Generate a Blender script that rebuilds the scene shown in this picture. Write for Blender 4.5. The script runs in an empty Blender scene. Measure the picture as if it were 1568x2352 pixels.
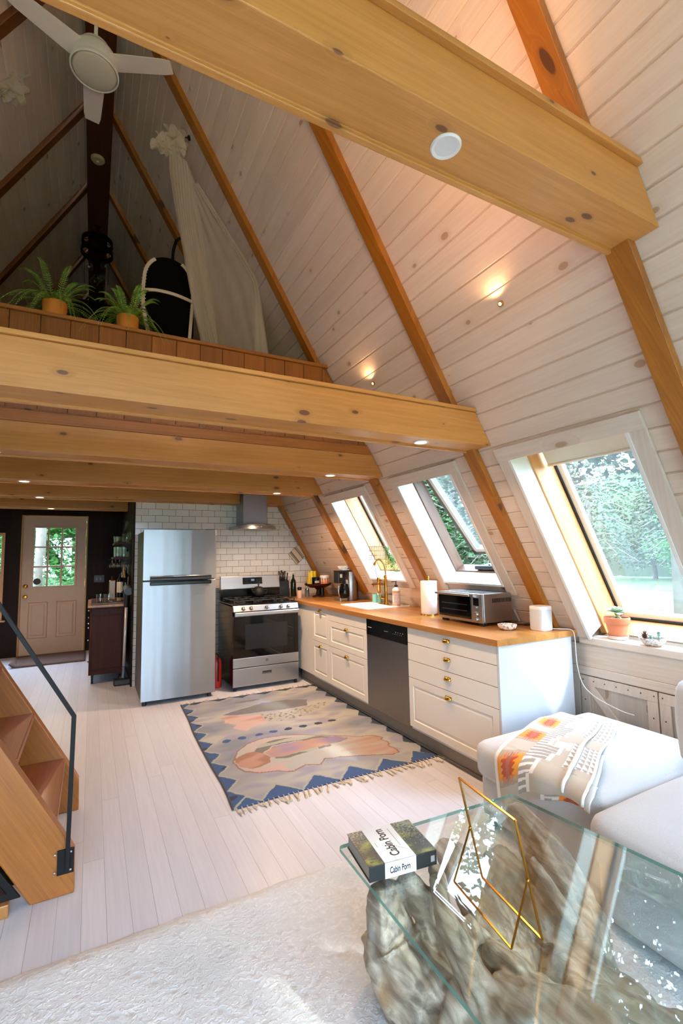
# A-frame cabin interior: kitchen, loft and sitting corner
SKY = 28.0
SUN = 3.5
SUNDIR = (-.50, .80, -.97)
EXPO = 0.06
UPL_FILL = 18
CANS = 0.42
STRIP_FILL = 11
import bpy, math, random
from mathutils import Vector, Matrix, noise
C = bpy.context.scene.collection
R = random.Random(7)
PI = math.pi
SQ3 = math.sqrt(3)

# ---------------------------------------------------------------- node helpers
def srgb(h):
    if isinstance(h, str):
        h = tuple(int(h[i:i+2], 16)/255 for i in (0, 2, 4))
    return tuple(((c/12.92) if c <= .04045 else ((c+.055)/1.055)**2.4) for c in h)

class NT:
    def __init__(s, name):
        s.m = bpy.data.materials.new(name); s.m.use_nodes = True
        s.t = s.m.node_tree; s.t.nodes.clear()
        s.out = s.t.nodes.new('ShaderNodeOutputMaterial')
    def n(s, typ, ins=None, **kw):
        nd = s.t.nodes.new(typ)
        for k, v in kw.items(): setattr(nd, k, v)
        for k, v in (ins or {}).items():
            if isinstance(v, bpy.types.NodeSocket): s.t.links.new(v, nd.inputs[k])
            elif v is not None:
                sk = nd.inputs[k]
                if sk.type == 'RGBA' and hasattr(v, '__len__') and len(v) == 3: v = (*v, 1)
                sk.default_value = v
        return nd
    def math(s, op, a, b=0.0, c=0.0, clamp=False):
        return s.n('ShaderNodeMath', {0: a, 1: b, 2: c}, operation=op, use_clamp=clamp).outputs[0]
    def dot(s, v, w): return s.n('ShaderNodeVectorMath', {0: v, 1: w}, operation='DOT_PRODUCT').outputs['Value']
    def comb(s, x, y, z=0.0): return s.n('ShaderNodeCombineXYZ', {0: x, 1: y, 2: z}).outputs[0]
    def mix(s, f, a, b): 
        nd = s.n('ShaderNodeMix', data_type='RGBA')
        for k, v in ((0, f), (6, a), (7, b)):
            if isinstance(v, bpy.types.NodeSocket): s.t.links.new(v, nd.inputs[k])
            else: nd.inputs[k].default_value = v if k == 0 else (*v[:3], 1)
        return nd.outputs[2]
    def ramp(s, f, lo, hi, a=0.0, b=1.0):
        return s.n('ShaderNodeMapRange', {0: f, 1: lo, 2: hi, 3: a, 4: b}, interpolation_type='SMOOTHSTEP').outputs[0]
    def noise(s, vec, scale=5.0, detail=2.0, rough=.5, dist=0.0, dim='3D'):
        return s.n('ShaderNodeTexNoise', {'Vector': vec, 'Scale': scale, 'Detail': detail, 'Roughness': rough, 'Distortion': dist}, noise_dimensions=dim).outputs[0]
    def bump(s, h, strength=.3, dist=.01):
        return s.n('ShaderNodeBump', {'Height': h, 'Strength': strength, 'Distance': dist}).outputs[0]
    def obj(s): return s.n('ShaderNodeTexCoord').outputs['Object']
    def bsdf(s, col, rough=.5, metal=0.0, normal=None, **kw):
        ins = {'Base Color': col, 'Roughness': rough, 'Metallic': metal, 'Normal': normal}
        ins.update({k.replace('_', ' '): v for k, v in kw.items()})
        b = s.n('ShaderNodeBsdfPrincipled', ins)
        s.t.links.new(b.outputs[0], s.out.inputs[0])
        return b

def plain(name, col, rough=.5, metal=0.0, noisy=0.0, nscale=30.0, bumpy=0.0, **kw):
    t = NT(name); c = srgb(col); nrm = None; cc = c
    if noisy or bumpy:
        f = t.noise(t.obj(), nscale, 3)
        if noisy: cc = t.mix(f, tuple(x*(1-noisy) for x in c), tuple(min(1, x*(1+noisy)) for x in c))
        if bumpy: nrm = t.bump(f, bumpy, .01)
    t.bsdf(cc, rough, metal, nrm, **kw)
    return t.m

def wood(name, c1, c2, knot, U, V, gs=22.0, rough=.5, knots=.1, ksc=(1.6, 4.5), stripes=0.0, stripe_axis=None, tint=.12, bstr=.12, kvar=.06, boards=None, coat=0.0, wash=0.0):
    """sawn timber: U = vector along the grain, V = vector across it (object space)"""
    t = NT(name); P = t.obj()
    oi = t.n('ShaderNodeObjectInfo').outputs['Random']
    u0 = t.dot(P, U); v0 = t.dot(P, V)
    u = t.math('ADD', u0, t.math('MULTIPLY', oi, 17.0)); v = t.math('ADD', v0, t.math('MULTIPLY', oi, 5.0))
    rowr = None
    if boards:
        axis, w = boards
        row = t.math('FLOOR', t.math('DIVIDE', t.dot(P, axis), w))
        rowr = t.n('ShaderNodeTexWhiteNoise', {'W': row}, noise_dimensions='1D').outputs['Value']
        u = t.math('ADD', u, t.math('MULTIPLY', rowr, 31.0))
    # knots
    kv = t.comb(t.math('MULTIPLY', u, ksc[0]), t.math('MULTIPLY', v, ksc[1]))
    warp = t.noise(t.comb(u, v), 9, 1)
    vor = t.n('ShaderNodeTexVoronoi', {'Vector': kv, 'Scale': 1.0, 'Randomness': .95}, voronoi_dimensions='2D')
    d = t.math('ADD', vor.outputs['Distance'], t.math('MULTIPLY', t.math('SUBTRACT', warp, .5), .05))
    sel = t.n('ShaderNodeSeparateColor', {0: vor.outputs['Color']}).outputs[0]
    kr = t.math('SUBTRACT', t.math('MULTIPLY', t.ramp(sel, .35, 1.0), knots+.03), .03)
    kn = t.math('SUBTRACT', 1.0, t.ramp(t.math('SUBTRACT', d, kr), -.012, .012))
    halo = t.math('MULTIPLY', t.math('SUBTRACT', 1.0, t.ramp(t.math('SUBTRACT', d, kr), 0.0, .12)), t.ramp(kr, 0.0, .03))
    # grain
    gv = t.comb(t.math('MULTIPLY', u, .9), t.math('ADD', t.math('MULTIPLY', v, gs*.85), t.math('MULTIPLY', halo, 1.6)))
    g1 = t.noise(gv, 1.5, 6, .6, .9)
    g2 = t.noise(t.comb(t.math('MULTIPLY', u, 2.0), t.math('MULTIPLY', v, gs*5)), 3.0, 2)
    rings = t.n('ShaderNodeTexWave', {'Vector': gv, 'Scale': .9, 'Distortion': 5.0, 'Detail': 2.0, 'Detail Scale': .8}, wave_type='BANDS', bands_direction='Y').outputs['Fac']
    f = t.math('ADD', t.math('MULTIPLY', g1, .8), t.math('MULTIPLY', rings, .07))
    f = t.math('ADD', f, t.math('MULTIPLY', t.math('SUBTRACT', g2, .5), .45))
    f = t.ramp(f, .12, .82)
    a, b, k = srgb(c1), srgb(c2), srgb(knot)
    col = t.mix(f, b, a)
    col = t.mix(t.math('MULTIPLY', halo, .35), col, tuple((x+y)/2 for x, y in zip(b, k)))
    col = t.mix(t.math('MULTIPLY', kn, .85), col, k)
    bri = t.noise(t.comb(t.math('MULTIPLY', u, .8), t.math('MULTIPLY', v, 2.0)), 1.3, 2)
    val = t.math('ADD', 1-tint*.5, t.math('MULTIPLY', t.math('SUBTRACT', bri, .5), tint*1.6))
    if rowr is not None: val = t.math('ADD', val, t.math('MULTIPLY', t.math('SUBTRACT', rowr, .5), tint*1.3))
    val = t.math('ADD', val, t.math('MULTIPLY', t.math('SUBTRACT', oi, .5), tint*.5))
    col = t.n('ShaderNodeHueSaturation', {'Color': col, 'Value': val}).outputs[0]
    nrm = t.bump(t.math('SUBTRACT', t.math('ADD', g2, t.math('MULTIPLY', g1, .6)), t.math('MULTIPLY', kn, .3)), bstr, .004)
    t.bsdf(col, rough, 0.0, nrm, **({'Coat Weight': coat, 'Coat Roughness': .15} if coat else {}), **({'Specular IOR Level': .12} if sum(a) < .12 else {}))
    return t.m

def metal(name, col, rough=.3, axis=(0, 0, 1), streak=.25, aniso=0.0, arot=0.0, wavy=0.0):
    """brushed metal, streaks run along axis"""
    t = NT(name); P = t.obj()
    s = [60.0, 60.0, 60.0]
    for i in range(3):
        if axis[i]: s[i] = .6
    f = t.noise(t.n('ShaderNodeMapping', {'Vector': P, 'Scale': tuple(s)}).outputs[0], 3, 3)
    c = srgb(col)
    cc = t.mix(f, tuple(x*(1-streak*.35) for x in c), tuple(min(1, x*(1+streak*.35)) for x in c))
    r = t.math('ADD', rough-.05, t.math('MULTIPLY', f, .1))
    nb = t.bump(f, .05*streak, .001)
    if wavy:
        wv = t.noise(t.n('ShaderNodeMapping', {'Vector': P, 'Scale': (9.0, 0.0, .06)}).outputs[0], 1.6, 0)
        nb = t.n('ShaderNodeBump', {'Height': wv, 'Strength': wavy, 'Distance': .03, 'Normal': nb}).outputs[0]
    b = t.bsdf(cc, r, 1.0, nb)
    if aniso:
        tg = t.n('ShaderNodeTangent', direction_type='RADIAL', axis='Z').outputs[0]
        b.inputs['Anisotropic'].default_value = aniso; b.inputs['Anisotropic Rotation'].default_value = arot; t.t.links.new(tg, b.inputs['Tangent'])
    return t.m

def schlick(t, ior, refl=1.0):
    f0 = ((ior-1)/(ior+1))**2; fc = t.n('ShaderNodeLayerWeight', {0: .5}).outputs['Facing']
    return t.math('MULTIPLY', t.math('ADD', f0, t.math('MULTIPLY', t.math('POWER', fc, 5.0), 1-f0)), refl, clamp=True)

def pane(name, tint=(1, 1, 1), refl=1.0, ior=1.45, haze=0.0):
    t = NT(name)
    fr = schlick(t, ior, refl)
    tr = t.n('ShaderNodeBsdfTransparent', {0: tint}).outputs[0]
    if haze:
        hz = t.n('ShaderNodeBsdfTranslucent', {0: (.9, .95, 1)}).outputs[0]
        nz = t.noise(t.obj(), 1.7, 3)
        tr = t.n('ShaderNodeMixShader', {0: t.math('MULTIPLY', nz, haze), 1: tr, 2: hz}).outputs[0]
    gl = t.n('ShaderNodeBsdfGlossy', {'Roughness': 0.0, 'Color': (1, 1, 1, 1)}).outputs[0]
    mx = t.n('ShaderNodeMixShader', {0: fr, 1: tr, 2: gl}).outputs[0]
    t.t.links.new(mx, t.out.inputs[0])
    return t.m

def glow(name, col, strength):
    t = NT(name)
    e = t.n('ShaderNodeEmission', {0: srgb(col), 1: strength}).outputs[0]
    t.t.links.new(e, t.out.inputs[0]); return t.m

def vcol(name, rough=.9, fuzz=0.0, bumpy=.3, bscale=400.0, jitter=.1):
    t = NT(name)
    a = t.n('ShaderNodeAttribute', attribute_name='Col').outputs['Color']
    f = t.noise(t.obj(), bscale, 2)
    col = t.n('ShaderNodeHueSaturation', {'Color': a, 'Value': t.math('ADD', 1-jitter, t.math('MULTIPLY', f, 2*jitter))}).outputs[0]
    t.bsdf(col, rough, 0.0, t.bump(f, bumpy, .004), **({'Sheen Weight': fuzz} if fuzz else {}))
    return t.m

# ---------------------------------------------------------------- mesh builder
class MB:
    def __init__(s): s.v = []; s.f = []; s.mi = []; s.col = None; s.T = None
    def add(s, vs, fs, mi=0):
        o = len(s.v)
        for p in vs:
            p = Vector(p)
            s.v.append(s.T @ p if s.T is not None else p)
        for f in fs: s.f.append([o+i for i in f]); s.mi.append(mi)
        return s
    def box(s, x0, x1, y0, y1, z0, z1, mi=0):
        return s.add([(x0,y0,z0),(x1,y0,z0),(x1,y1,z0),(x0,y1,z0),(x0,y0,z1),(x1,y0,z1),(x1,y1,z1),(x0,y1,z1)],
                     [(0,3,2,1),(4,5,6,7),(0,1,5,4),(1,2,6,5),(2,3,7,6),(3,0,4,7)], mi)
    def hexa(s, p, mi=0):   # 8 points, bottom ring then top ring
        return s.add(p, [(0,3,2,1),(4,5,6,7),(0,1,5,4),(1,2,6,5),(2,3,7,6),(3,0,4,7)], mi)
    def slab(s, a, b, up, w, h, mi=0):   # bar from a to b, width w across, height h along up
        a, b, up = Vector(a), Vector(b), Vector(up).normalized()
        d = (b-a).normalized(); sd = d.cross(up).normalized(); up = sd.cross(d)
        P = []
        for q in (a, b):
            P += [q-sd*w/2-up*h/2, q+sd*w/2-up*h/2, q+sd*w/2+up*h/2, q-sd*w/2+up*h/2]
        return s.add(P, [(0,1,2,3),(4,7,6,5),(0,4,5,1),(1,5,6,2),(2,6,7,3),(3,7,4,0)], mi)
    def poly(s, pts, mi=0): return s.add(pts, [tuple(range(len(pts)))], mi)
    def prism(s, pts, ext, mi=0):
        n = len(pts); e = Vector(ext); a = [Vector(p) for p in pts]
        return s.add(a+[p+e for p in a], [tuple(reversed(range(n))), tuple(range(n, 2*n))]+[(i, (i+1) % n, n+(i+1) % n, n+i) for i in range(n)], mi)
    def loft(s, rings, mi=0, caps=True, closed=True):
        n = len(rings[0]); vs = [p for r in rings for p in r]; fs = []
        for k in range(len(rings)-1):
            for i in range(n if closed else n-1):
                j = (i+1) % n
                fs.append((k*n+i, k*n+j, (k+1)*n+j, (k+1)*n+i))
        if caps and closed: fs += [tuple(reversed(range(n))), tuple(range((len(rings)-1)*n, len(rings)*n))]
        return s.add(vs, fs, mi)
    def tube(s, path, r, seg=10, mi=0, caps=True, flat=1.0, up=None, ripple=None):
        path = [Vector(p) for p in path]; n = len(path)
        rr = [r]*n if not hasattr(r, '__len__') else r
        t0 = (path[1]-path[0]).normalized()
        nrm = Vector(up) if up is not None else (Vector((0,0,1)) if abs(t0.z) < .9 else Vector((1,0,0)))
        rings = []
        for i, p in enumerate(path):
            t = (path[min(i+1, n-1)]-path[max(i-1, 0)]).normalized()
            nrm = (nrm-t*nrm.dot(t)).normalized(); b = t.cross(nrm)
            ring = []
            for k in range(seg):
                a = 2*PI*k/seg; q = rr[i]*(ripple(a, i/(n-1)) if ripple else 1)
                ring.append(p+nrm*math.cos(a)*q*flat+b*math.sin(a)*q)
            rings.append(ring)
        return s.loft(rings, mi, caps)
    def lathe(s, prof, c=(0,0,0), seg=24, mi=0, caps=True, sx=1.0, sy=1.0, ax=None):
        c = Vector(c); rings = []
        for r, z in prof:
            ring = []
            for k in range(seg):
                a = 2*PI*k/seg; p = Vector((r*math.cos(a)*sx, r*math.sin(a)*sy, z))
                if ax is not None: p = ax @ p
                ring.append(c+p)
            rings.append(ring)
        return s.loft(rings, mi, caps)
    def sphere(s, c, r, seg=12, rings=8, mi=0):
        rr = r if hasattr(r, '__len__') else (r, r, r)
        prof = [(max(1e-4, math.sin(PI*i/rings)), -math.cos(PI*i/rings)) for i in range(rings+1)]
        c = Vector(c); R_ = []
        for a, z in prof:
            R_.append([c+Vector((a*math.cos(2*PI*k/seg)*rr[0], a*math.sin(2*PI*k/seg)*rr[1], z*rr[2])) for k in range(seg)])
        return s.loft(R_, mi)
    def grid(s, fn, nu, nv, mi=0, colfn=None):
        vs = []; fs = []
        for j in range(nv+1):
            for i in range(nu+1):
                vs.append(fn(i/nu, j/nv))
                if colfn:
                    if s.col is None: s.col = []
                    s.col.append(colfn(i/nu, j/nv))
        w = nu+1
        for j in range(nv):
            for i in range(nu): fs.append((j*w+i, j*w+i+1, (j+1)*w+i+1, (j+1)*w+i))
        return s.add(vs, fs, mi)
    def puff(s, c, size, r=.05, n=10, puff=0.0, mi=0):
        """soft cushion: rounded box with bulging faces"""
        hx, hy, hz = [a/2 for a in size]; c = Vector(c)
        def m(p):
            q = Vector((p[0]*hx, p[1]*hy, p[2]*hz)); inn = Vector((max(-(hx-r), min(hx-r, q.x)), max(-(hy-r), min(hy-r, q.y)), max(-(hz-r), min(hz-r, q.z))))
            d = q-inn
            if d.length > 1e-9: q = inn+d.normalized()*r
            bx = max(0, 1-p[0]**2); by = max(0, 1-p[1]**2); bz = max(0, 1-p[2]**2)
            q += Vector((p[0]*by*bz, p[1]*bx*bz, p[2]*bx*by))*puff
            return c+q
        for ax in range(3):
            for sg in (-1, 1):
                def fn(u, v, ax=ax, sg=sg):
                    # denser near the edges
                    a = math.sin((u*2-1)*PI/2); b = math.sin((v*2-1)*PI/2)
                    p = [0, 0, 0]; p[ax] = sg; p[(ax+1) % 3] = a; p[(ax+2) % 3] = b*sg
                    return m(p)
                s.grid(fn, n, n, mi)
        return s

def mk(name, mb, mats, parent=None, smooth=False, bevel=0, weld=False, solid=0, sub=0, loc=None, label=None, cat=None, group=None, kind=None):
    me = bpy.data.meshes.new(name)
    off = Vector((0, 0, 0))
    if parent is not None: off = parent['_w'] if '_w' in parent else Vector((0,0,0))
    if loc is not None: off = Vector(loc)
    off = Vector(off)
    me.from_pydata([tuple(v-off) for v in mb.v], [], mb.f)
    if not isinstance(mats, (list, tuple)): mats = [mats]
    for m in mats: me.materials.append(m)
    if len(mats) > 1: me.polygons.foreach_set('material_index', mb.mi)
    if mb.col:
        ca = me.color_attributes.new('Col', 'FLOAT_COLOR', 'POINT')
        flat = []
        for c in mb.col: flat += [c[0], c[1], c[2], 1.0]
        flat += [0, 0, 0, 1]*(len(me.vertices)-len(mb.col))
        ca.data.foreach_set('color', flat)
    me.update()
    if weld:
        import bmesh
        b = bmesh.new(); b.from_mesh(me); bmesh.ops.remove_doubles(b, verts=b.verts, dist=1e-5); b.to_mesh(me); b.free()
    if smooth:
        me.polygons.foreach_set('use_smooth', [True]*len(me.polygons))
        if smooth is not True: me.set_sharp_from_angle(angle=math.radians(smooth))
    o = bpy.data.objects.new(name, me); C.objects.link(o)
    if parent is not None:
        o.parent = parent
        o['_w'] = off
    else:
        o.location = off; o['_w'] = off
    if solid:
        md = o.modifiers.new('s', 'SOLIDIFY'); md.thickness = solid; md.offset = 0
    if bevel:
        md = o.modifiers.new('b', 'BEVEL'); md.width = bevel; md.segments = 2; md.limit_method = 'ANGLE'; md.angle_limit = math.radians(40)
    if sub:
        md = o.modifiers.new('u', 'SUBSURF'); md.levels = sub; md.render_levels = sub
    if label: o['label'] = label
    if cat: o['category'] = cat
    if group: o['group'] = group
    if kind: o['kind'] = kind
    return o

def thing(name, label, cat, loc=(0,0,0), group=None, kind=None, rot=None):
    o = bpy.data.objects.new(name, None); C.objects.link(o); o.empty_display_size = .1
    o.location = loc; o['_w'] = Vector((0,0,0)) if rot is not None else Vector(loc)
    if rot is not None: o.rotation_euler = rot
    if label: o['label'] = label
    if cat: o['category'] = cat
    if group: o['group'] = group
    if kind: o['kind'] = kind
    return o

def dup(root, loc=None, rot=None, scale=None, label=None, group=None):
    r = root.copy(); C.objects.link(r)
    if loc is not None: r.location = loc
    if rot is not None: r.rotation_euler = rot
    if scale is not None: r.scale = scale
    if label: r['label'] = label
    if group: r['group'] = group
    for ch in list(root.children):
        c = ch.copy(); C.objects.link(c); c.parent = r
        for g in list(ch.children):
            d = g.copy(); C.objects.link(d); d.parent = c
    return r

def inpoly(x, y, P):
    c = False; j = len(P)-1
    for i in range(len(P)):
        if (P[i][1] > y) != (P[j][1] > y) and x < (P[j][0]-P[i][0])*(y-P[i][1])/(P[j][1]-P[i][1])+P[i][0]: c = not c
        j = i
    return c
def lerp(a, b, t): return a+(b-a)*t
def lc(a, b, t): return tuple(x+(y-x)*t for x, y in zip(a, b))
def crv(pts, n=8):
    """Catmull-Rom through points of any dimension"""
    P = [pts[0]]+list(pts)+[pts[-1]]; out = []
    for i in range(1, len(P)-2):
        for k in range(n):
            t = k/n; a, b, c, d = P[i-1], P[i], P[i+1], P[i+2]
            out.append(tuple(.5*((2*q)+(-p+r)*t+(2*p-5*q+4*r-s_)*t*t+(-p+3*q-3*r+s_)*t**3) for p, q, r, s_ in zip(a, b, c, d)))
    out.append(tuple(pts[-1])); return out
def nz(x, y, z=0.0): return noise.noise(Vector((x, y, z)))
# ---------------------------------------------------------------- materials
X, Y, Z = (1,0,0), (0,1,0), (0,0,1)
SL = (-.5, 0, .866)
M = {}
M['slope'] = wood('whitewashed_pine_boards', 'e8d6c6', 'dcc6b2', 'ad8a68', Y, (0,0,1.1547), gs=20, rough=.55, knots=.075, ksc=(3.0, 4.6), tint=.09, boards=((0,0,1.1547), .1155), bstr=.1)
M['casing'] = wood('whitewashed_casing', 'e3d6c8', 'd2c1af', 'a98a6c', (.3,.2,1), (0,1,.2), gs=18, rough=.5, knots=.06, ksc=(1.2, 5), tint=.08, bstr=.06)
M['casing_h'] = wood('whitewashed_casing_level', 'e6dacc', 'd3c2b0', 'a98a6c', Y, (.6,0,1), gs=18, rough=.5, knots=.06, ksc=(1.2, 5), tint=.08, bstr=.06)
M['beam'] = wood('pine_beam', 'cd8c46', 'b0742f', '5a3216', X, (0,-1,1), gs=15, rough=.42, knots=.085, ksc=(3.0, 6.5), tint=.12, bstr=.08, coat=.1)
M['ridge'] = wood('shade_darkened_ridge_board', '5a3214', '40200c', '1c0e04', Y, X, gs=26, rough=.6, knots=.05, tint=.15)  # brown lowered to put the deep loft's shade into the colour
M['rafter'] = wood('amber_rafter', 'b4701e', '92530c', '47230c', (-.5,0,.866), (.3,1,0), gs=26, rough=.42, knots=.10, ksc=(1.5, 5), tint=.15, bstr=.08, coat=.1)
M['rafter_shaded'] = wood('shade_darkened_rafter_left', '7c481a', '60340f', '47230c', (.5,0,.866), (.3,1,0), gs=26, rough=.42, knots=.10, ksc=(1.5, 5), tint=.15, bstr=.08)  # darker copy of the rafter pine, standing in for shade
M['cedar'] = wood('cedar_panelling', 'a4621f', '80470e', '4a200c', Z, X, gs=24, rough=.5, knots=.05, ksc=(1.5, 4), tint=.22, boards=(X, .165), bstr=.1)
M['cedar_h'] = wood('cedar_trim', 'ab6820', '884c10', '4a200c', X, (0,1,1), gs=24, rough=.45, knots=.05, tint=.1)
M['ceil'] = wood('loft_planks', '9a6030', '7a4620', '3c1c0c', Y, X, gs=24, rough=.6, knots=.08, tint=.2, boards=(X, .14))
M['dark'] = wood('dark_brown_panelling', '2e1709', '1c0e05', '120804', Z, (1,1,0), gs=20, rough=.5, knots=.05, tint=.3, boards=((1,1,0), .14))
M['cartwood'] = wood('mahogany_cart', '4a2110', '2e1208', '1a0a06', Z, (1,1,0), gs=22, rough=.4, knots=0.0, tint=.15)
M['butcher'] = wood('butcher_block', 'bd8344', 'a66d30', '8a5424', Y, (1,0,1), gs=30, rough=.32, knots=0.0, tint=.28, boards=(X, .042), bstr=.04, coat=.15)
M['stair'] = wood('fir_stringer', 'a86622', '864d10', '5a2a0e', (-.5,0,.866), (.866,1,.5), gs=18, rough=.4, knots=.11, ksc=(1.2, 3.4), tint=.12, bstr=.06, coat=.15)
M['tread'] = wood('fir_tread', 'a4551f', '7e3a12', '4a1e0a', Y, (1,0,0), gs=30, rough=.3, knots=.04, tint=.15, bstr=.06, coat=.25)
M['honey'] = wood('honey_pine_frame', 'dca268', 'c68848', '8a5424', (-.5,0,.866), (.866,1,.5), gs=16, rough=.4, knots=.04, tint=.08)
M['brownframe'] = wood('brown_window_frame', '6e4e3a', '523826', '3a2416', (-.5,0,.866), (.866,1,.5), gs=20, rough=.5, knots=0.0, tint=.1)
M['washdoor'] = wood('whitewashed_cupboard', 'ded4c8', 'c8b9a6', 'a08468', Z, Y, gs=18, rough=.5, knots=.10, ksc=(2, 4), tint=.2, boards=(Y, .085))

def floor_mat():
    t = NT('white_floorboards'); P = t.obj(); w = .0905
    x = t.dot(P, X); y = t.dot(P, Y)
    q = t.math('DIVIDE', x, w); row = t.math('FLOOR', q)
    r = t.n('ShaderNodeTexWhiteNoise', {'W': row}, noise_dimensions='1D').outputs['Value']
    yy = t.math('ADD', t.math('DIVIDE', y, 3.6), t.math('MULTIPLY', r, 7.3)); seg = t.math('FLOOR', yy)
    r2 = t.n('ShaderNodeTexWhiteNoise', {'Vector': t.comb(row, seg)}, noise_dimensions='2D').outputs['Value']
    fx = t.math('ABSOLUTE', t.math('SUBTRACT', t.math('FRACT', q), .5)); fy = t.math('ABSOLUTE', t.math('SUBTRACT', t.math('FRACT', yy), .5))
    gap = t.math('MAXIMUM', t.ramp(fx, .484, .496), t.math('MULTIPLY', t.ramp(fy, .4992, .4997), .6))
    gr = t.noise(t.comb(t.math('MULTIPLY', x, 38.0), t.math('ADD', t.math('MULTIPLY', y, 1.6), t.math('MULTIPLY', r2, 20.0))), 2, 4)
    col = t.mix(gr, srgb('c4c4cd'), srgb('d9d9e2'))
    col = t.n('ShaderNodeHueSaturation', {'Color': col, 'Value': t.math('ADD', .93, t.math('MULTIPLY', r2, .1))}).outputs[0]
    col = t.mix(t.math('MULTIPLY', gap, t.math('ADD', .25, t.math('MULTIPLY', r2, .6))), col, srgb('7a706c'))
    big = t.noise(P, 1.2, 2)
    t.bsdf(col, t.math('ADD', .26, t.math('MULTIPLY', big, .2)), 0.0, t.bump(t.math('SUBTRACT', t.math('MULTIPLY', gr, .2), gap), .25, .003))
    return t.m
M['floor'] = floor_mat()

def tile_mat():
    t = NT('white_subway_tile'); P = t.obj()
    v = t.comb(t.math('ADD', t.dot(P, X), .043), t.math('ADD', t.dot(P, Z), .018))
    b = t.n('ShaderNodeTexBrick', {'Vector': v, 'Color1': (*srgb('ece6dc'), 1), 'Color2': (*srgb('e2dacf'), 1), 'Mortar': (*srgb('4a3a2e'), 1), 'Scale': 1.0,
            'Mortar Size': .0018, 'Mortar Smooth': .1, 'Bias': 0.0, 'Brick Width': .1545, 'Row Height': .0785}, offset=.5)
    rr = t.math('ADD', .12, t.math('MULTIPLY', b.outputs['Fac'], .6))
    t.bsdf(b.outputs['Color'], rr, 0.0, t.bump(t.math('SUBTRACT', 1.0, b.outputs['Fac']), .6, .002))
    return t.m
M['tile'] = tile_mat()

M['steel'] = metal('brushed_stainless', '95979a', .33, X, .06, .85, 0.25, .06)
M['steel_h'] = metal('brushed_stainless_level', 'b8b8b8', .3, X, .25)
M['steel_dark'] = metal('dark_stainless', '8c8682', .34, Z, .3)
M['brass'] = plain('polished_brass', 'd9a441', .18, 1.0)
M['brass2'] = plain('antique_brass', 'b9822e', .22, 1.0)
M['gold'] = plain('faucet_gold', 'c99a48', .2, 1.0)
M['blackm'] = plain('black_metal', '0b0b0b', .5, Specular_IOR_Level=.25)
M['black'] = plain('black_enamel', '060606', .2, Specular_IOR_Level=.3)
M['blackp'] = plain('black_plastic', '151515', .4)
M['gasket'] = plain('black_gasket', '1d1f20', .6)
M['iron'] = plain('cast_iron', '101010', .6, 0.0, .3, 60, .2)
M['ovenglass'] = plain('black_oven_glass', '070606', .06)
M['white'] = plain('white_lacquer', 'e6e0d6', .35)
M['whitem'] = plain('white_melamine', 'cdd0d5', .4)
M['whitep'] = plain('white_plastic', 'eeeeec', .35)
M['jamb'] = plain('white_jamb', 'eeeeea', .4)
M['plinth'] = plain('grey_plinth', '8d8378', .5)
M['sink'] = plain('white_enamel_sink', 'f6f7f8', .12)
M['doorpaint'] = plain('cream_door_paint', 'bf9b7a', .45)
M['rubber'] = plain('rubber_wheel', '0c0c0c', .7)
M['chrome'] = plain('chrome', 'd8d8d8', .12, 1.0)
M['greyp'] = plain('grey_plastic', '5a6068', .4)
M['sofa'] = plain('pale_grey_upholstery', 'd0d1d3', .95, 0.0, .07, 260, .35)
M['terracotta'] = plain('terracotta', 'c4714c', .8, 0.0, .12, 25, .1)
M['saucer'] = plain('pale_saucer', 'd8c4ba', .7, 0.0, .15, 18)
M['orangepot'] = plain('orange_plastic_pot', 'd9842f', .55)
M['soil'] = plain('potting_soil', '3a281c', .95, 0.0, .4, 90, .5)
M['paper'] = plain('kitchen_paper', 'f4f1ec', .9, 0.0, .02, 120, .15)
M['ring_trim'] = plain('white_light_trim', 'f2f2f2', .4)
M['lens_off'] = plain('frosted_lens', 'e8eaec', .5)
M['lit'] = glow('lit_lens', 'ffdcae', 14.0)
M['ledlit'] = glow('lit_spot', 'ffd9a4', 25.0)
M['display'] = glow('clock_digits', 'd8e8ff', 2.5)
M['winglass'] = pane('window_glass', (.94, .97, .96), 1.0, 1.45, .03)
M['clearglass'] = pane('clear_glass', (.96, .98, .97), 1.2, 1.5)
M['fanlens'] = plain('opal_lens', 'd8d0c0', .5)
def tabletop():
    t = NT('table_glass')
    fr = schlick(t, 1.52, 1.5)
    tr = t.n('ShaderNodeBsdfTransparent', {0: (.968, .985, .978, 1)}).outputs[0]
    gl = t.n('ShaderNodeBsdfGlossy', {'Roughness': .0, 'Color': (.95, 1, .98, 1)}).outputs[0]
    t.t.links.new(t.n('ShaderNodeMixShader', {0: fr, 1: tr, 2: gl}).outputs[0], t.out.inputs[0]); return t.m
M['tabletop'] = tabletop()
def glassedge():
    t = NT('green_glass_edge')
    a = t.n('ShaderNodeBsdfTransparent', {0: (.35, .62, .55, 1)}).outputs[0]
    b = t.n('ShaderNodeBsdfPrincipled', {'Base Color': (*srgb('6fa79c'), 1), 'Roughness': .1}).outputs[0]
    t.t.links.new(t.n('ShaderNodeMixShader', {0: .6, 1: a, 2: b}).outputs[0], t.out.inputs[0]); return t.m
M['edge'] = glassedge()
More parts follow.
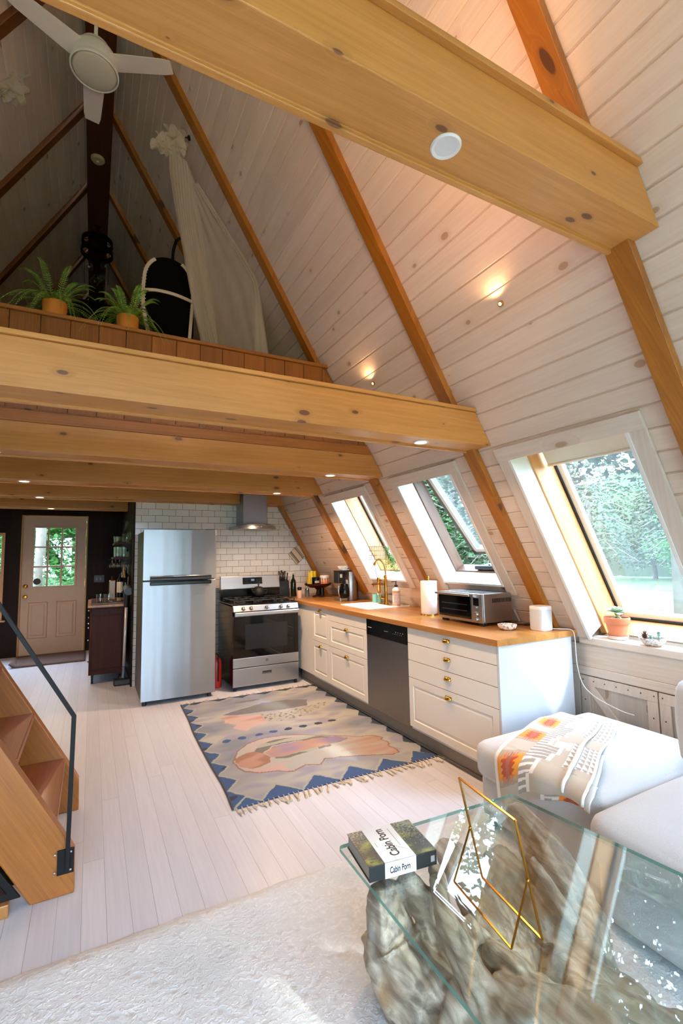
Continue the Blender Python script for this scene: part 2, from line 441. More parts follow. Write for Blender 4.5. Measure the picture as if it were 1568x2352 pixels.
def leafmat(name, c1, c2, trans=.35, scale=3.0):
    t = NT(name); f = t.noise(t.obj(), scale, 2); oi = t.n('ShaderNodeObjectInfo').outputs['Random']
    col = t.mix(t.ramp(f, .3, .7), srgb(c1), srgb(c2))
    col = t.n('ShaderNodeHueSaturation', {'Color': col, 'Value': t.math('ADD', .8, t.math('MULTIPLY', oi, .4))}).outputs[0]
    d = t.n('ShaderNodeBsdfPrincipled', {'Base Color': col, 'Roughness': .55}).outputs[0]
    tr = t.n('ShaderNodeBsdfTranslucent', {0: col}).outputs[0]
    t.t.links.new(t.n('ShaderNodeMixShader', {0: trans, 1: d, 2: tr}).outputs[0], t.out.inputs[0]); return t.m
M['fern'] = leafmat('fern_green', '5f8a2a', '86a83e', .35, 20)
M['tree'] = leafmat('spruce_green', '24361c', '42592e', .25, 1.2)
M['tree2'] = leafmat('maple_green', '31602a', '568a42', .35, 1.5)
M['trailing'] = leafmat('trailing_green', '4f9a4a', '7cc070', .4, 20)
M['succ_pale'] = leafmat('pale_succulent', 'dfe8da', 'c2d4b8', .25, 30)
M['succ_blue'] = leafmat('blue_green_succulent', '86b0a4', 'a8ccc0', .15, 30)
M['succ_brown'] = leafmat('brown_spiky_succulent', '7a5446', '5a3a30', .1, 30)
M['succ_stem'] = plain('green_stem', '8fa04e', .6)
M['bark'] = plain('tree_bark', '8f8478', .9, 0.0, .25, 6, .6)
M['lawn'] = plain('lawn_grass', '465c30', .95, 0.0, .2, 3, .4)
M['gravel'] = plain('gravel_drive', '7d7d78', .95, 0.0, .08, 8, .3)

def cloth_translucent():
    t = NT('sheer_voile')
    f = t.noise(t.n('ShaderNodeMapping', {'Vector': t.obj(), 'Scale': (9, 9, 2)}).outputs[0], 2, 2)
    d = t.n('ShaderNodeBsdfDiffuse', {0: (*srgb('efe6d6'), 1)}).outputs[0]
    tr = t.n('ShaderNodeBsdfTranslucent', {0: (*srgb('efe6d6'), 1)}).outputs[0]
    a = t.n('ShaderNodeMixShader', {0: .4, 1: d, 2: tr}).outputs[0]
    tp = t.n('ShaderNodeBsdfTransparent').outputs[0]
    t.t.links.new(t.n('ShaderNodeMixShader', {0: t.math('ADD', .42, t.math('MULTIPLY', f, .12)), 1: tp, 2: a}).outputs[0], t.out.inputs[0]); return t.m
M['voile'] = cloth_translucent()

def drift():
    t = NT('weathered_driftwood'); P = t.obj()
    a = t.n('ShaderNodeAttribute', attribute_name='Col').outputs['Color']
    sp = t.n('ShaderNodeSeparateColor', {0: a})
    u, v = sp.outputs[0], sp.outputs[1]
    wv = t.comb(t.math('MULTIPLY', u, 3.0), t.math('MULTIPLY', v, 9.0), sp.outputs[2])
    big = t.noise(P, 4, 3, .5, 1.0)
    g = t.noise(t.n('ShaderNodeMapping', {'Vector': P, 'Rotation': (.5, .3, .2), 'Scale': (24, 2.5, 24)}).outputs[0], 1.4, 5, .55, .6)
    fine = t.noise(t.n('ShaderNodeMapping', {'Vector': P, 'Rotation': (.5, .3, .2), 'Scale': (110, 7, 110)}).outputs[0], 2, 3, .6, .4)
    f = t.ramp(g, .3, .7)
    col = t.mix(f, srgb('746a5b'), srgb('bcb09c'))
    col = t.mix(t.ramp(big, .5, .72), col, srgb('8f7352'))
    col = t.mix(t.ramp(t.noise(P, 9, 2), .63, .75), col, srgb('8c8a84'))
    col = t.mix(t.math('MULTIPLY', t.ramp(fine, .62, .78), .35), col, srgb('5a4a3a'))
    t.bsdf(col, .38, 0.0, t.bump(t.math('ADD', g, t.math('MULTIPLY', fine, .3)), .4, .012))
    return t.m
M['drift'] = drift()

def shag():
    t = NT('pale_embossed_rug'); P = t.obj()
    v = t.n('ShaderNodeTexVoronoi', {'Vector': P, 'Scale': 26.0}, feature='SMOOTH_F1').outputs['Distance']
    n1 = t.noise(P, 60, 3, .6, .6); n2 = t.noise(P, 2.2, 2)
    curl = t.n('ShaderNodeTexWave', {'Vector': P, 'Scale': 9.0, 'Distortion': 14.0, 'Detail': 2.0, 'Detail Scale': 2.2}, wave_type='RINGS').outputs['Fac']
    h = t.math('ADD', t.math('MULTIPLY', t.ramp(curl, .35, .65), t.ramp(n1, .35, .6)), t.math('MULTIPLY', t.ramp(v, .1, .4), .7))
    col = t.mix(t.math('MULTIPLY', h, .5), srgb('d4d9de'), srgb('eaeef2'))
    col = t.mix(t.ramp(n2, .45, .75), col, srgb('c9d0d6'))
    t.bsdf(col, .95, 0.0, t.bump(t.math('ADD', h, t.math('MULTIPLY', n1, .6)), .30, .010))
    return t.m
M['shag'] = shag()
M['kilim'] = vcol('kilim_wool', .95, 0.0, .5, 500, .12)
M['blanket'] = vcol('wool_blanket', .95, .2, .3, 300, .05)
M['cover'] = vcol('printed_cover', .3, 0.0, 0.02, 60, .12)
M['fringe'] = plain('cotton_fringe', 'cfc0a6', .95, 0.0, .2, 60, .3)
M['speckle'] = None
def speck():
    t = NT('marbled_ceramic'); P = t.obj()
    n1 = t.noise(P, 55, 3, .6, 1.0); n2 = t.noise(P, 80, 2)
    col = t.mix(t.ramp(n1, .52, .6), srgb('eee8e0'), srgb('b8704c'))
    col = t.mix(t.ramp(n2, .58, .64), col, srgb('8a7f90'))
    t.bsdf(col, .3); return t.m
M['speckle'] = speck()
# ---------------------------------------------------------------- the A-frame shell
XC, HW = -.05, 3.485          # ridge line, half width at the floor
S60, C60 = math.sin(PI/3), .5
def SP(y, z, n=0.0, side=1):  # point on the sloping wall: height z on the board face, n outwards
    return Vector((XC+side*(HW-z/SQ3+n*S60), y, z+n*C60))
def sx(z, side=1): return XC+side*(HW-z/SQ3)
GB, GF = 8.70, -3.0           # far gable, glazed gable behind the camera
WIN = [ # y0, y1, z0, z1 : clear opening in each sloping window
    (1.318, 2.050, .870, 2.015), (2.588, 3.257, 1.206, 2.015), (3.831, 4.510, 1.190, 2.010), (-.03, .850, .870, 1.48), (-1.05, -.28, 2.05, 2.85)]  # last two are unseen, placed and sized for the light they admit

def slope_wall(side, wins):
    mb = MB(); w = .1155; g = .0065; dn = .009
    ys = sorted({GF, GB} | {a for q in wins for a in q[:2]})
    top = HW*SQ3
    rows = []; k = 0
    while k*w*S60 < top: rows.append((k*w*S60, min(top, (k+1)*w*S60))); k += 1
    for (za, zb) in rows:
        for ya, yb in zip(ys, ys[1:]):
            ym = (ya+yb)/2
            segs = [(za, zb)]
            for q in wins:
                if q[0] < ym < q[1]:
                    ns = []
                    for s0, s1 in segs:
                        if q[3] <= s0 or q[2] >= s1: ns.append((s0, s1)); continue
                        if s0 < q[2]: ns.append((s0, q[2]))
                        if s1 > q[3]: ns.append((q[3], s1))
                    segs = ns
            for s0, s1 in segs:
                gz = g*S60
                lo = s0+gz if s0 == za else s0; hi = s1-gz if s1 == zb else s1
                def q4(a, na, b, nb):
                    P = [SP(ya, a, na, side), SP(yb, a, na, side), SP(yb, b, nb, side), SP(ya, b, nb, side)]
                    if side > 0: P.reverse()
                    mb.poly(P)
                if hi > lo: q4(lo, 0, hi, 0)
                if s0 == za: q4(s0, dn, lo, 0)
                if s1 == zb: q4(hi, 0, s1, dn)
    return mb
rw = mk('wall_right', slope_wall(1, WIN), M['slope'], kind='structure')
lw = mk('wall_left', slope_wall(-1, []), M['slope'], kind='structure')
# outer skin keeps daylight out of the joints
for side, nm in ((1, 'trim_1'), (-1, 'trim_2')):
    mb = MB(); T = .16
    wins = [(q[0]-.035, q[1]+.035, q[2]-.06, q[3]+.035) for q in WIN] if side > 0 else []
    ys = sorted({GF-.3, GB+.3} | {a for q in wins for a in q[:2]})
    for ya, yb in zip(ys, ys[1:]):
        ym = (ya+yb)/2; segs = [(-.6, HW*SQ3)]
        for q in wins:
            if q[0] < ym < q[1]: segs = [(-.6, q[2]), (q[3], HW*SQ3)]
        for a, b in segs:
            P = []
            for n in (.02, T):
                P += [SP(ya, a, n, side), SP(yb, a, n, side), SP(yb, b, n, side), SP(ya, b, n, side)]
            mb.hexa(P)
    mk(nm, mb, plain('roof_deck_'+str(side), '6a5a48', .9), kind='structure')

fl = MB().box(-3.55, 3.45, GF, GB, -.06, 0.0)
mk('floor', fl, M['floor'], kind='structure')

# far gable: dark panelling below, boards above, with a door and a small window
def wall_holes(x0, x1, z0, z1, y, holes, th=.1):
    mb = MB(); xs = sorted({x0, x1} | {h[0] for h in holes} | {h[1] for h in holes}); zs = sorted({z0, z1} | {h[2] for h in holes} | {h[3] for h in holes})
    for a, b in zip(xs, xs[1:]):
        for c, d in zip(zs, zs[1:]):
            if any(h[0] < (a+b)/2 < h[1] and h[2] < (c+d)/2 < h[3] for h in holes): continue
            mb.box(a, b, y, y+th, c, d)
    return mb
DX0, DX1 = -.945, -.090
mk('wall_back', wall_holes(-3.5, 3.4, 0, 2.33, 8.66, [(DX0-.02, DX1+.02, 0, 2.125), (-1.95, -1.165, .56, 1.86)]), M['dark'], kind='structure')
mb = MB()
mb.prism([(sx(2.33, -1), 8.62, 2.33), (sx(2.33), 8.62, 2.33), (XC, 8.62, HW*SQ3-.02)], (0, .1, 0))
mk('wall_gable_upper', mb, wood('shade_darkened_gable_boards', '6a4e34', '54391f', '2c1a0c', X, Z, gs=20, knots=.08, tint=.2), kind='structure')  # loft shade painted into these darker boards

# loft deck and the planks seen between the joists
mb = MB().prism([(sx(2.345, -1), 3.42, 2.345), (sx(2.345), 3.42, 2.345), (sx(2.38), 3.42, 2.38), (sx(2.38, -1), 3.42, 2.38)], (0, 5.2, 0))
mk('ceiling', mb, M['ceil'], kind='structure')

# kitchen tile wall and the dark partition beside the entry
mb = MB().box(.435, 3.0, 5.97, 6.06, 0, 2.345)
mk('wall_kitchen', mb, M['tile'], kind='structure')
mb = MB().box(.425, .50, 6.061, 8.66, 0, 2.34)
mk('wall_hall', mb, M['dark'], kind='structure')
mb = MB().box(.418, .434, 5.955, 6.06, 0, 2.1)
mk('trim_3', mb, M['dark'], kind='structure')

# glazed gable behind the camera
mb = MB()
def gx(z): return HW-z/SQ3-.02
yb_ = GF
for z0, z1 in ((0, .12), (2.25, 2.45)):
    mb.hexa([(XC-gx(z0), yb_-.12, z0), (XC+gx(z0), yb_-.12, z0), (XC+gx(z0), yb_, z0), (XC-gx(z0), yb_, z0), (XC-gx(z1), yb_-.12, z1), (XC+gx(z1), yb_-.12, z1), (XC+gx(z1), yb_, z1), (XC-gx(z1), yb_, z1)])
for x in (-1.75, -.62, .52, 1.65):
    h = min(3.2, (HW-abs(x-XC))*SQ3-.12)
    mb.box(x-.06, x+.06, yb_-.11, yb_-.01, .1, h)
mb.prism([(XC-gx(3.0), yb_-.1, 3.0), (XC+gx(3.0), yb_-.1, 3.0), (XC, yb_-.1, HW*SQ3)], (0, .1, 0))
for sd in (-1, 1):
    mb.slab((XC+sd*(gx(0)-.12), yb_-.06, 0), (XC+sd*.05, yb_-.06, HW*SQ3-.3), (0, 1, 0), .3, .12)
    mb.prism([(XC+sd*gx(0), yb_-.1, 0), (XC+sd*2.35, yb_-.1, 0), (XC+sd*2.35, yb_-.1, gx(0)*0+1.75), (XC+sd*(gx(1.75)), yb_-.1, 1.75)], (0, .1, 0))
mk('wall_front', mb, M['casing'], kind='structure')
mb = MB().prism([(XC-gx(.1), yb_-.07, .1), (XC+gx(.1), yb_-.07, .1), (XC+gx(3.0), yb_-.07, 3.0), (XC-gx(3.0), yb_-.07, 3.0)], (0, .012, 0))
mk('window_7', mb, M['clearglass'], kind='structure')

# ridge board
mk('trim_4', MB().box(-.165, .065, GF, 8.62, 5.715, 5.76), M['ridge'], kind='structure')

# ---------------------------------------------------------------- rafters
RY = [(-.215, -.12), (1.02, 1.12), (2.262, 2.36), (3.490, 3.585), (4.752, 4.848), (5.868, 5.960), (7.19, 7.29), (8.42, 8.52)]
names = ['behind the camera', 'running down past the big upper beam', 'between the open skylight and the big window', 'between the plant skylight and the open skylight',
         'left of the plant skylight, behind the coffee maker', 'against the tile wall corner', 'in the dark loft, second from the far gable', 'in the dark loft nearest the far gable']
ln = ['behind the camera', 'at the top left corner beyond the fan', 'hidden behind the fan blade', 'top left, running out beside the fan', 'middle left, meeting the ridge below the fan', 'lower left above the ferns', 'faint one behind the left fern', 'nearest the far gable']
for side in (1, -1):
    for i, (y0, y1) in enumerate(RY):
        zb = .0
        if side > 0: zb = {1: .87, 0: .87, 5: .92, 4: 1.0, 3: 1.0, 2: .918}.get(i, 2.39)
        else: zb = 2.39 if i > 2 else 0.0
        zt = 5.80
        P = []
        for z in (zb, zt):
            P += [SP(y0, z, -.042 if z > zb else -.042, side), SP(y1, z, -.042, side), SP(y1, z, .0, side), SP(y0, z, .0, side)]
        mb = MB().hexa(P)
        base = SP((y0+y1)/2, zb, -.02, side)
        lab = ('amber pine rafter on the right slope, ' + names[i]) if side > 0 else ('shade-darkened amber rafter on the left slope, ' + ln[i])
        mk('rafter', mb, M['rafter'] if side > 0 else M['rafter_shaded'], loc=base, bevel=.003, label=lab, cat='rafter', group='rafters on the right slope' if side > 0 else 'rafters on the left slope')

# ---------------------------------------------------------------- box beams
def beam(y0, z0, w, h, label, knots=True, lip=.012, cap=.022, capo=.014, x_end=None, xl=None):
    y1 = y0+w
    c = [(y0, z0), (y1-.022, z0), (y1-.022, z0-lip), (y1, z0-lip), (y1, z0+h), (y0, z0+h)]
    def ends(y, z):
        a = sx(z, -1)+.004 if xl is None else xl; b = sx(z)-.004
        if x_end is not None: b = min(b, x_end)
        return a, b
    L = []; Rr = []
    for y, z in c:
        a, b = ends(y, z); L.append((a, y, z)); Rr.append((b, y, z))
    mb = MB(); mb.loft([L, Rr])
    t = thing('ceiling_beam', label, 'beam', (0 if xl is None else (xl+x_end)/2, (y0+y1)/2, z0), 'horizontal pine box beams')
    b = mk('box', mb, M['beam'], t, bevel=.003)
    if cap:
        zc = z0+h
        L = []; Rr = []
        for y, z in ((y0-capo, zc+.001), (y1+capo, zc+.001), (y1+capo, zc+cap), (y0-capo, zc+cap)):
            a, bb = ends(y, z); L.append((a, y, z)); Rr.append((bb, y, z))
        mk('cap_board', MB().loft([L, Rr]), M['beam'], t, bevel=.002)
    return t
def can_light(x, y, z, lit, label, watt, group='recessed lights in the beams', r=.047):
    t = thing('recessed_light', label, 'light', (x, y, z), group)
    mk('trim_ring', MB().lathe([(r*.72, .002), (r*.72, -.004), (r*.9, -.0065), (r, -.003), (r, .002)], (x, y, z), 32, caps=False), M['ring_trim'], t, smooth=40)
    mk('lens', MB().lathe([(.001, -.003), (r*.72, -.003), (r*.72, .001)], (x, y, z), 24), M['lit'] if lit else M['lens_off'], t, smooth=40)
    if lit:
        ld = bpy.data.lights.new('recessed_lamp', 'AREA'); ld.shape = 'DISK'; ld.size = r*1.5; ld.energy = watt*CANS; ld.color = (1.0, .66, .40); ld.spread = 2.5
        lo = bpy.data.objects.new('recessed_lamp', ld); C.objects.link(lo); lo.parent = t; lo.location = (0, 0, -.012)
    return t
beam(.925, 2.672, .19, .20, 'huge pine box beam crossing the top of the picture with one white round light', capo=.02, lip=.014)
beam(2.147, 2.112, .195, .202, 'pine box beam nearest the camera over the kitchen, below the loft ferns')
beam(3.402, 2.108, .185, .182, 'pine beam carrying the cedar loft wall, second of the low beams', cap=0)
beam(4.625, 2.108, .185, .182, 'pine beam in front of the cooker hood, third of the low beams', cap=0)
beam(5.80, 2.108, .165, .182, 'pine beam against the top of the tile wall, fourth of the low beams', cap=0)
beam(7.06, 2.108, .17, .182, 'pine beam over the entry door hall, farthest of the low beams', cap=0, x_end=.418)
can_light(.915, 1.014, 2.672, False, 'round white unlit light in the big upper beam', 0)
can_light(1.735, 2.242, 2.112, True, 'lit recessed light at the right end of the nearest low beam', 26)
can_light(1.745, 3.492, 2.108, True, 'lit recessed light in the second low beam above the sink', 34)
can_light(1.722, 4.722, 2.108, True, 'lit recessed light in front of the cooker hood', 60)
can_light(-.56, 3.492, 2.108, False, 'unlit recessed light at the left picture edge', 0)
can_light(-.525, 4.722, 2.108, True, 'lit recessed light, nearest of the row of three on the left', 18)
can_light(-.51, 5.885, 2.108, True, 'lit recessed light, middle of the row of three on the left', 18)
can_light(-.49, 7.145, 2.108, True, 'lit recessed light, farthest of the row of three by the entry door', 22)
for y, lab in ((.416, 'small lit brass spot in the slope boards just outside the right picture edge'), (1.683, 'small lit brass spot in the slope boards above the big window'), (2.95, 'small lit brass spot in the slope boards above the open skylight')):
    p = SP(y, 2.737)
    rot = Matrix.Rotation(math.radians(-60), 3, 'Y')
    t = thing('slope_spotlight', lab, 'light', p, 'small spots in the slope boards')
    A = Matrix.Rotation(math.radians(-120), 3, 'Y')
    mk('brass_ring', MB().lathe([(.009, .004), (.009, .012), (.014, .014), (.015, 0)], p, 20, caps=False, ax=A, sx=1.0), M['brass'], t, smooth=40)
    mk('lens', MB().lathe([(.001, .006), (.009, .006), (.009, .0)], p, 16, ax=A), M['ledlit'], t)
    ld = bpy.data.lights.new('slope_spot_lamp', 'SPOT'); ld.energy = 2.5; ld.shadow_soft_size = .012; ld.color = (1, .60, .30); ld.spot_size = 2.75; ld.spot_blend = .8
    lo = bpy.data.objects.new('slope_spot_lamp', ld); C.objects.link(lo); lo.parent = t; lo.location = (-.05, 0, .0); lo.rotation_euler = Vector((-.55, 0, .8)).to_track_quat('-Z', 'Y').to_euler()

t = thing('fill_strip', 'added unseen warm light strip lying on top of the huge upper beam', 'light', (.80, 1.07, 2.90))  # unseen strip added for a warm glow on the upper boards
mk('channel', MB().box(.34, 1.26, 1.05, 1.09, 2.8945, 2.904), M['ring_trim'], t)
mk('diffuser', MB().box(.35, 1.25, 1.055, 1.085, 2.9045, 2.908), glow('fill_strip_glow', 'ffb878', 6.0), t)
ld = bpy.data.lights.new('fill_strip_lamp', 'AREA'); ld.shape = 'RECTANGLE'; ld.size = .9; ld.size_y = .03; ld.energy = STRIP_FILL; ld.color = (1, .52, .25)
lo = bpy.data.objects.new('fill_strip_lamp', ld); C.objects.link(lo); lo.parent = t; lo.location = (0, .0, .03); lo.rotation_euler = Vector((.42, .62, .62)).to_track_quat('-Z', 'X').to_euler()
# ---------------------------------------------------------------- loft parapet
t = thing('loft_parapet', 'cedar panelled half wall along the loft edge carrying the ferns', 'half wall', (0, 3.43, 2.29))
def xp(y0, y1, z0, z1, e=.003):
    L = [(sx(z, -1)+e, y, z) for y, z in ((y0, z0), (y1, z0), (y1, z1), (y0, z1))]
    Q = [(sx(z)-e, y, z) for y, z in ((y0, z0), (y1, z0), (y1, z1), (y0, z1))]
    return MB().loft([L, Q])
pn = MB(); zlo, zhi = 2.365, 2.995; w = .165
k = int(math.floor(sx(zlo, -1)/w))
x = k*w
while x < sx(zlo):
    a = max(x+.002, sx(zlo, -1)+.003); b = min(x+w-.002, sx(zlo)-.003)
    if b > a:
        tl = max(a, sx(zhi, -1)+.003); tr = min(b, sx(zhi)-.003)
        pts = [(a, zlo), (b, zlo)]
        def topz(xx): return min(zhi, (HW-abs(xx-XC))*SQ3-.006)
        zb_, za_ = topz(b), topz(a)
        if zb_ > zlo+.003 or za_ > zlo+.003:
            pn.prism([(a, 3.425, zlo), (b, 3.425, zlo), (b, 3.425, max(zlo+.001, zb_)), (a, 3.425, max(zlo+.001, za_))], (0, .02, 0))
    x += w
mk('panelling', pn, M['cedar'], t, bevel=.003)
mk('bottom_trim', xp(3.405, 3.45, 2.292, 2.366), M['cedar_h'], t, bevel=.004)
mk('shelf_cap', xp(3.405, 3.62, 2.998, 3.022), M['cedar_h'], t, bevel=.004)
mk('back_face', xp(3.447, 3.46, 2.381, 2.997), M['ceil'], t)

# ---------------------------------------------------------------- sloping windows
def swin(i, q, variant):
    y0, y1, z0, z1 = q
    t = thing('window_%d' % i, None, None, SP((y0+y1)/2, z0), kind='structure')
    cw = .083; co = -.018
    def board(ya, yb, za, zb, n0=co, n1=-.001):
        P = []
        for n in (n1, n0):
            P += [SP(ya, za, n), SP(yb, za, n), SP(yb, zb, n), SP(ya, zb, n)]
        return MB().hexa(P)
    zc = .076
    ztop = z1+zc; zbot = z0-(.075 if variant != 'big' else -.001)
    mk('casing_head', board(y0-cw, y1+cw, z1, ztop, -.024), M['casing_h'], t, bevel=.002)
    mk('casing_side', board(y1, y1+cw, zbot, z1-.0005), M['casing'], t, bevel=.002)
    mk('casing_side', board(y0-cw, y0, zbot, z1-.0005), M['casing'], t, bevel=.002)
    # thin white bead around the opening
    bd = MB()
    for ya, yb in ((y0-.004, y0+.014), (y1-.014, y1+.004)):
        P = []
        for n in (.0, -.023): P += [SP(ya, z0, n), SP(yb, z0, n), SP(yb, z1, n), SP(ya, z1, n)]
        bd.hexa(P)
    if variant != 'big':
        P = []
        for n in (.0, -.026): P += [SP(y0-.004, z0-.012, n), SP(y1+.004, z0-.012, n), SP(y1+.004, z0+.004, n), SP(y0-.004, z0+.004, n)]
        bd.hexa(P)
    mk('bead', bd, M['jamb'], t)
    D1, D2 = .142, (.32 if variant == 'big' else (.30 if variant == 'plant' else .245))
    jb = MB()
    for ya, yb in ((y0-.02, y0), (y1, y1+.02)):
        P = []
        for n in (0.0, D1): P += [SP(ya, z0, n), SP(yb, z0, n), SP(yb, z1, n), SP(ya, z1, n)]
        jb.hexa(P)
    P = []
    for n in (0.0, D1): P += [SP(y0, z1, n), SP(y1, z1, n), SP(y1, z1+.02, n), SP(y0, z1+.02, n)]
    jb.hexa(P)
    if variant != 'big':
        P = []
        for n in (0.0, D1): P += [SP(y0, z0-.02, n), SP(y1, z0-.02, n), SP(y1, z0, n), SP(y0, z0, n)]
        jb.hexa(P)
    mk('jamb_lining', jb, M['jamb'], t)
    zb2 = z0 if variant != 'big' else .80
    fm = M['brownframe'] if variant == 'open' else M['honey']
    fr = MB()
    def fbar(ya, yb, za, zb, n0, n1, m=fr):
        P = []
        for n in (n0, n1): P += [SP(ya, za, n), SP(yb, za, n), SP(yb, zb, n), SP(ya, zb, n)]
        m.hexa(P)
    ins = .012
    fbar(y0-.03, y0+ins, zb2-.02, z1, D1+.001, D2); fbar(y1-ins, y1+.03, zb2-.02, z1, D1+.001, D2)
    fbar(y0-.03, y1+.03, z1-.004, z1+.03, D1+.001, D2); fbar(y0-.03, y1+.03, zb2-.05, zb2+.010, D1+.001, D2)
    mk('frame', fr, fm, t, bevel=.002)
    ya, yb, za, zb = y0+ins, y1-ins, zb2+.012, z1-.006
    if variant != 'open':
        g = MB(); n0, n1 = D2+.0005, D2+.012
        for a, b, c, d in ((ya-.01, ya+.012, za, zb), (yb-.012, yb+.01, za, zb), (ya, yb, za-.01, za+.010), (ya, yb, zb-.010, zb+.01)): fbar(a, b, c, d, n0, n1, g)
        mk('gasket', g, M['gasket'], t)
        s_ = MB(); n0, n1 = D2+.013, D2+.05; w = .045
        for a, b, c, d in ((ya-.03, ya+w, za, zb), (yb-w, yb+.03, za, zb), (ya, yb, za-.03, za+w*.9), (ya, yb, zb-w*.9, zb+.03)): fbar(a, b, c, d, n0, n1, s_)
        mk('sash', s_, M['jamb'], t, bevel=.003)
        gl = MB(); fbar(ya+w, yb-w, za+w*.8, zb-w*.8, D2+.030, D2+.036, gl)
        mk('glazing', gl, M['winglass'], t)
    else:
        # top-hung sash pushed open at the bottom
        hin = SP((ya+yb)/2, zb, D2+.02); A = Matrix.Translation(hin) @ Matrix.Rotation(math.radians(-9.0), 4, 'Y') @ Matrix.Translation(-hin)
        s_ = MB(); s_.T = A; n0, n1 = D2+.01, D2+.075; w = .055
        for a, b, c, d in ((ya, ya+w, za, zb), (yb-w, yb, za, zb), (ya, yb, za, za+w*.9), (ya, yb, zb-w*.9, zb)): fbar(a, b, c, d, n0, n1, s_)
        mk('sash', s_, plain('grey_sash', '565c5b', .5, 0, .15, 40), t, bevel=.003)
        s2 = MB(); s2.T = A; n0, n1 = D2+.002, D2+.012; w2 = .028
        for a, b, c, d in ((ya+w-.01, ya+w+w2, za+.04, zb-.04), (yb-w-w2, yb-w+.01, za+.04, zb-.04), (ya+w, yb-w, za+.03, za+.03+w2), (ya+w, yb-w, zb-.06, zb-.035)): fbar(a, b, c, d, n0, n1, s2)
        mk('sash_bead', s2, M['jamb'], t, bevel=.003)
        gl = MB(); gl.T = A; fbar(ya+w, yb-w, za+w*.8, zb-w*.8, D2+.035, D2+.041, gl)
        mk('glazing', gl, M['winglass'], t)
        op = MB(); c0 = SP(y0+.26, z0, .175)
        op.box(c0.x-.045, c0.x+.03, c0.y-.12, c0.y+.16, c0.z+.008, c0.z+.038); op.box(c0.x-.03, c0.x+.02, c0.y-.17, c0.y-.12, c0.z+.012, c0.z+.03)
        mk('opener', op, M['gasket'], t, bevel=.006)
        ar = MB(); ar.slab(c0+Vector((0, .02, .035)), c0+Vector((.10, .02, .06)), (0, 0, 1), .02, .008); ar.sphere(c0+Vector((0, .03, .046)), .014)
        mk('opener_arm', ar, M['chrome'], t)
        sp = SP(y0+.05, z0, .19)
        sc = MB(); fbar(ya, yb, za+.012, zb, D2+.002, D2+.004, sc)
    if variant == 'big':
        sh = MB(); top = SP(0, z1-.01, .17); 
        ysa, ysb = y0+.014, y1-.16
        # cream roller blind drawn a little way down
        za_, zb_ = z1-.005, z1-.150
        P = [SP(ysa, za_, .25), SP(ysb+.13, za_, .25), SP(ysb+.13, zb_, .25), SP(ysa, zb_, .25)]
        P2 = [p+Vector((.003, 0, .0015)) for p in P]
        sh.hexa(P+P2)
        bl = mk('roller_blind', sh, plain('cream_blind', 'e4e1d2', .8, Transmission_Weight=0.0), t)
        b2 = MB(); b2.tube([SP(ysa, zb_, .25), SP(ysb+.13, zb_, .25)], .009, 10)
        mk('bottom_rail', b2, M['whitep'], bl, smooth=True)
    return t
swin(3, WIN[0], 'big'); swin(2, WIN[1], 'open'); swin(1, WIN[2], 'plant'); swin(4, WIN[3], 'big'); swin(5, WIN[4], 'plant')

# sill, knee wall and cupboard under the big window
t = thing('trim_5', None, None, (2.93, .5, .82), kind='structure')
mk('sill_board', MB().box(2.928, 3.11, -1.9, 2.135, .822, .868), M['casing_h'], t, bevel=.004)
mk('sill_step', MB().box(3.108, 3.125, -1.9, 2.08, .80, .872), M['honey'], t)
mk('apron_board', MB().box(2.945, 2.965, -1.9, 2.30, .672, .8215), M['casing_h'], t, bevel=.003)
mb = MB().box(2.968, 3.0, GF, 2.6, 0, .82); mk('wall_knee', mb, M['casing_h'], kind='structure')
t = thing('trim_6', None, None, (2.94, .5, .65), kind='structure')
mk('rail', MB().box(2.935, 2.966, -1.9, 2.30, .618, .6715), M['casing_h'], t, bevel=.003)
mk('stile', MB().box(2.938, 2.966, 2.155, 2.30, .02, .6175), M['casing'], t, bevel=.003)
def cupboard(y0, y1, label, flip):
    t = thing('cupboard_door', label, 'door', (2.94, (y0+y1)/2, .05), 'plank cupboard doors under the window')
    z0, z1 = .05, .612; w = .062
    mk('panel', MB().box(2.95, 2.964, y0+.004, y1-.004, z0+.004, z1-.004), M['washdoor'], t)
    fr = MB(); fr.box(2.936, 2.9495, y0, y1, z1-w, z1); fr.box(2.936, 2.9495, y0, y1, z0, z0+w)
    fr.box(2.936, 2.9495, y0, y0+w, z0+w, z1-w); fr.box(2.936, 2.9495, y1-w, y1, z0+w, z1-w)
    mk('ledge_frame', fr, M['casing'], t, bevel=.002)
    a = (2.943, y1-w, z1-w) if not flip else (2.943, y0+w, z1-w); b = (2.943, y0+w, z0+w) if not flip else (2.943, y1-w, z0+w)
    mk('brace', MB().slab(a, b, (1, 0, 0), .055, .012), M['casing'], t, bevel=.002)
    spots = [(lerp(y0+.02, y1-.02, k/6), z1-.028) for k in range(7)]+[(y0+.03, lerp(z1-.03, z0+.03, k/4)) for k in range(1, 3)]+[(y1-.03, lerp(z1-.03, z0+.03, k/4)) for k in range(1, 3)]
    for yy, zz in spots: mk('nail_head', MB().sphere((2.9355, yy, zz), (.002, .0042, .0042), 8, 5), M['iron'], t)
    return t
cupboard(1.655, 2.148, 'plank cupboard door with a diagonal brace nearest the kitchen cabinets', False)
cupboard(1.155, 1.648, 'plank cupboard door partly hidden behind the sofa cushion', True)
# timber splashback along the worktop
mk('trim_7', MB().prism([(sx(.914)-.004, 2.60, .9145), (sx(.914)-.022, 2.60, .9145), (sx(1.008)-.024, 2.60, 1.008), (sx(1.008)-.004, 2.60, 1.008)], (0, 3.36, 0)), M['casing_h'], kind='structure')
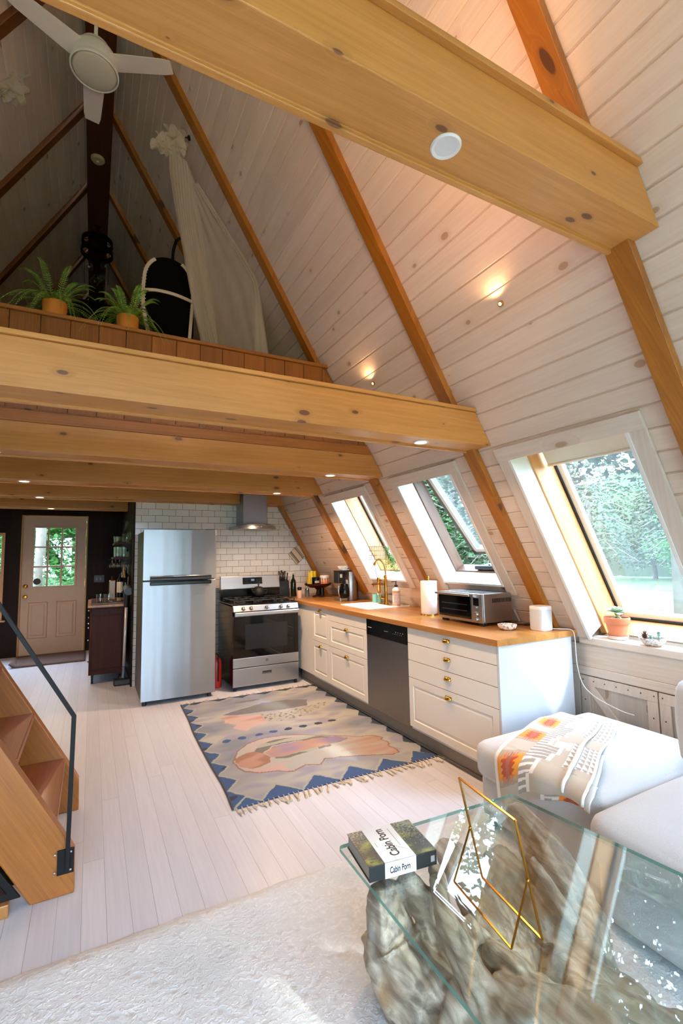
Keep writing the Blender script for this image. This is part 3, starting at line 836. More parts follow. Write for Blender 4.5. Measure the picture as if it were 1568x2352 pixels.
# ---------------------------------------------------------------- kitchen run
XF = 2.181
def panel_front(mb, y0, y1, z0, z1, xf=XF, raised=True, g=.0015):
    """framed cabinet front facing -x"""
    y0 += g; y1 -= g; z0 += g; z1 -= g; t = .019
    if not raised:
        mb.box(xf, xf+t, y0, y1, z0, z1); return
    f = .052; b = .012; d = .007
    O = [(y0, z0), (y1, z0), (y1, z1), (y0, z1)]
    def ring(o, x): return [(x, a, c) for a, c in ((y0+o, z0+o), (y1-o, z0+o), (y1-o, z1-o), (y0+o, z1-o))]
    R_ = [ring(0, xf+t), ring(0, xf+.001), ring(.001, xf), ring(f, xf), ring(f+.004, xf+d), ring(f+.010, xf+d), ring(f+.026, xf+.002), ring(f+.03, xf+.002)]
    mb.loft(R_)
def cup_pull(y, z, parent, xf=XF):
    mb = MB(); rings = []
    for k in range(9):
        a = PI*k/8
        ring = []
        for j in range(7):
            b = (PI/2)*j/6
            # quarter dome open below
            ring.append((xf-.024*math.sin(b)*math.sin(a)-.0005, y-.032*math.cos(a), z-.012+.024*math.cos(b)*(.35+.65*math.sin(a))))
        rings.append(ring)
    mb.loft(rings, closed=False, caps=False)
    mb.box(xf-.002, xf-.0002, y-.031, y+.031, z-.011, z+.010)
    o = mk('cup_pull', mb, M['brass'], parent, smooth=50, solid=.002)
    return o
def cabinet(y0, y1, label, fronts, loc_z=.1):
    t = thing('base_cabinet', label, 'cabinet', (2.5, (y0+y1)/2, 0), 'white base cabinets')
    mk('body', MB().box(XF+.020, 2.80, y0+.0015, y1-.0015, .114, .875), M['whitem'], t)
    for kind, z0, z1, raised, pull in fronts:
        mb = MB(); panel_front(mb, y0, y1, z0, z1, raised=raised)
        d = mk(kind, mb, M['white'], t, bevel=.0015)
        if pull: cup_pull((y0+y1)/2, pull, d)
    return t
cabinet(2.150, 3.066, 'wide white drawer cabinet at the near end of the worktop with four brass cup pulls',
        [('drawer', .758, .873, False, .838), ('drawer', .629, .757, False, .712), ('drawer', .501, .628, False, .584), ('drawer', .136, .500, True, .455)])
cabinet(3.690, 4.450, 'white sink cabinet between the dishwasher and the narrow cabinet, two framed drawers',
        [('false_front', .768, .873, False, None), ('drawer', .511, .767, True, .722), ('drawer', .136, .510, True, .468)])
cabinet(4.452, 4.865, 'narrow white cabinet nearest the cooker with two small framed drawers',
        [('drawer', .515, .873, True, .850), ('drawer', .136, .514, True, .470)])
t = thing('filler_panel', 'plain white corner panel between the narrow cabinet and the cooker', 'cabinet panel', (2.3, 5.0, 0))
mk('board', MB().box(XF+.002, XF+.03, 4.867, 5.30, .136, .873), M['white'], t, bevel=.002)
mk('corner_box', MB().box(2.205, 2.80, 4.868, 5.95, .12, .873), M['whitem'], t)
t = thing('cabinet_end_panel', 'tall flat white end panel of the kitchen run facing the sofa', 'cabinet panel', (2.5, 2.14, 0))
mk('panel', MB().box(XF-.001, 2.845, 2.132, 2.1485, .0, .8755), M['whitem'], t, bevel=.001)
t = thing('plinth', 'grey plinth board under the white kitchen cabinets', 'plinth', (2.24, 3.9, 0))
mk('board', MB().box(2.236, 2.25, 2.15, 5.30, .0, .113), M['plinth'], t)
mk('floor_strip', MB().box(2.226, 2.2355, 2.15, 5.30, .0, .018), M['plinth'], t, bevel=.002)
# worktop
t = thing('worktop', 'butcher block worktop running along the sloping wall', 'worktop', (2.5, 3.9, .876))
mb = MB()
# with sink cut-out
SX0, SX1, SY0, SY1 = 2.345, 2.86, 3.94, 4.52
for x0, x1, y0, y1 in ((2.163, 2.898, 2.122, SY0+.02), (2.163, SX0+.02, SY0+.02, SY1-.02), (SX1-.02, 2.898, SY0+.02, SY1-.02), (2.163, 2.898, SY1-.02, 5.30), (2.135, 2.898, 5.30, 5.966)):
    mb.box(x0, x1, y0, y1, .8762, .914)
mk('slab', mb, M['butcher'], t)
# sink
t = thing('kitchen_sink', 'white inset sink in the worktop below the plant skylight', 'sink', (2.6, 4.23, .914))
mb = MB()
def rr(x0, x1, y0, y1, z, r=.03, n=4):
    P = []
    for cx, cy, a0 in ((x1-r, y1-r, 0), (x0+r, y1-r, 90), (x0+r, y0+r, 180), (x1-r, y0+r, 270)):
        for k in range(n+1):
            a = math.radians(a0+90*k/n); P.append((cx+r*math.cos(a), cy+r*math.sin(a), z))
    return P
mb.loft([rr(SX0, SX1, SY0, SY1, .9145), rr(SX0, SX1, SY0, SY1, .918), rr(SX0+.005, SX1-.005, SY0+.005, SY1-.005, .920), rr(SX0+.03, SX1-.21, SY0+.03, SY1-.03, .919), rr(SX0+.036, SX1-.215, SY0+.036, SY1-.036, .912), rr(SX0+.045, SX1-.225, SY0+.045, SY1-.045, .74), rr(SX0+.08, SX1-.26, SY0+.09, SY1-.09, .73)], caps=True)
mk('bowl', mb, M['sink'], t, smooth=50)
mk('drain', MB().lathe([(.001, .732), (.035, .732), (.04, .735)], (2.50, 4.23, 0), 20), M['chrome'], t, smooth=40)
# dishwasher
t = thing('dishwasher', 'stainless dishwasher with black control strip between white cabinets', 'dishwasher', (2.5, 3.378, 0))
mk('door', MB().box(XF+.001, XF+.03, 3.070, 3.686, .12, .735), M['steel_dark'], t, bevel=.003)
mk('control_panel', MB().box(XF-.001, XF+.03, 3.070, 3.686, .7365, .872), M['black'], t, bevel=.003)
mk('body', MB().box(XF+.031, 2.79, 3.072, 3.684, .12, .872), M['blackp'], t)
pp = plain('pale_print', 'b8b8b8', .5)
for k in range(5): mk('indicator_mark', MB().box(XF-.0017, XF-.001, 3.14+k*.03, 3.152+k*.03, .795, .7965), pp, t)
for k in range(4): mk('indicator_mark', MB().sphere((XF-.001, 3.13+k*.032, .812), (.001, .004, .004), 8, 4), pp, t)
mk('indicator_mark', MB().box(XF-.0017, XF-.001, 3.34, 3.40, .80, .802), pp, t); mk('brand_mark', MB().box(XF-.0017, XF-.001, 3.60, 3.66, .80, .806), pp, t)

# ---------------------------------------------------------------- cooker
XA, XB, YF = 1.366, 2.124, 5.13
t = thing('gas_cooker', 'stainless and black gas cooker beside the fridge', 'cooker', (1.745, 5.45, 0))
mk('side_panels', MB().box(XA, XB, YF+.03, 5.80, .045, .895), M['black'], t, bevel=.002)
dr = mk('storage_drawer', MB().box(XA, XB, YF, YF+.028, .045, .236), M['steel_h'], t, bevel=.004)
mb = MB(); mb.box(1.69, 1.80, YF-.0035, YF+.001, .150, .188); mk('recessed_grip', mb, M['steel_dark'], dr, bevel=.003)
mk('grip_slot', MB().box(1.695, 1.795, YF-.0038, YF-.0036, .165, .183), M['gasket'], dr)
dd = mk('oven_door', MB().box(XA, XB, YF, YF+.028, .243, .345), M['steel_h'], t, bevel=.004)
mk('door_glass', MB().box(XA+.002, XB-.002, YF+.001, YF+.028, .346, .800), M['ovenglass'], dd, bevel=.004)
mk('viewing_window', MB().box(1.50, 1.99, YF-.0002, YF+.0008, .43, .70), plain('tinted_window', '15110f', .25), dd)
mk('maker_badge', MB().lathe([(.001, 0), (.014, 0), (.016, .0012)], (1.745, YF-.0005, .298), 20, ax=Matrix.Rotation(PI/2, 3, 'X')), M['greyp'], dd)
hb = MB(); hb.box(XA+.005, XB-.005, YF-.048, YF-.022, .792, .838); hb.box(XA+.01, XA+.05, YF-.03, YF+.002, .80, .832); hb.box(XB-.05, XB-.01, YF-.03, YF+.002, .80, .832)
mk('oven_handle', hb, M['steel_h'], dd, bevel=.01)
vt = MB()
for k in range(5): vt.box(1.46+k*.115, 1.53+k*.115, YF-.0004, YF+.002, .822, .832)
mk('control_fascia', MB().hexa([(XA, YF-.01, .842), (XB, YF-.01, .842), (XB, YF+.05, .842), (XA, YF+.05, .842), (XA, YF+.012, .905), (XB, YF+.012, .905), (XB, YF+.05, .905), (XA, YF+.05, .905)]), M['steel_h'], t, bevel=.004)
A = Matrix.Rotation(PI/2-.34, 3, 'X')
for k, x in enumerate((1.478, 1.566, 1.744, 1.914, 2.003)):
    c = Vector((x, YF-.004, .872))
    kb = mk('knob', MB().lathe([(.023, 0), (.023, .004), (.019, .007), (.0165, .026), (.0145, .029), (.001, .029)], c, 24, ax=A), M['steel_h'], t, smooth=40)
    g = MB(); g.T = Matrix.Translation(c) @ A.to_4x4(); g.box(-.004, .004, -.015, .015, .027, .034)
    mk('grip_bar', g, M['chrome'], kb, bevel=.002)
mk('cooktop', MB().box(XA, XB, YF+.01, 5.74, .906, .918), M['black'], t, bevel=.004)
for k in range(3):
    g = MB(); x0, x1 = XA+.02+k*.242, XA+.02+k*.242+.235; z = .958
    for yy in (5.19, 5.42, 5.67): g.box(x0, x1, yy-.006, yy+.006, z-.012, z)
    for xx in (x0+.006, (x0+x1)/2, x1-.006): g.box(xx-.006, xx+.006, 5.185, 5.675, z-.012, z)
    for xx in (x0+.006, x1-.006):
        for yy in (5.19, 5.67): g.box(xx-.006, xx+.006, yy-.006, yy+.006, .918, z-.01)
    mk('grate', g, M['iron'], t, bevel=.002)
for x in (1.50, 1.745, 1.99):
    for y in ((5.30, 5.55) if x != 1.745 else (5.43,)):
        mk('burner', MB().lathe([(.05, .918), (.048, .928), (.036, .930), (.034, .938), (.001, .940)], (x, y, 0), 24), M['iron'], t, smooth=40)
bg_ = mk('backguard', MB().hexa([(XA+.004, 5.735, 1.045), (XB+.004, 5.735, 1.045), (XB+.004, 5.80, 1.045), (XA+.004, 5.80, 1.045), (XA+.008, 5.755, 1.205), (XB, 5.755, 1.205), (XB, 5.80, 1.205), (XA+.008, 5.80, 1.205)]), M['steel_h'], t, bevel=.008)
mk('riser', MB().box(XA+.004, XB, 5.742, 5.80, .918, 1.044), M['black'], t, bevel=.002)
mk('clock_panel', MB().hexa([(1.645, 5.739, 1.10), (1.895, 5.739, 1.10), (1.895, 5.75, 1.10), (1.645, 5.75, 1.10), (1.645, 5.7505, 1.182), (1.895, 5.7505, 1.182), (1.895, 5.76, 1.182), (1.645, 5.76, 1.182)]), M['black'], bg_, bevel=.003)
dg = MB()
for k, x in enumerate((1.752, 1.766, 1.780)):
    dg.box(x, x+.009, 5.743, 5.7438, 1.142, 1.1435); dg.box(x, x+.009, 5.7455, 5.746, 1.158, 1.1595); dg.box(x+.0075, x+.009, 5.744, 5.745, 1.142, 1.1595)
mk('clock_digits', dg, M['display'], bg_)
bt = MB()
for k in range(3):
    for j in range(2):
        for x in (1.665, 1.83): bt.box(x+k*.018, x+k*.018+.007, 5.7405+j*.004, 5.7412+j*.004, 1.122+j*.026, 1.1245+j*.026)
mk('button_marks', bt, M['greyp'], bg_)
for x in (XA+.03, XB-.03):
    for y in (5.16, 5.76): mk('foot', MB().lathe([(.016, 0), (.014, .046)], (x, y, 0), 12), M['rubber'], t)
# kettle-like black pot at the back of the hob
t = thing('black_pot', 'small black lidded pot at the back of the cooker in front of the clock', 'pot', (1.80, 5.60, .959))
mk('body', MB().lathe([(.001, .959), (.055, .959), (.072, .975), (.078, 1.01), (.070, 1.045), (.066, 1.05)], (1.80, 5.60, 0), 28), M['iron'], t, smooth=50)
ld_ = mk('lid', MB().lathe([(.07, 1.05), (.068, 1.056), (.04, 1.073), (.012, 1.079), (.001, 1.08)], (1.80, 5.60, 0), 28), M['iron'], t, smooth=50)
mk('lid_knob', MB().lathe([(.006, 1.078), (.005, 1.088), (.013, 1.095), (.012, 1.104), (.001, 1.107)], (1.80, 5.60, 0), 16), M['iron'], ld_, smooth=50)
mk('spout', MB().tube(crv([(1.745, 5.575, 1.005), (1.715, 5.56, 1.02), (1.70, 5.553, 1.05)], 5), [.016]*4+[.011]*7, 10), M['iron'], t, smooth=True)
mk('handle', MB().tube(crv([(1.875, 5.60, 1.035), (1.905, 5.60, 1.03), (1.90, 5.60, .995), (1.875, 5.60, .99)], 5), .006, 8), M['iron'], t, smooth=True)

# ---------------------------------------------------------------- hood
t = thing('cooker_hood', 'stainless chimney hood with curved glass canopy on the tile wall', 'cooker hood', (1.775, 5.75, 1.76))
mk('chimney', MB().box(1.625, 1.93, 5.655, 5.965, 1.83, 2.30), M['steel'], t, bevel=.002)
mb = MB(); Rg = []
for k in range(17):
    u = k/16*2-1; x = 1.775+u*.24; yf = 5.52+.05*u*u; zt = 1.835-.03*u*u
    Rg.append([(x, yf, 1.775), (x, 5.96, 1.775), (x, 5.96, zt), (x, yf+.01, zt)])
mb.loft(Rg); bd = mk('motor_housing', mb, M['steel_h'], t, smooth=30)
Rg = []
for k in range(25):
    u = k/24*2-1; x = 1.80+u*.44; yf = 5.50+.10*u*u; z = 1.828-.062*u*u
    Rg.append([(x, yf, z), (x, 5.90, z), (x, 5.90, z+.006), (x, yf, z+.006)])
gm = MB().loft(Rg); mk('glass_canopy', gm, M['clearglass'], t, smooth=30)
for k in range(5): mk('button', MB().lathe([(.006, 0), (.006, .003), (.001, .004)], (1.735+k*.019, 5.523, 1.803), 12, ax=Matrix.Rotation(PI/2, 3, 'X')), M['chrome'], bd, smooth=40)

# ---------------------------------------------------------------- fridge
FX0, FX1, FY = .450, 1.170, 5.10
t = thing('refrigerator', 'tall two door stainless refrigerator with black handle band', 'refrigerator', (.81, 5.4, 0))
mk('cabinet', MB().box(FX0+.004, FX1-.004, FY+.06, 5.80, .04, 1.715), plain('grey_fridge_side', '4a4540', .5), t, bevel=.004)
def fdoor(name, z0, z1):
    R_ = []
    n = 16; outl = []
    for k in range(n+1):
        u = k/n*2-1; outl.append((lerp(FX0, FX1, k/n), FY-.012*(1-u*u)))
    ring0 = [(x, y, z0) for x, y in outl]+[(FX1, FY+.058, z0), (FX0, FY+.058, z0)]
    ring1 = [(x, y, z1) for x, y, _ in ring0]
    return mk(name, MB().loft([ring0, ring1]), M['steel'], t, smooth=35, bevel=.003)
fdoor('fridge_door', .045, 1.207); fz = fdoor('freezer_door', 1.219, 1.731)
hn = MB(); hn.box(.515, 1.115, FY-.046, FY-.012, 1.243, 1.258); hn.box(.515, 1.115, FY-.05, FY-.03, 1.215, 1.243)
mk('handle_band', hn, M['blackp'], fz, bevel=.005)
mk('lower_handle_band', MB().box(.515, 1.115, FY-.048, FY-.014, 1.168, 1.204), M['black'], t, bevel=.006)
mk('handle_trim', MB().tube([(.517, FY-.04, 1.255), (1.113, FY-.04, 1.255)], .007, 10), M['steel_h'], fz, smooth=True)
for x in (.49, 1.12):
    mk('foot', MB().lathe([(.022, 0), (.02, .04)], (x, FY+.05, 0), 14), M['blackp'], t)
mk('hinge_cover', MB().box(FX1-.10, FX1-.005, FY+.0, FY+.09, 1.7155, 1.738), M['blackp'], t, bevel=.004)
# extinguisher and cable in the gap
t = thing('fire_extinguisher', 'red fire extinguisher in the gap between fridge and cooker', 'fire extinguisher', (1.262, 5.43, 0))
mk('cylinder', MB().lathe([(.001, 0), (.052, 0), (.055, .01), (.055, .27), (.04, .31), (.018, .325), (.016, .34)], (1.262, 5.43, 0), 24), plain('extinguisher_red', 'b5281c', .35), t, smooth=40)
mk('valve', MB().box(1.250, 1.274, 5.418, 5.442, .34, .37), M['brass2'], t, bevel=.003)
mk('lever', MB().slab((1.262, 5.36, .385), (1.262, 5.47, .365), (0, 0, 1), .016, .006), M['blackm'], t)
mk('hose', MB().tube(crv([(1.262, 5.41, .36), (1.262, 5.36, .34), (1.262, 5.355, .2), (1.262, 5.36, .08)], 6), .008, 8), M['rubber'], t, smooth=True)
t = mk('fridge_cable', MB().tube(crv([(1.19, 5.72, 1.22), (1.215, 5.65, 1.18), (1.225, 5.60, 1.0), (1.21, 5.66, .8), (1.235, 5.62, .5), (1.22, 5.6, .2), (1.24, 5.62, .006)], 8), .005, 8), plain('brown_cable', '4a2418', .5), smooth=True, loc=(1.22, 5.65, .0), label='brown power cable hanging behind the right side of the fridge', cat='cable')

# ---------------------------------------------------------------- things on the worktop
W = .9142
t = thing('coffee_machine', 'stainless coffee machine with a black glass jug by the corner', 'coffee machine', (2.70, 5.06, W))
mb = MB(); mb.lathe([(.001, 0), (.092, 0), (.095, .004), (.095, .33), (.092, .334), (.001, .334)], (2.765, 5.05, W), 36); 
mk('steel_shell', mb, M['steel'], t, smooth=40)
mk('control_column', MB().box(2.600, 2.672, 5.03, 5.15, W+.20, W+.334), M['blackp'], t, bevel=.006)
mk('base_plate', MB().box(2.60, 2.75, 4.99, 5.15, W, W+.035), M['steel_h'], t, bevel=.004)
mk('top_lid', MB().box(2.60, 2.855, 4.965, 5.155, W+.3345, W+.345), M['blackp'], t, bevel=.003)
jg = mk('glass_jug', MB().lathe([(.001, .04), (.048, .04), (.060, .06), (.061, .11), (.052, .155), (.044, .172), (.044, .195), (.001, .197)], (2.655, 4.99, W), 28), M['black'], t, smooth=40)
mk('jug_handle', MB().tube(crv([(2.60, 4.985, W+.175), (2.575, 4.975, W+.165), (2.57, 4.97, W+.10), (2.59, 4.98, W+.06)], 6), .008, 8), M['steel_h'], jg, smooth=True)
mk('clock_window', MB().box(2.622, 2.650, 5.0275, 5.0298, W+.265, W+.305), plain('pale_clock', 'cfc8b8', .4), t)
t.location += Vector((-.085, -.165, 0))
t = thing('filter_bowl', 'white fluted coffee filters stacked in a bowl on top of the coffee machine', 'bowl', (2.70, 5.09, W+.346))
mb = MB(); seg = 48; Rg = []
for r0_, z_ in ((.028, 0), (.045, .01), (.066, .05)): Rg.append([(2.70+(r0_+(.0035 if k % 2 else -.0035)*z_*20)*math.cos(2*PI*k/seg), 5.09+(r0_+(.0035 if k % 2 else -.0035)*z_*20)*math.sin(2*PI*k/seg), W+.346+z_) for k in range(seg)])
mb.loft(Rg, caps=False); mk('fluted_filters', mb, M['paper'], t, solid=.003)
t.location += Vector((-.085, -.165, 0))
t = mk('folded_napkin', MB().tube(crv([(2.66, 5.03, W+.352), (2.72, 5.02, W+.353), (2.765, 5.03, W+.36), (2.775, 5.035, W+.375), (2.74, 5.03, W+.372)], 6), .007, 8, flat=.6), M['paper'], smooth=True, loc=(2.72, 5.03, W+.346), label='folded cream napkin at the front edge of the coffee machine top', cat='napkin')
t.location += Vector((-.085, -.165, 0))
# knife block
t = thing('knife_block', 'black knife block with seven knives behind the cooker corner', 'knife block', (2.22, 5.86, W))
mb = MB().prism([(2.145, 5.83, W), (2.145, 5.95, W), (2.145, 5.93, W+.22), (2.145, 5.85, W+.20)], (.15, 0, 0))
mk('block', mb, M['blackp'], t, bevel=.004)
for k in range(7):
    x = 2.165+(k % 4)*.034; y = 5.865+.035*(k//4); z = W+.20+.008*(k//4)
    hm = MB().tube([(x, y+.0, z-.01), (x+.002, y-.012, z+.06), (x+.004, y-.02, z+.105+.012*(k % 3))], [.009, .010, .011], 8)
    kk = mk('knife_handle', hm, M['blackp'], t, smooth=True)
    mk('steel_band', MB().tube([(x-.007, y-.008, z+.0), (x-.0055, y-.022, z+.105)], .0035, 6), M['chrome'], kk, smooth=True)
t = thing('oil_bottle', 'dark green glass oil bottle beside the knife block', 'bottle', (2.335, 5.80, W))
mk('glass', MB().lathe([(.001, 0), (.034, 0), (.036, .01), (.036, .17), (.03, .205), (.014, .235), (.012, .275), (.014, .28), (.001, .281)], (2.335, 5.80, W), 24), plain('dark_bottle_glass', '171a0c', .08), t, smooth=40)
mk('cork', MB().lathe([(.009, .281), (.010, .297), (.001, .298)], (2.335, 5.80, W), 12), plain('cork', 'b08c58', .8), t, smooth=40)
t = thing('salt_jar', 'small glass jar of pink salt with black lid at the worktop corner', 'jar', (2.305, 5.52, W))
mk('glass', MB().lathe([(.001, 0), (.030, 0), (.032, .006), (.032, .08), (.024, .095), (.001, .096)], (2.305, 5.52, W), 20), plain('pink_salt', 'c9a898', .5), t, smooth=40)
mk('lid', MB().lathe([(.024, .0965), (.026, .10), (.026, .135), (.001, .137)], (2.305, 5.52, W), 20), M['blackp'], t, smooth=40)
# corner stand
t = thing('pedestal_stand', 'dark wooden pedestal tray in the worktop corner', 'stand', (2.56, 5.52, W))
mk('tray', MB().lathe([(.001, .12), (.10, .12), (.165, .15), (.172, .172), (.165, .172), (.155, .158), (.001, .156)], (2.56, 5.52, W), 40), M['cartwood'], t, smooth=40)
mk('stem', MB().lathe([(.001, 0), (.075, 0), (.07, .012), (.025, .03), (.02, .09), (.05, .12)], (2.56, 5.52, W), 24), M['cartwood'], t, smooth=40)
ZT = W+.1565
t = thing('tea_tin', 'low dark tin with pale label on the pedestal tray', 'tin', (2.50, 5.45, ZT))
mk('body', MB().lathe([(.001, 0), (.048, 0), (.05, .004), (.05, .075), (.001, .076)], (2.50, 5.45, ZT), 28), M['black'], t, smooth=40)
mk('lid', MB().lathe([(.051, .0765), (.051, .094), (.046, .096), (.001, .096)], (2.50, 5.45, ZT), 28), M['blackm'], t, smooth=40)
lb = MB()
for k in range(8):
    a0 = -2.3+k*.16; a1 = a0+.16
    lb.poly([(2.50+.0505*math.cos(a0), 5.45+.0505*math.sin(a0), ZT+.025), (2.50+.0505*math.cos(a1), 5.45+.0505*math.sin(a1), ZT+.025), (2.50+.0505*math.cos(a1), 5.45+.0505*math.sin(a1), ZT+.055), (2.50+.0505*math.cos(a0), 5.45+.0505*math.sin(a0), ZT+.055)])
mk('label', lb, plain('pale_label', 'a89a8a', .6), t)
t = thing('patterned_tub', 'round tub with orange and white pattern and white lid on the pedestal tray', 'tub', (2.615, 5.44, ZT))
def tubcol(u, v):
    a = u*10 % 1
    return srgb('e0662e') if abs(a-.5)*2 > v*1.1 else (srgb('e9d9c8') if abs(a-.5)*2 < v*.7 else srgb('3f6a4a'))
mb = MB(); mb.grid(lambda u, v: Vector((2.615+.056*math.cos(2*PI*u), 5.44+.056*math.sin(2*PI*u), ZT+v*.085)), 60, 10, colfn=tubcol)
mk('wall', mb, M['cover'], t, smooth=True)
mk('lid', MB().lathe([(.0575, .085), (.060, .09), (.060, .112), (.05, .118), (.001, .118)], (2.615, 5.44, ZT), 28), M['whitep'], t, smooth=40)
t = thing('snack_bag', 'crumpled yellow bag standing on the pedestal tray', 'bag', (2.50, 5.56, ZT))
def bag(u, v):
    a = 2*PI*u; rx = .062*(1-.15*v)*(1+.08*math.sin(5*a+v*3)); ry = .03*(1-.8*v**1.5)+.003*math.sin(7*a)
    return Vector((2.50+rx*math.cos(a), 5.57+ry*math.sin(a), ZT+v*(.165+.01*math.sin(3*a))))
mk('foil', MB().grid(bag, 40, 14), plain('yellow_foil', 'd4b81e', .4, 0.0, .15, 40, .4), t, smooth=True)
t = thing('storage_jar', 'greenish glass storage jar at the right edge of the pedestal tray', 'jar', (2.68, 5.53, ZT))
mk('glass', MB().lathe([(.001, 0), (.036, 0), (.038, .005), (.038, .085), (.03, .10), (.001, .101)], (2.68, 5.53, ZT), 22), plain('olive_glass', '565426', .15), t, smooth=40)
mk('lid', MB().lathe([(.031, .1015), (.031, .118), (.001, .119)], (2.68, 5.53, ZT), 22), M['chrome'], t, smooth=40)
for i, (x, y, r, h, lab) in enumerate(((2.47, 5.66, .03, .085, 'small glass jar under the left side of the pedestal tray'), (2.70, 5.70, .032, .10, 'dark jar under the right side of the pedestal tray'))):
    t = thing('spice_jar', lab, 'jar', (x, y, W))
    mk('glass', MB().lathe([(.001, 0), (r, 0), (r, h), (.001, h)], (x, y, W), 18), plain('jar_glass_%d' % i, ('6a6458', '18120c')[i], .2), t, smooth=40)
    mk('lid', MB().lathe([(r*.9, h+.0005), (r*.9, h+.018), (.001, h+.019)], (x, y, W), 18), (M['chrome'], M['blackp'])[i], t, smooth=40)
# soap pair, tumbler, dispenser behind the tap
t = thing('soap_dispenser', 'patterned soap bottle with black pump right of the tap', 'bottle', (2.712, 3.985, W+.006))
def soapcol(u, v):
    a = u*18; b = v*14
    if .42 < u < .56 and .2 < v < .7: return srgb('d8d8dc')
    p = math.sin(a*PI)*math.sin(b*PI)
    if v > .86 or v < .1: return srgb('d59a6a')
    return srgb('d9a37c') if p > .45 else (srgb('9c8fa0') if p < -.3 else srgb('d9cfcb'))
c = Vector((2.712, 3.985, W+.006))
mb = MB(); mb.grid(lambda u, v: c+Vector((.040*math.cos(2*PI*u), .040*math.sin(2*PI*u), .008+v*.145)), 90, 40, colfn=soapcol)
mk('label', mb, M['cover'], t, smooth=True)
mk('bottle_body', MB().lathe([(.001, 0), (.038, 0), (.0395, .006), (.0395, .155), (.036, .170), (.018, .185), (.016, .19), (.001, .19)], c, 28), M['whitep'], t, smooth=40)
pm = MB(); pm.lathe([(.017, .1905), (.017, .212), (.006, .214), (.005, .240), (.008, .241), (.008, .249), (.001, .25)], c, 18); pm.slab(c+Vector((.0, 0, .245)), c+Vector((-.035, .028, .243)), (0, 0, 1), .010, .008)
mk('pump', pm, M['blackp'], t, smooth=40)
c = Vector((2.768, 4.385, W+.006))
t = thing('dish_soap_bottle', 'small clear and green washing up bottle behind the tap', 'bottle', c)
mk('bottle_body', MB().lathe([(.001, 0), (.024, 0), (.026, .01), (.026, .12), (.014, .14), (.001, .141)], c, 22), plain('green_soap', '7fb09a', .2), t, smooth=40)
mk('shoulder', MB().lathe([(.0265, .085), (.0265, .12), (.015, .1415), (.012, .15), (.001, .151)], c, 22), M['whitep'], t, smooth=40)
mk('cap', MB().lathe([(.011, .1515), (.011, .172), (.001, .173)], c, 14), M['blackp'], t, smooth=40)
c = Vector((2.755, 4.455, W+.006))
t = thing('candle_tumbler', 'pale turquoise tumbler at the back of the sink left of the tap', 'tumbler', c)
mk('cup', MB().lathe([(.001, 0), (.031, 0), (.033, .005), (.034, .088), (.031, .088), (.029, .01), (.001, .009)], c, 26), plain('turquoise_glass', '8fcfc6', .2), t, smooth=40)

# ---------------------------------------------------------------- brass spring tap
c = Vector((2.72, 4.185, W+.006))
t = thing('kitchen_tap', 'tall brass spring tap with a second spout behind the sink', 'tap', c)
mk('deck_plate', MB().loft([rr(c.x-.03, c.x+.03, c.y-.13, c.y+.13, c.z, .029), rr(c.x-.03, c.x+.03, c.y-.13, c.y+.13, c.z+.005, .029)]), M['gold'], t, bevel=.001)
mk('column', MB().lathe([(.026, .005), (.024, .012), (.019, .02), (.019, .10), (.016, .105), (.016, .27), (.019, .275), (.019, .295), (.012, .30)], c, 24), M['gold'], t, smooth=40)
mk('mixer_body', MB().tube([c+Vector((0, 0, .065)), c+Vector((0, .075, .065))], .017, 18), M['gold'], t, smooth=40)
mk('lever', MB().tube([c+Vector((0, .075, .065)), c+Vector((-.01, .105, .085)), c+Vector((-.015, .14, .15))], [.012, .006, .005], 12), M['gold'], t, smooth=40)
hose = crv([c+Vector((0, 0, .30)), c+Vector((0, .005, .37)), c+Vector((0, .04, .43)), c+Vector((0, .10, .465)), c+Vector((0, .165, .46)), c+Vector((0, .205, .43))], 8)
mk('inner_hose', MB().tube(hose, .006, 10), M['greyp'], t, smooth=True)
# coil spring round the hose
pts = [Vector(p) for p in hose]; L = [0]
for a, b in zip(pts, pts[1:]): L.append(L[-1]+(b-a).length)
tot = L[-1]; coil = []; turns = 26; nseg = turns*8
for k in range(nseg+1):
    s_ = tot*k/nseg; i = max(j for j in range(len(L)) if L[j] <= s_+1e-9); i = min(i, len(pts)-2)
    p = pts[i].lerp(pts[i+1], (s_-L[i])/max(1e-9, L[i+1]-L[i])); tg = (pts[i+1]-pts[i]).normalized(); n1 = Vector((1, 0, 0)); n2 = tg.cross(n1)
    a = 2*PI*turns*k/nseg; coil.append(p+n1*math.cos(a)*.0125+n2*math.sin(a)*.0125)
mk('spring', MB().tube(coil, .0024, 5), M['gold'], t, smooth=True)
mk('spray_head', MB().tube([c+Vector((0, .205, .432)), c+Vector((0, .212, .415)), c+Vector((0, .215, .40))], [.014, .016, .012], 14), M['brass2'], t, smooth=40)
mk('guide_rod', MB().tube([c+Vector((0, .213, .405)), c+Vector((0, .185, .32)), c+Vector((0, .155, .26))], .0035, 8), M['greyp'], t, smooth=True)
d = c+Vector((0, .135, 0))
mk('second_column', MB().lathe([(.013, .105), (.017, .11), (.017, .24), (.019, .245), (.019, .27), (.008, .275)], d, 20), M['gold'], t, smooth=40)
mk('upper_bridge', MB().tube([c+Vector((0, 0, .245)), d+Vector((0, 0, .245))], .008, 12), M['gold'], t, smooth=True)
mk('spout_arm', MB().tube([c+Vector((0, 0, .205)), d+Vector((0, .0, .205)), d+Vector((-.0, .10, .20)), d+Vector((0, .13, .195))], [.014, .014, .013, .011], 14), M['gold'], t, smooth=40)
mk('spout_outlet', MB().tube([d+Vector((0, .10, .20)), d+Vector((0, .095, .165))], .011, 12), M['gold'], t, smooth=40)
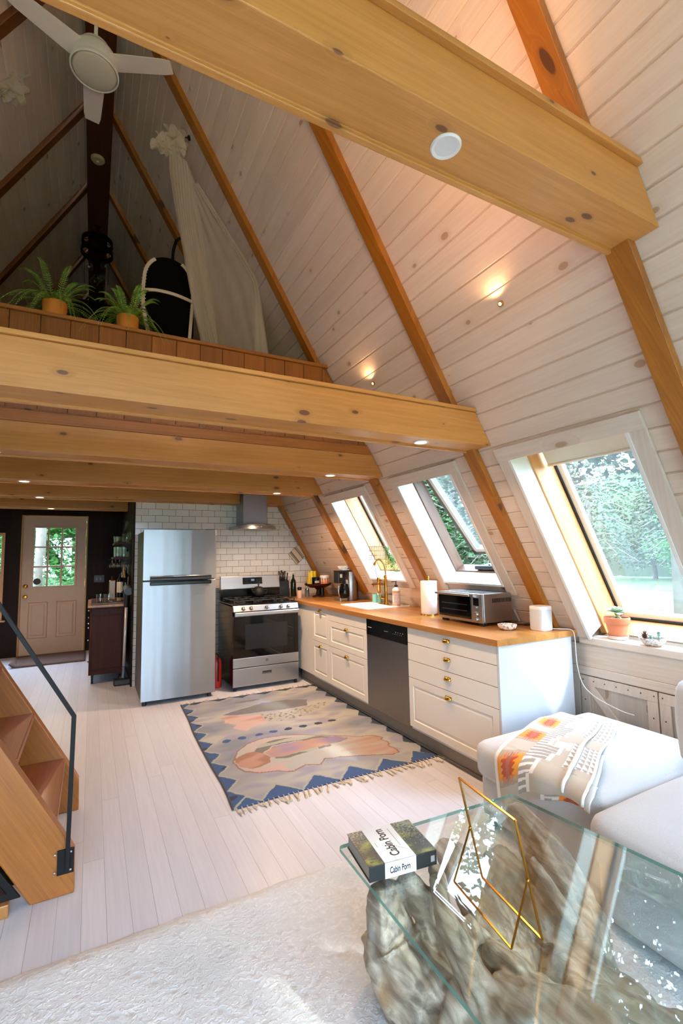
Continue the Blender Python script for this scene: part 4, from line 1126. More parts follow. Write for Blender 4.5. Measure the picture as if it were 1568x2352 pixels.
# ---------------------------------------------------------------- paper towel
c = Vector((2.585, 3.30, W))
t = thing('paper_towel_holder', 'brass holder carrying the white kitchen roll', 'holder', c)
mk('base', MB().lathe([(.001, 0), (.075, 0), (.077, .004), (.074, .009), (.001, .010)], c, 36), M['brass'], t, smooth=40)
mk('rod', MB().tube([c+Vector((0, 0, .009)), c+Vector((0, 0, .305))], .005, 10), M['brass'], t, smooth=True)
mk('finial', MB().sphere(c+Vector((0, 0, .318)), (.008, .008, .014), 12, 8), M['brass'], t, smooth=True)
mk('paper_towel_roll', MB().lathe([(.022, .0105), (.068, .0105), (.070, .014), (.070, .286), (.068, .290), (.022, .290), (.020, .286), (.020, .014)], c, 40), M['paper'], loc=c+Vector((0, 0, .0105)), smooth=40, label='tall white kitchen paper roll standing on a brass base', cat='paper towel')
# ---------------------------------------------------------------- toaster oven
x0, x1, y0, y1, z0, z1 = 2.470, 2.768, 2.550, 3.035, .935, 1.143
t = thing('toaster_oven', 'stainless countertop toaster oven on the worktop', 'toaster oven', ((x0+x1)/2, (y0+y1)/2, W))
mk('shell', MB().box(x0+.012, x1, y0, y1, z0, z1), metal('toaster_steel', 'aeaeac', .33, Y, .1), t, bevel=.008)
mk('front_frame', MB().box(x0, x0+.0115, y0, y1, z0, z1), M['steel_h'], t, bevel=.003)
dr = mk('door_glass', MB().box(x0-.005, x0-.0005, y0+.115, y1-.012, z0+.02, z1-.025), M['ovenglass'], t, bevel=.002)
hd = MB(); hd.box(x0-.035, x0-.012, y0+.10, y1+.0, z1-.022, z1-.006); hd.box(x0-.02, x0, y0+.12, y0+.145, z1-.022, z1-.008); hd.box(x0-.02, x0, y1-.04, y1-.015, z1-.022, z1-.008)
mk('door_handle', hd, M['steel_h'], dr, bevel=.004)
mk('side_flap', MB().hexa([(x0-.03, y0+.06, z1-.02), (x0+.01, y0+.055, z1-.03), (x0+.01, y0+.10, z1-.03), (x0-.03, y0+.10, z1-.02), (x0-.03, y0+.06, z1-.005), (x0+.01, y0+.055, z1-.012), (x0+.01, y0+.10, z1-.012), (x0-.03, y0+.10, z1-.005)]), M['steel_h'], dr)
rk = MB()
for k in range(2): rk.box(x0-.0055, x0-.005, y0+.15, y1-.05, z0+.075+k*.045, z0+.079+k*.045)
mk('rack_line', rk, M['chrome'], dr)
mk('display_panel', MB().box(x0-.002, x0-.0002, y0+.035, y0+.09, z1-.085, z1-.03), M['black'], t, bevel=.001)
A = Matrix.Rotation(-PI/2, 3, 'Y')
for k, (zz, rr_) in enumerate(((z0+.095, .011), (z0+.062+.0, .019), (z0+.025, .019))):
    if k == 0: zz = z0+.112
    mk('dial', MB().lathe([(rr_, 0), (rr_, .012), (rr_*.85, .016), (.001, .016)], (x0, y0+.058, zz), 20, ax=A), M['steel_h'], t, smooth=40)
vn = MB()
for k in range(16): vn.box(x0+.10+k*.012, x0+.106+k*.012, y0-.0015, y0-.0002, z1-.065, z1-.035)
mk('side_vent', vn, M['blackm'], t)
tr_ = MB()
for k in range(9): tr_.box(x0+.02, x1-.03, y0+.04+k*.05, y0+.048+k*.05, z1+.0002, z1+.003)
mk('top_ribs', tr_, M['chrome'], t)
for xx in (x0+.03, x1-.03):
    for yy in (y0+.03, y1-.05): mk('foot', MB().box(xx-.02, xx+.02, yy-.022, yy+.022, W, z0-.0005), M['blackp'], t, bevel=.004)
# speaker, bowl, plug lead
c = Vector((2.70, 2.245, W))
t = thing('smart_speaker', 'small white rounded speaker near the end of the worktop', 'speaker', c)
def sq(r, z, e=.55):
    P = []
    for k in range(40):
        a = 2*PI*k/40; ca, sa = math.cos(a), math.sin(a)
        P.append((c.x+r*math.copysign(abs(ca)**e, ca), c.y+r*math.copysign(abs(sa)**e, sa), c.z+z))
    return P
mk('base_ring', MB().loft([sq(.055, 0), sq(.059, .006), sq(.059, .012)]), M['whitep'], t, smooth=40)
mk('fabric_grille', MB().loft([sq(.060, .0125), sq(.060, .138)]), plain('white_grille', 'd8dadb', .8, 0, .06, 500, .3), t, smooth=40)
mk('top_cap', MB().loft([sq(.060, .1385), sq(.060, .155), sq(.056, .161), sq(.04, .162)]), M['whitep'], t, smooth=40)
mk('power_cord', MB().tube(crv([(2.745, 2.20, W+.01), (2.80, 2.17, W+.006), (2.845, 2.127, W+.002), (2.85, 2.108, .87), (2.853, 2.105, .70), (2.86, 2.08, .58), (2.875, 2.03, .52), (2.90, 1.96, .48), (2.905, 1.85, .455), (2.905, 1.78, .452)], 8), .0028, 8), M['whitep'], t, smooth=True)
c = Vector((2.52, 2.375, W))
t = mk('trinket_dish', MB().lathe([(.001, .003), (.03, .003), (.032, 0), (.035, 0), (.055, .012), (.063, .03), (.0635, .037), (.060, .037), (.052, .016), (.001, .009)], c, 36), [M['speckle']], smooth=50, loc=c, label='small shallow white and rust dish beside the white speaker', cat='dish')
t = mk('plug_lead', MB().tube(crv([(2.70, 2.56, W+.008), (2.73, 2.50, W+.007), (2.76, 2.44, W+.008), (2.80, 2.40, W+.012)], 6), [.005]*6+[.006]*6+[.009]*7, 8), M['blackp'], smooth=True, loc=(2.75, 2.5, W), label='black plug and lead lying behind the toaster oven', cat='cable')
# oven mitt
c = Vector((2.455, 5.945, 1.455))
t = thing('pot_holder', 'striped square pot holder hanging on the tile wall by the rafter', 'pot holder', c)
def phc(u, v):
    for a in (.13, .19, .25, .62, .68, .76):
        if abs(u-a) < .018: return srgb('1c1612')
    return srgb('cdb89c')
mb = MB(); A = Matrix.Rotation(math.radians(-40), 4, 'Y')
mb.T = Matrix.Translation(c) @ A
mb.grid(lambda u, v: Vector(((u-.5)*.185, -.006-.005*math.sin(PI*u)*math.sin(PI*v), (v-.5)*.185)), 60, 16, colfn=phc)
mk('cloth', mb, M['blanket'], t, smooth=True, solid=.008)
mk('hanging_loop', MB().tube(crv([c+Vector((.0, .0, .125)), c+Vector((.012, 0, .145)), c+Vector((0, 0, .16)), c+Vector((-.012, 0, .145)), c+Vector((0, 0, .125))], 4), .003, 6), M['fringe'], t, smooth=True)

# ---------------------------------------------------------------- basket and plant at the plant skylight
c = Vector((2.665, 4.42, 1.40)); 
t = thing('wire_basket', 'brown wire basket hung in the plant skylight', 'basket', (2.73, 4.33, 1.39))
mb = MB(); bx0, bx1, by0, by1, bz0, bz1 = 2.66, 2.80, 4.25, 4.42, 1.385, 1.525
for z in (bz0, (bz0*2+bz1)/3, (bz0+2*bz1)/3, bz1):
    mb.tube([(bx0, by0, z), (bx1, by0, z), (bx1, by1, z), (bx0, by1, z), (bx0, by0, z)], .0022, 5)
for k in range(8):
    for a, b in (((lerp(bx0, bx1, k/7), by0), 0), ((lerp(bx0, bx1, k/7), by1), 0), ((bx0, lerp(by0, by1, k/7)), 0), ((bx1, lerp(by0, by1, k/7)), 0)):
        mb.tube([(a[0], a[1], bz0), (a[0], a[1], bz1)], .0018, 5)
mk('wirework', mb, plain('brown_wire', '6a4630', .5, .4), t)
mk('hook', MB().tube([(bx1, by1, bz1), (bx1+.03, by1+.05, bz1+.08)], .0022, 5), M['blackm'], t)
t = thing('plant_caddy', 'small black wire caddy holding the trailing plant in the skylight', 'caddy', (2.92, 4.14, 1.37))
mb = MB(); bx0, bx1, by0, by1, bz0, bz1 = 2.86, 2.96, 4.06, 4.20, 1.345, 1.43
for z in (bz0, bz1): mb.tube([(bx0, by0, z), (bx1, by0, z), (bx1, by1, z), (bx0, by1, z), (bx0, by0, z)], .0025, 5)
for k in range(8):
    for a in ((lerp(bx0, bx1, k/7), by0), (bx0, lerp(by0, by1, k/7)), (bx1, lerp(by0, by1, k/7))): mb.tube([(a[0], a[1], bz0), (a[0], a[1], bz1)], .0018, 5)
mk('wirework', mb, M['blackm'], t)
mk('hook', MB().tube([(bx1, by1, bz1), (bx1+.02, by1+.10, bz1+.10)], .0022, 5), M['blackm'], t)
t = thing('trailing_plant', 'green trailing plant hanging down in front of the plant skylight', 'plant', (2.80, 4.20, 1.40))
stems = MB(); lv = MB()
for k in range(26):
    a = R.uniform(0, 2*PI); b0 = Vector((2.82+R.uniform(-.04, .06), 4.20+R.uniform(-.05, .05), 1.50+R.uniform(-.03, .03))); ln_ = R.uniform(.08, .30)
    pts = [b0, b0+Vector((.03*math.cos(a), .04*math.sin(a), .02)), b0+Vector((.035*math.cos(a), .05*math.sin(a), -ln_*.5)), b0+Vector((.03*math.cos(a)+R.uniform(-.01, .01), .04*math.sin(a), -ln_))]
    cv = crv(pts, 6); stems.tube(cv, .0012, 4)
    for j in range(2, len(cv)):
        for q in range(4):
            p = Vector(cv[j]); d1 = Vector((R.uniform(-1, 1), R.uniform(-1, 1), R.uniform(-.8, .4))).normalized()*R.uniform(.012, .024); d2 = d1.cross(Vector((R.uniform(-1, 1), R.uniform(-1, 1), 1))).normalized()*.004
            lv.poly([p, p+d1*.5+d2, p+d1, p+d1*.5-d2])
mk('stems', stems, M['succ_stem'], t); mk('leaves', lv, M['trailing'], t)
# ---------------------------------------------------------------- entry door, hall window
t = thing('door_1', None, None, ((DX0+DX1)/2, 8.67, 0), kind='structure')
jm = MB(); jm.box(DX0-.02, DX0, 8.64, 8.75, 0, 2.12); jm.box(DX1, DX1+.02, 8.64, 8.75, 0, 2.12); jm.box(DX0-.02, DX1+.02, 8.64, 8.75, 2.1205, 2.135)
mk('door_frame', jm, plain('tan_door_frame', 'a8763c', .5), t)
WX0, WX1, WZ0, WZ1 = -.800, -.238, 1.035, 1.945
lf = MB()
for a, b, c_, d in ((DX0+.004, WX0, .01, 2.115), (WX1, DX1-.004, .01, 2.115), (WX0, WX1, .01, WZ0), (WX0, WX1, WZ1, 2.115)): lf.box(a, b, 8.665, 8.705, c_, d)
leaf = mk('door_leaf', lf, M['doorpaint'], t)
gf = MB(); w_ = .022
for a, b, c_, d in ((WX0-w_, WX0+.006, WZ0-w_, WZ1+w_), (WX1-.006, WX1+w_, WZ0-w_, WZ1+w_), (WX0, WX1, WZ0-w_, WZ0+.006), (WX0, WX1, WZ1-.006, WZ1+w_)): gf.box(a, b, 8.656, 8.6645, c_, d)
for k in (1, 2):
    x = lerp(WX0, WX1, k/3); gf.box(x-.012, x+.012, 8.655, 8.672, WZ0, WZ1); z = lerp(WZ0, WZ1, k/3); gf.box(WX0, WX1, 8.656, 8.671, z-.012, z+.012)
mk('glazing_bars', gf, M['doorpaint'], leaf, bevel=.003)
mk('pane', MB().box(WX0+.001, WX1-.001, 8.676, 8.682, WZ0+.001, WZ1-.001), M['clearglass'], leaf)
for a, b in ((-.845, -.585), (-.475, -.20)):
    p = MB(); O = [(a, .25), (b, .25), (b, .80), (a, .80)]
    def rg(o, y): return [(a+o, y, .25+o), (b-o, y, .25+o), (b-o, y, .80-o), (a+o, y, .80-o)]
    p.loft([rg(0, 8.6645), rg(.008, 8.658), rg(.016, 8.664), rg(.04, 8.664), rg(.055, 8.658), rg(.06, 8.658)])
    mk('raised_panel', p, M['doorpaint'], leaf)
A = Matrix.Rotation(PI/2, 3, 'X')
mk('deadbolt', MB().lathe([(.032, 0), (.032, .012), (.02, .02), (.001, .021)], (-.888, 8.664, 1.045), 20, ax=A), M['brass2'], leaf, smooth=40)
mk('door_knob', MB().lathe([(.030, 0), (.030, .006), (.012, .012), (.012, .035), (.028, .045), (.028, .062), (.001, .068)], (-.888, 8.664, .885), 22, ax=A), M['brass2'], leaf, smooth=40)
for z in (1.86, 1.06, .28): mk('hinge', MB().box(DX1-.006, DX1+.012, 8.652, 8.664, z-.05, z+.05), M['brass2'], t)
mk('threshold', MB().box(DX0, DX1, 8.63, 8.75, .0005, .009), M['steel_dark'], t)
t = mk('round_sticker', MB().lathe([(.001, 0), (.052, 0), (.052, .003), (.001, .004)], (-.742, 8.6755, 1.112), 8, ax=A), plain('brown_sticker', '3a2a26', .6), loc=(-.742, 8.6755, 1.112), label='dark eight sided sticker in the lower left pane of the entry door', cat='sticker')
t = thing('doormat', 'grey brown doormat lying curled in front of the entry door', 'mat', (-.5, 8.2, 0))
mb = MB()
def mat_(u, v):
    x = lerp(-.95, -.05, u); y = lerp(7.78, 8.58, v); z = .012+ (.03*max(0, (u-.0))*0)+.05*max(0, (.10-u)/.10)**2*(1-v)
    return Vector((x, y, z))
mb.grid(mat_, 30, 10); mk('pile', mb, plain('mat_pile', '6a5650', .98, 0, .2, 80, .5), t, smooth=True, solid=.016)
t = thing('window_6', None, None, (-1.55, 8.67, .56), kind='structure')
fr = MB()
for a, b, c_, d in ((-1.95, -1.165, .56, .60), (-1.95, -1.165, 1.82, 1.86), (-1.95, -1.91, .6, 1.82), (-1.205, -1.165, .6, 1.82), (-1.91, -1.205, 1.19, 1.235)): fr.box(a, b, 8.645, 8.70, c_, d)
mk('frame', fr, M['honey'], t, bevel=.003)
mk('pane', MB().box(-1.915, -1.2, 8.69, 8.696, .59, 1.83), M['clearglass'], t)
mk('stool', MB().box(-2.0, -1.12, 8.60, 8.66, .535, .558), M['honey'], t, bevel=.003)
t = thing('outlet_plate', 'dark double socket plate on the brown wall right of the entry door', 'socket', (.11, 8.655, 1.125))
mk('plate', MB().box(.035, .185, 8.650, 8.6595, 1.065, 1.18), M['blackp'], t, bevel=.003)
for k in range(2):
    s_ = mk('switch', MB().box(.062+k*.055, .088+k*.055, 8.646, 8.6495, 1.10, 1.145), M['greyp'], t, bevel=.002)

# bar cart
t = thing('bar_cart', 'dark wooden bar cart on castors beside the entry hall wall', 'cart', (.17, 6.75, 0))
mk('body', MB().box(-.005, .36, 6.30, 7.18, .105, .875), M['cartwood'], t, bevel=.004)
mk('end_frame', MB().box(.012, .343, 6.289, 6.299, .79, .86), M['cartwood'], t, bevel=.003)
mk('end_panel', MB().box(.02, .335, 6.292, 6.299, .17, .775), M['cartwood'], t, bevel=.004)
mk('top', MB().box(-.03, .385, 6.265, 7.21, .8755, .905), M['butcher'], t, bevel=.003)
mk('base_rail', MB().box(-.005, .36, 6.292, 6.2995, .105, .155), M['cartwood'], t, bevel=.003)
for x in (.03, .32):
    for y in (6.35, 7.12):
        w_ = mk('castor', MB().box(x-.008, x+.022, y-.02, y+.02, .075, .1045), M['blackm'], t)
        mk('wheel', MB().lathe([(.012, -.012), (.036, -.012), (.038, 0), (.036, .012), (.012, .012)], (x+.006, y, .0385), 20, ax=Matrix.Rotation(PI/2, 3, 'Y')), M['rubber'], w_, smooth=40)
for k in range(6): mk('side_knob', MB().sphere((-.015, 6.36, (.84, .76, .69, .64, .50, .25)[k]), .010, 10, 7), M['chrome'], t, smooth=True)
t = thing('striped_board', 'dark striped serving board on the cart top', 'board', (.17, 6.7, .906))
mk('slab', MB().box(.0, .36, 6.33, 7.12, .906, .922), wood('striped_board', '7a5a3c', '2c1c12', '1a0e08', X, (0,1,0), gs=60, rough=.35, knots=0, tint=.3), t, bevel=.003)
def tumbler(x, y, z, r, h, label, stem=False, up=True, name='drinking_glass', group='bar glasses', parent=None):
    t = thing(name, label, 'glass', (x, y, z), group)
    if not stem: pr = [(.001, .004), (r*.82, .004), (r*.85, 0), (r*.9, .004), (r, h), (r*.96, h), (r*.84, .01), (.001, .009)]
    else: pr = [(.001, 0), (r*.9, 0), (r*.85, .004), (.005, .008), (.004, h*.45), (r*.6, h*.52), (r, h*.72), (r*.8, h), (r*.77, h), (r*.95, h*.72), (.001, h*.52)]
    if not up: pr = [(a, -b) for a, b in pr]
    mk('bowl', MB().lathe(pr, (x, y, z), 20, caps=False), M['clearglass'], t, smooth=40)
    return t
tumbler(.10, 6.42, .922, .045, .10, 'clear stemless glass at the front left of the cart top')
tumbler(.19, 6.40, .922, .045, .10, 'clear stemless glass right of its twin on the cart top')
t = thing('spirit_bottle', 'square amber bottle on the cart against the wall', 'bottle', (.24, 6.75, .922))
mk('glass', MB().box(.20, .275, 6.72, 6.79, .922, 1.17), plain('amber_liquor', '8a5420', .15), t, bevel=.008)
mk('neck', MB().lathe([(.016, 1.1705), (.013, 1.20), (.014, 1.215), (.001, 1.216)], (.238, 6.755, 0), 14), M['cartwood'], t, smooth=40)
t = thing('cork_cube', 'small pale wooden block at the right of the cart top', 'block', (.30, 6.55, .922))
mk('block', MB().box(.285, .335, 6.53, 6.58, .922, .965), plain('pale_wood_block', 'b98d55', .6), t, bevel=.003)
t = thing('label_bottle', 'dark bottle with a white round label behind the vacuum cleaner', 'bottle', (.335, 6.62, .966))
c = Vector((.315, 6.50, .966))
mk('glass', MB().lathe([(.001, 0), (.034, 0), (.036, .01), (.036, .21), (.014, .25), (.013, .285), (.001, .286)], c, 20), M['black'], t, smooth=40)
mk('white_label', MB().lathe([(.0365, .06), (.0372, .08), (.0372, .17), (.0365, .19)], c, 20, caps=False), plain('cream_label', 'dccab0', .6), t, smooth=40)

# stick vacuum leaning by the cart
t = thing('stick_vacuum', 'cordless stick vacuum with silver tube standing in front of the cart', 'vacuum cleaner', (.365, 6.18, 0))
mk('tube', MB().tube([(.358, 6.15, .20), (.372, 6.17, .87)], .017, 16), plain('silver_tube', 'c9c2bb', .3, .4), t, smooth=True)
mk('motor_body', MB().tube([(.372, 6.17, .875), (.375, 6.16, 1.00), (.378, 6.15, 1.05)], [.026, .034, .040], 18), M['blackp'], t, smooth=40)
mk('dust_bin', MB().tube([(.385, 6.06, 1.06), (.382, 6.24, 1.09)], [.045, .048], 20), M['greyp'], t, smooth=40)
mk('handle_grip', MB().tube(crv([(.385, 6.20, 1.12), (.392, 6.20, 1.20), (.39, 6.12, 1.215), (.38, 6.08, 1.13)], 5), .014, 10), M['blackp'], t, smooth=True)
mk('lower_joint', MB().tube([(.358, 6.15, .195), (.356, 6.145, .12), (.352, 6.14, .07)], [.020, .016, .020], 14), M['greyp'], t, smooth=40)
mk('floor_head', MB().box(.25, .44, 6.06, 6.16, .002, .07), M['blackp'], t, bevel=.015)
mk('head_wheel', MB().lathe([(.01, -.02), (.034, -.02), (.036, 0), (.034, .02), (.01, .02)], (.335, 6.185, .038), 20, ax=Matrix.Rotation(PI/2, 3, 'Y')), M['greyp'], t, smooth=40)

# wall shelves with glassware
def shelf(z, y0, y1, x0, label):
    t = thing('wall_shelf', label, 'shelf', (.35, (y0+y1)/2, z-.02), 'dark bar shelves')
    mk('board', MB().box(x0, .424, y0, y1, z-.022, z), M['cartwood'], t, bevel=.003)
    for y in (y0+.08, y1-.08): mk('bracket', MB().prism([(.424, y-.008, z-.0225), (.30, y-.008, z-.0225), (.424, y-.008, z-.11)], (0, .016, 0)), M['blackm'], t)
    return t
shelf(1.640, 6.35, 7.0, .235, 'upper dark shelf of the bar wall carrying the decanter'); shelf(1.462, 6.30, 7.0, .225, 'lower dark shelf of the bar wall carrying the row of tumblers')
i = 0
for y in (6.40, 6.50, 6.60, 6.70, 6.80):
    for x in (.275, .345): 
        tumbler(x, y+.01*(i % 2), 1.4625, .032, .125, 'tall clear tumbler in the row on the lower bar shelf', name='tumbler', group='tumblers on the lower bar shelf'); i += 1
for k, (x, y) in enumerate(((.27, 6.42), (.30, 6.56), (.29, 6.70))):
    tumbler(x, y, 1.6405, .045, .075, ('low round glass at the front edge of the upper bar shelf', 'low round glass in the middle of the upper bar shelf', 'low round glass at the back of the upper bar shelf')[k])
t = thing('glass_decanter', 'tall clear stoppered decanter on the upper bar shelf', 'decanter', (.375, 6.48, 1.6405))
c = Vector((.375, 6.46, 1.6405))
mk('body', MB().lathe([(.001, .003), (.045, .003), (.048, .01), (.048, .12), (.030, .15), (.013, .165), (.013, .20), (.019, .205)], c, 24), M['clearglass'], t, smooth=40)
mk('stopper', MB().lathe([(.011, .2055), (.012, .215), (.022, .235), (.018, .262), (.001, .268)], c, 18), M['clearglass'], t, smooth=40)
for k, (x, y) in enumerate(((.215, 6.34), (.255, 6.40), (.295, 6.37), (.33, 6.44), (.37, 6.37), (.385, 6.50))):
    tumbler(x, y, 1.438, .034, .10, 'stemmed glass hanging upside down under the lower bar shelf', stem=True, up=False, name='wine_glass', group='stemmed glasses hanging under the bar shelf')
t = thing('bar_tools_rack', 'dark rack of wine bottles and tools low on the bar wall', 'rack', (.36, 6.7, .95))
for k in range(4):
    mk('bottle', MB().lathe([(.001, -.12), (.036, -.12), (.038, -.10), (.038, .06), (.014, .10), (.014, .16), (.001, .161)], (.375, 6.50+k*.10, 1.16+.01*k), 16), M['ovenglass'], t, smooth=40)
mk('rail', MB().box(.33, .424, 6.42, 6.92, 1.02, 1.038), M['cartwood'], t, bevel=.003)
mk('hanging_chain', MB().tube([(.355, 6.42, 1.40), (.350, 6.42, 1.30), (.360, 6.42, 1.21)], [.006, .009, .016], 8), plain('wicker_cone', 'b07a24', .7, 0, .4, 150, .5), t, smooth=True)

# ---------------------------------------------------------------- staircase
t = thing('loft_stairs', 'steep fir staircase with open treads rising to the left', 'stairs', (-.3, 2.9, 0))
def stringer(ya, yb):
    zt = 2.9
    pts = [(-.030, ya, 0), (-.192, ya, 0), (-.192-zt/SQ3, ya, zt), (-.045-zt/SQ3+.10, ya, zt), (-.052, ya, .205), (-.033, ya, .172)]
    pts = [(-.030, ya, 0), (-.033, ya, .165), (-.050, ya, .200), (-.050-(zt-.2)/SQ3, ya, zt), (-.31-(zt-.2)/SQ3, ya, zt), (-.192, ya, 0)]
    return MB().prism(pts, (0, yb-ya, 0))
mk('stringer', stringer(2.489, 2.555), M['stair'], t, bevel=.006)
mk('stringer', stringer(3.255, 3.32), M['stair'], t, bevel=.006)
for k in range(9):
    z = .305+k*.277; x = -.105-k*.160
    mk('tread', MB().box(x-.23, x, 2.556, 3.254, z-.038, z), M['tread'], t, bevel=.004)
t = thing('stair_handrail', 'black square steel handrail bolted to the near stair stringer', 'handrail', (-.06, 2.47, .1))
mk('fixing_plate', MB().box(-.098, -.034, 2.480, 2.4885, .092, .192), M['blackm'], t, bevel=.001)
rp_ = [(-.060, 2.468, .115), (-.052, 2.468, .752), (-.052-1.5/SQ3*1.0, 2.468, .752+1.5)]
mb = MB(); w_ = .0085
def sqr(p, dx): return [(p[0]-dx, p[1]-w_, p[2]), (p[0]+dx, p[1]-w_, p[2]), (p[0]+dx, p[1]+w_, p[2]), (p[0]-dx, p[1]+w_, p[2])]
mb.loft([sqr(rp_[0], w_), sqr((rp_[1][0], rp_[1][1], rp_[1][2]), w_*1.1), sqr(rp_[2], w_*1.25)])
mk('rail_bar', mb, M['blackm'], t, bevel=.0015)
for dx in (-.010, -.056+.03-.05):
    for dz in (.105, .178): mk('bolt', MB().lathe([(.005, 0), (.005, .002), (.001, .003)], (-.036+dx*.9-.002, 2.480, dz), 10, ax=Matrix.Rotation(PI/2, 3, 'X')), M['steel_dark'], t)
t = thing('dark_cabinet', 'low black cabinet with maroon panel tucked beside the stairs', 'cabinet', (-.6, 2.52, .05))
mk('carcass', MB().box(-1.1, -.242, 2.50-.02, 2.4885, .062, .60) if False else MB().box(-1.1, -.215, 2.56, 3.15, .062, .09), M['blackm'], t, bevel=.003)
mk('base_drawer', MB().box(-1.1, -.262, 2.452, 2.4875, .0, .052), M['butcher'], t, bevel=.004)
mk('front_frame', MB().hexa([(-1.1, 2.4875-.012, .053), (-.225, 2.4875-.012, .053), (-.225, 2.4882, .053), (-1.1, 2.4882, .053), (-1.1, 2.4755, .62), (-.58, 2.4755, .62), (-.58, 2.4882, .62), (-1.1, 2.4882, .62)]), M['blackm'], t, bevel=.002)
mk('maroon_panel', MB().hexa([(-1.1, 2.470, .085), (-.275, 2.470, .085), (-.275, 2.475, .085), (-1.1, 2.475, .085), (-1.1, 2.470, .60), (-.60, 2.470, .60), (-.60, 2.475, .60), (-1.1, 2.475, .60)]), plain('maroon_panel', '1c0608', .5, Specular_IOR_Level=.15), t)

# ---------------------------------------------------------------- rugs
t = thing('pale_area_rug', 'large pale grey rug with an embossed floral pattern under the glass table', 'rug', (.9, .7, 0))
def shg(u, v):
    x = lerp(-1.3, 2.5, u); y = lerp(-1.2, 2.125-.035*u, v); e = min(1, min(u, 1-u, v, 1-v)*50)
    return Vector((x+.006*nz(y*6, 3)*(u in (0, 1)), y+.012*nz(x*7, 9)*(v in (0, 1)), .002+.012*e**.5))
mk('pile', MB().grid(shg, 150, 130), M['shag'], t, smooth=True)

HEAD = [(.125,.327),(.161,.375),(.243,.419),(.333,.43),(.421,.42),(.483,.407),(.566,.373),(.686,.32),(.784,.273),(.853,.258),(.882,.222),(.857,.212),(.872,.19),(.868,.165),(.845,.155),(.86,.12),(.85,.09),(.81,.083),(.743,.107),(.64,.132),(.548,.153),(.494,.16),(.449,.128),(.391,.151),(.32,.128),(.253,.155),(.172,.17),(.124,.198),(.101,.242),(.101,.288)]
FACE = [(.112,.30),(.183,.335),(.248,.329),(.275,.26),(.25,.22),(.199,.204),(.148,.206),(.11,.239)]
PURP = [(.268,.301),(.334,.338),(.443,.339),(.567,.336),(.682,.314),(.718,.275),(.589,.258),(.453,.258),(.339,.242),(.279,.256)]
ARC = [(.225,.333),(.28,.38),(.373,.395),(.465,.38),(.60,.35),(.72,.28),(.60,.245),(.453,.236),(.339,.225),(.29,.24),(.30,.262),(.453,.262),(.6,.27),(.66,.29),(.58,.33),(.45,.345),(.33,.345),(.25,.30)]
HAND = [(.171,.725),(.20,.69),(.185,.66),(.244,.62),(.21,.59),(.267,.527),(.315,.56),(.427,.591),(.523,.567),(.651,.591),(.805,.644),(.871,.67),(.895,.715),(.8,.70),(.635,.675),(.472,.69),(.366,.70),(.244,.735)]
DARK2 = [(.202,.758),(.312,.795),(.506,.838),(.67,.827),(.80,.785),(.75,.70),(.595,.705),(.45,.722),(.307,.73)]
cs = {k: srgb(v) for k, v in dict(cream='a8a6a0', grey='7d838d', blue='3d5681', dkblue='343c4c', peach='ad8878', org='97705f', pink='b9a09a', pur='8f7f98', dgrey='6f706c', line='8a6a58', sage='9fa193', lil='8f8ea0').items()}
def kil(u, v):
    n1 = nz(u*3, v*4, 1.0); n2 = nz(u*9, v*26, 2.0); n3 = nz(u*2.2, v*9, 5.0)
    col = lc(cs['cream'], cs['grey'], max(0, min(1, .45+n1*1.1+n3*1.6)))
    col = lc(col, cs['lil'], max(0, min(.8, n2*1.8+.15)))
    w1 = nz(u*30, v*30, 3)*.006
    uu, vv = u+w1, v+nz(u*25, v*25, 8)*.006
    # borders
    m = (vv*9.5) % 1
    tri = .062*(1-abs(m-.5)*2)
    if uu < tri: return cs['blue'] if n2 < .25 else cs['dkblue']
    if uu < tri+.012: return cs['sage']
    if 1-uu < tri*.9: return cs['dkblue']
    a = (uu*5.6+.35) % 1; tb = .070*(1-abs(a-.5)*2)
    if vv < tb: return cs['blue']
    if vv < tb+.012: return cs['sage']
    if 1-vv < .035*(1-abs(((uu*6) % 1)-.5)*2): return cs['dkblue']
    def edge(P, w=.004): return inpoly(uu, vv, P) != inpoly(uu+w, vv+w, P) or inpoly(uu, vv, P) != inpoly(uu-w, vv+w, P)
    if inpoly(uu, vv, HEAD):
        if edge(HEAD): return cs['line']
        if inpoly(uu, vv, PURP): return lc(cs['pur'], cs['peach'], max(0, min(1, nz(u*5, v*22, 4)*2+.35)))
        if inpoly(uu, vv, ARC): return cs['dgrey'] if n2 > -.2 else cs['sage']
        if inpoly(uu, vv, FACE): return lc(cs['peach'], cs['org'], max(0, min(1, .5+n2*2)))
        if uu > .6: return lc(cs['cream'], cs['peach'], max(0, min(1, (uu-.6)*3.2+nz(u*5, v*40, 6)*.8)))
        if vv < .2 and uu < .3: return cs['pink']
        return lc(cs['cream'], cs['pink'], max(0, n1))
    if edge(HEAD, .005): return cs['line']
    if inpoly(uu, vv, HAND):
        if uu < .42: return lc(cs['pink'], cs['peach'], max(0, nz(u*6, v*30, 7)*1.6))
        return lc(cs['cream'], cs['dgrey'], 1.0 if nz(u*45, v*80, 2) > .22 else 0.15)
    if inpoly(uu, vv, DARK2): return lc(cs['dgrey'], (.16, .15, .25), max(0, min(1, .3+nz(u*3, v*30, 9)*2)))
    for k, px_ in enumerate((.135, .218, .315, .40, .487, .577, .675, .763)):
        if ((uu-px_)/.024)**2+((vv-.471)/.013)**2 < 1: return cs['blue'] if k < 4 else cs['dkblue']
    if ((uu-.42)/.09)**2+((vv-.90)/.012)**2 < 1: return cs['dgrey']
    return col
t = thing('kilim_rug', 'patterned kilim rug with blue triangle border and tassels in front of the kitchen', 'rug', (1.5, 3.9, 0))
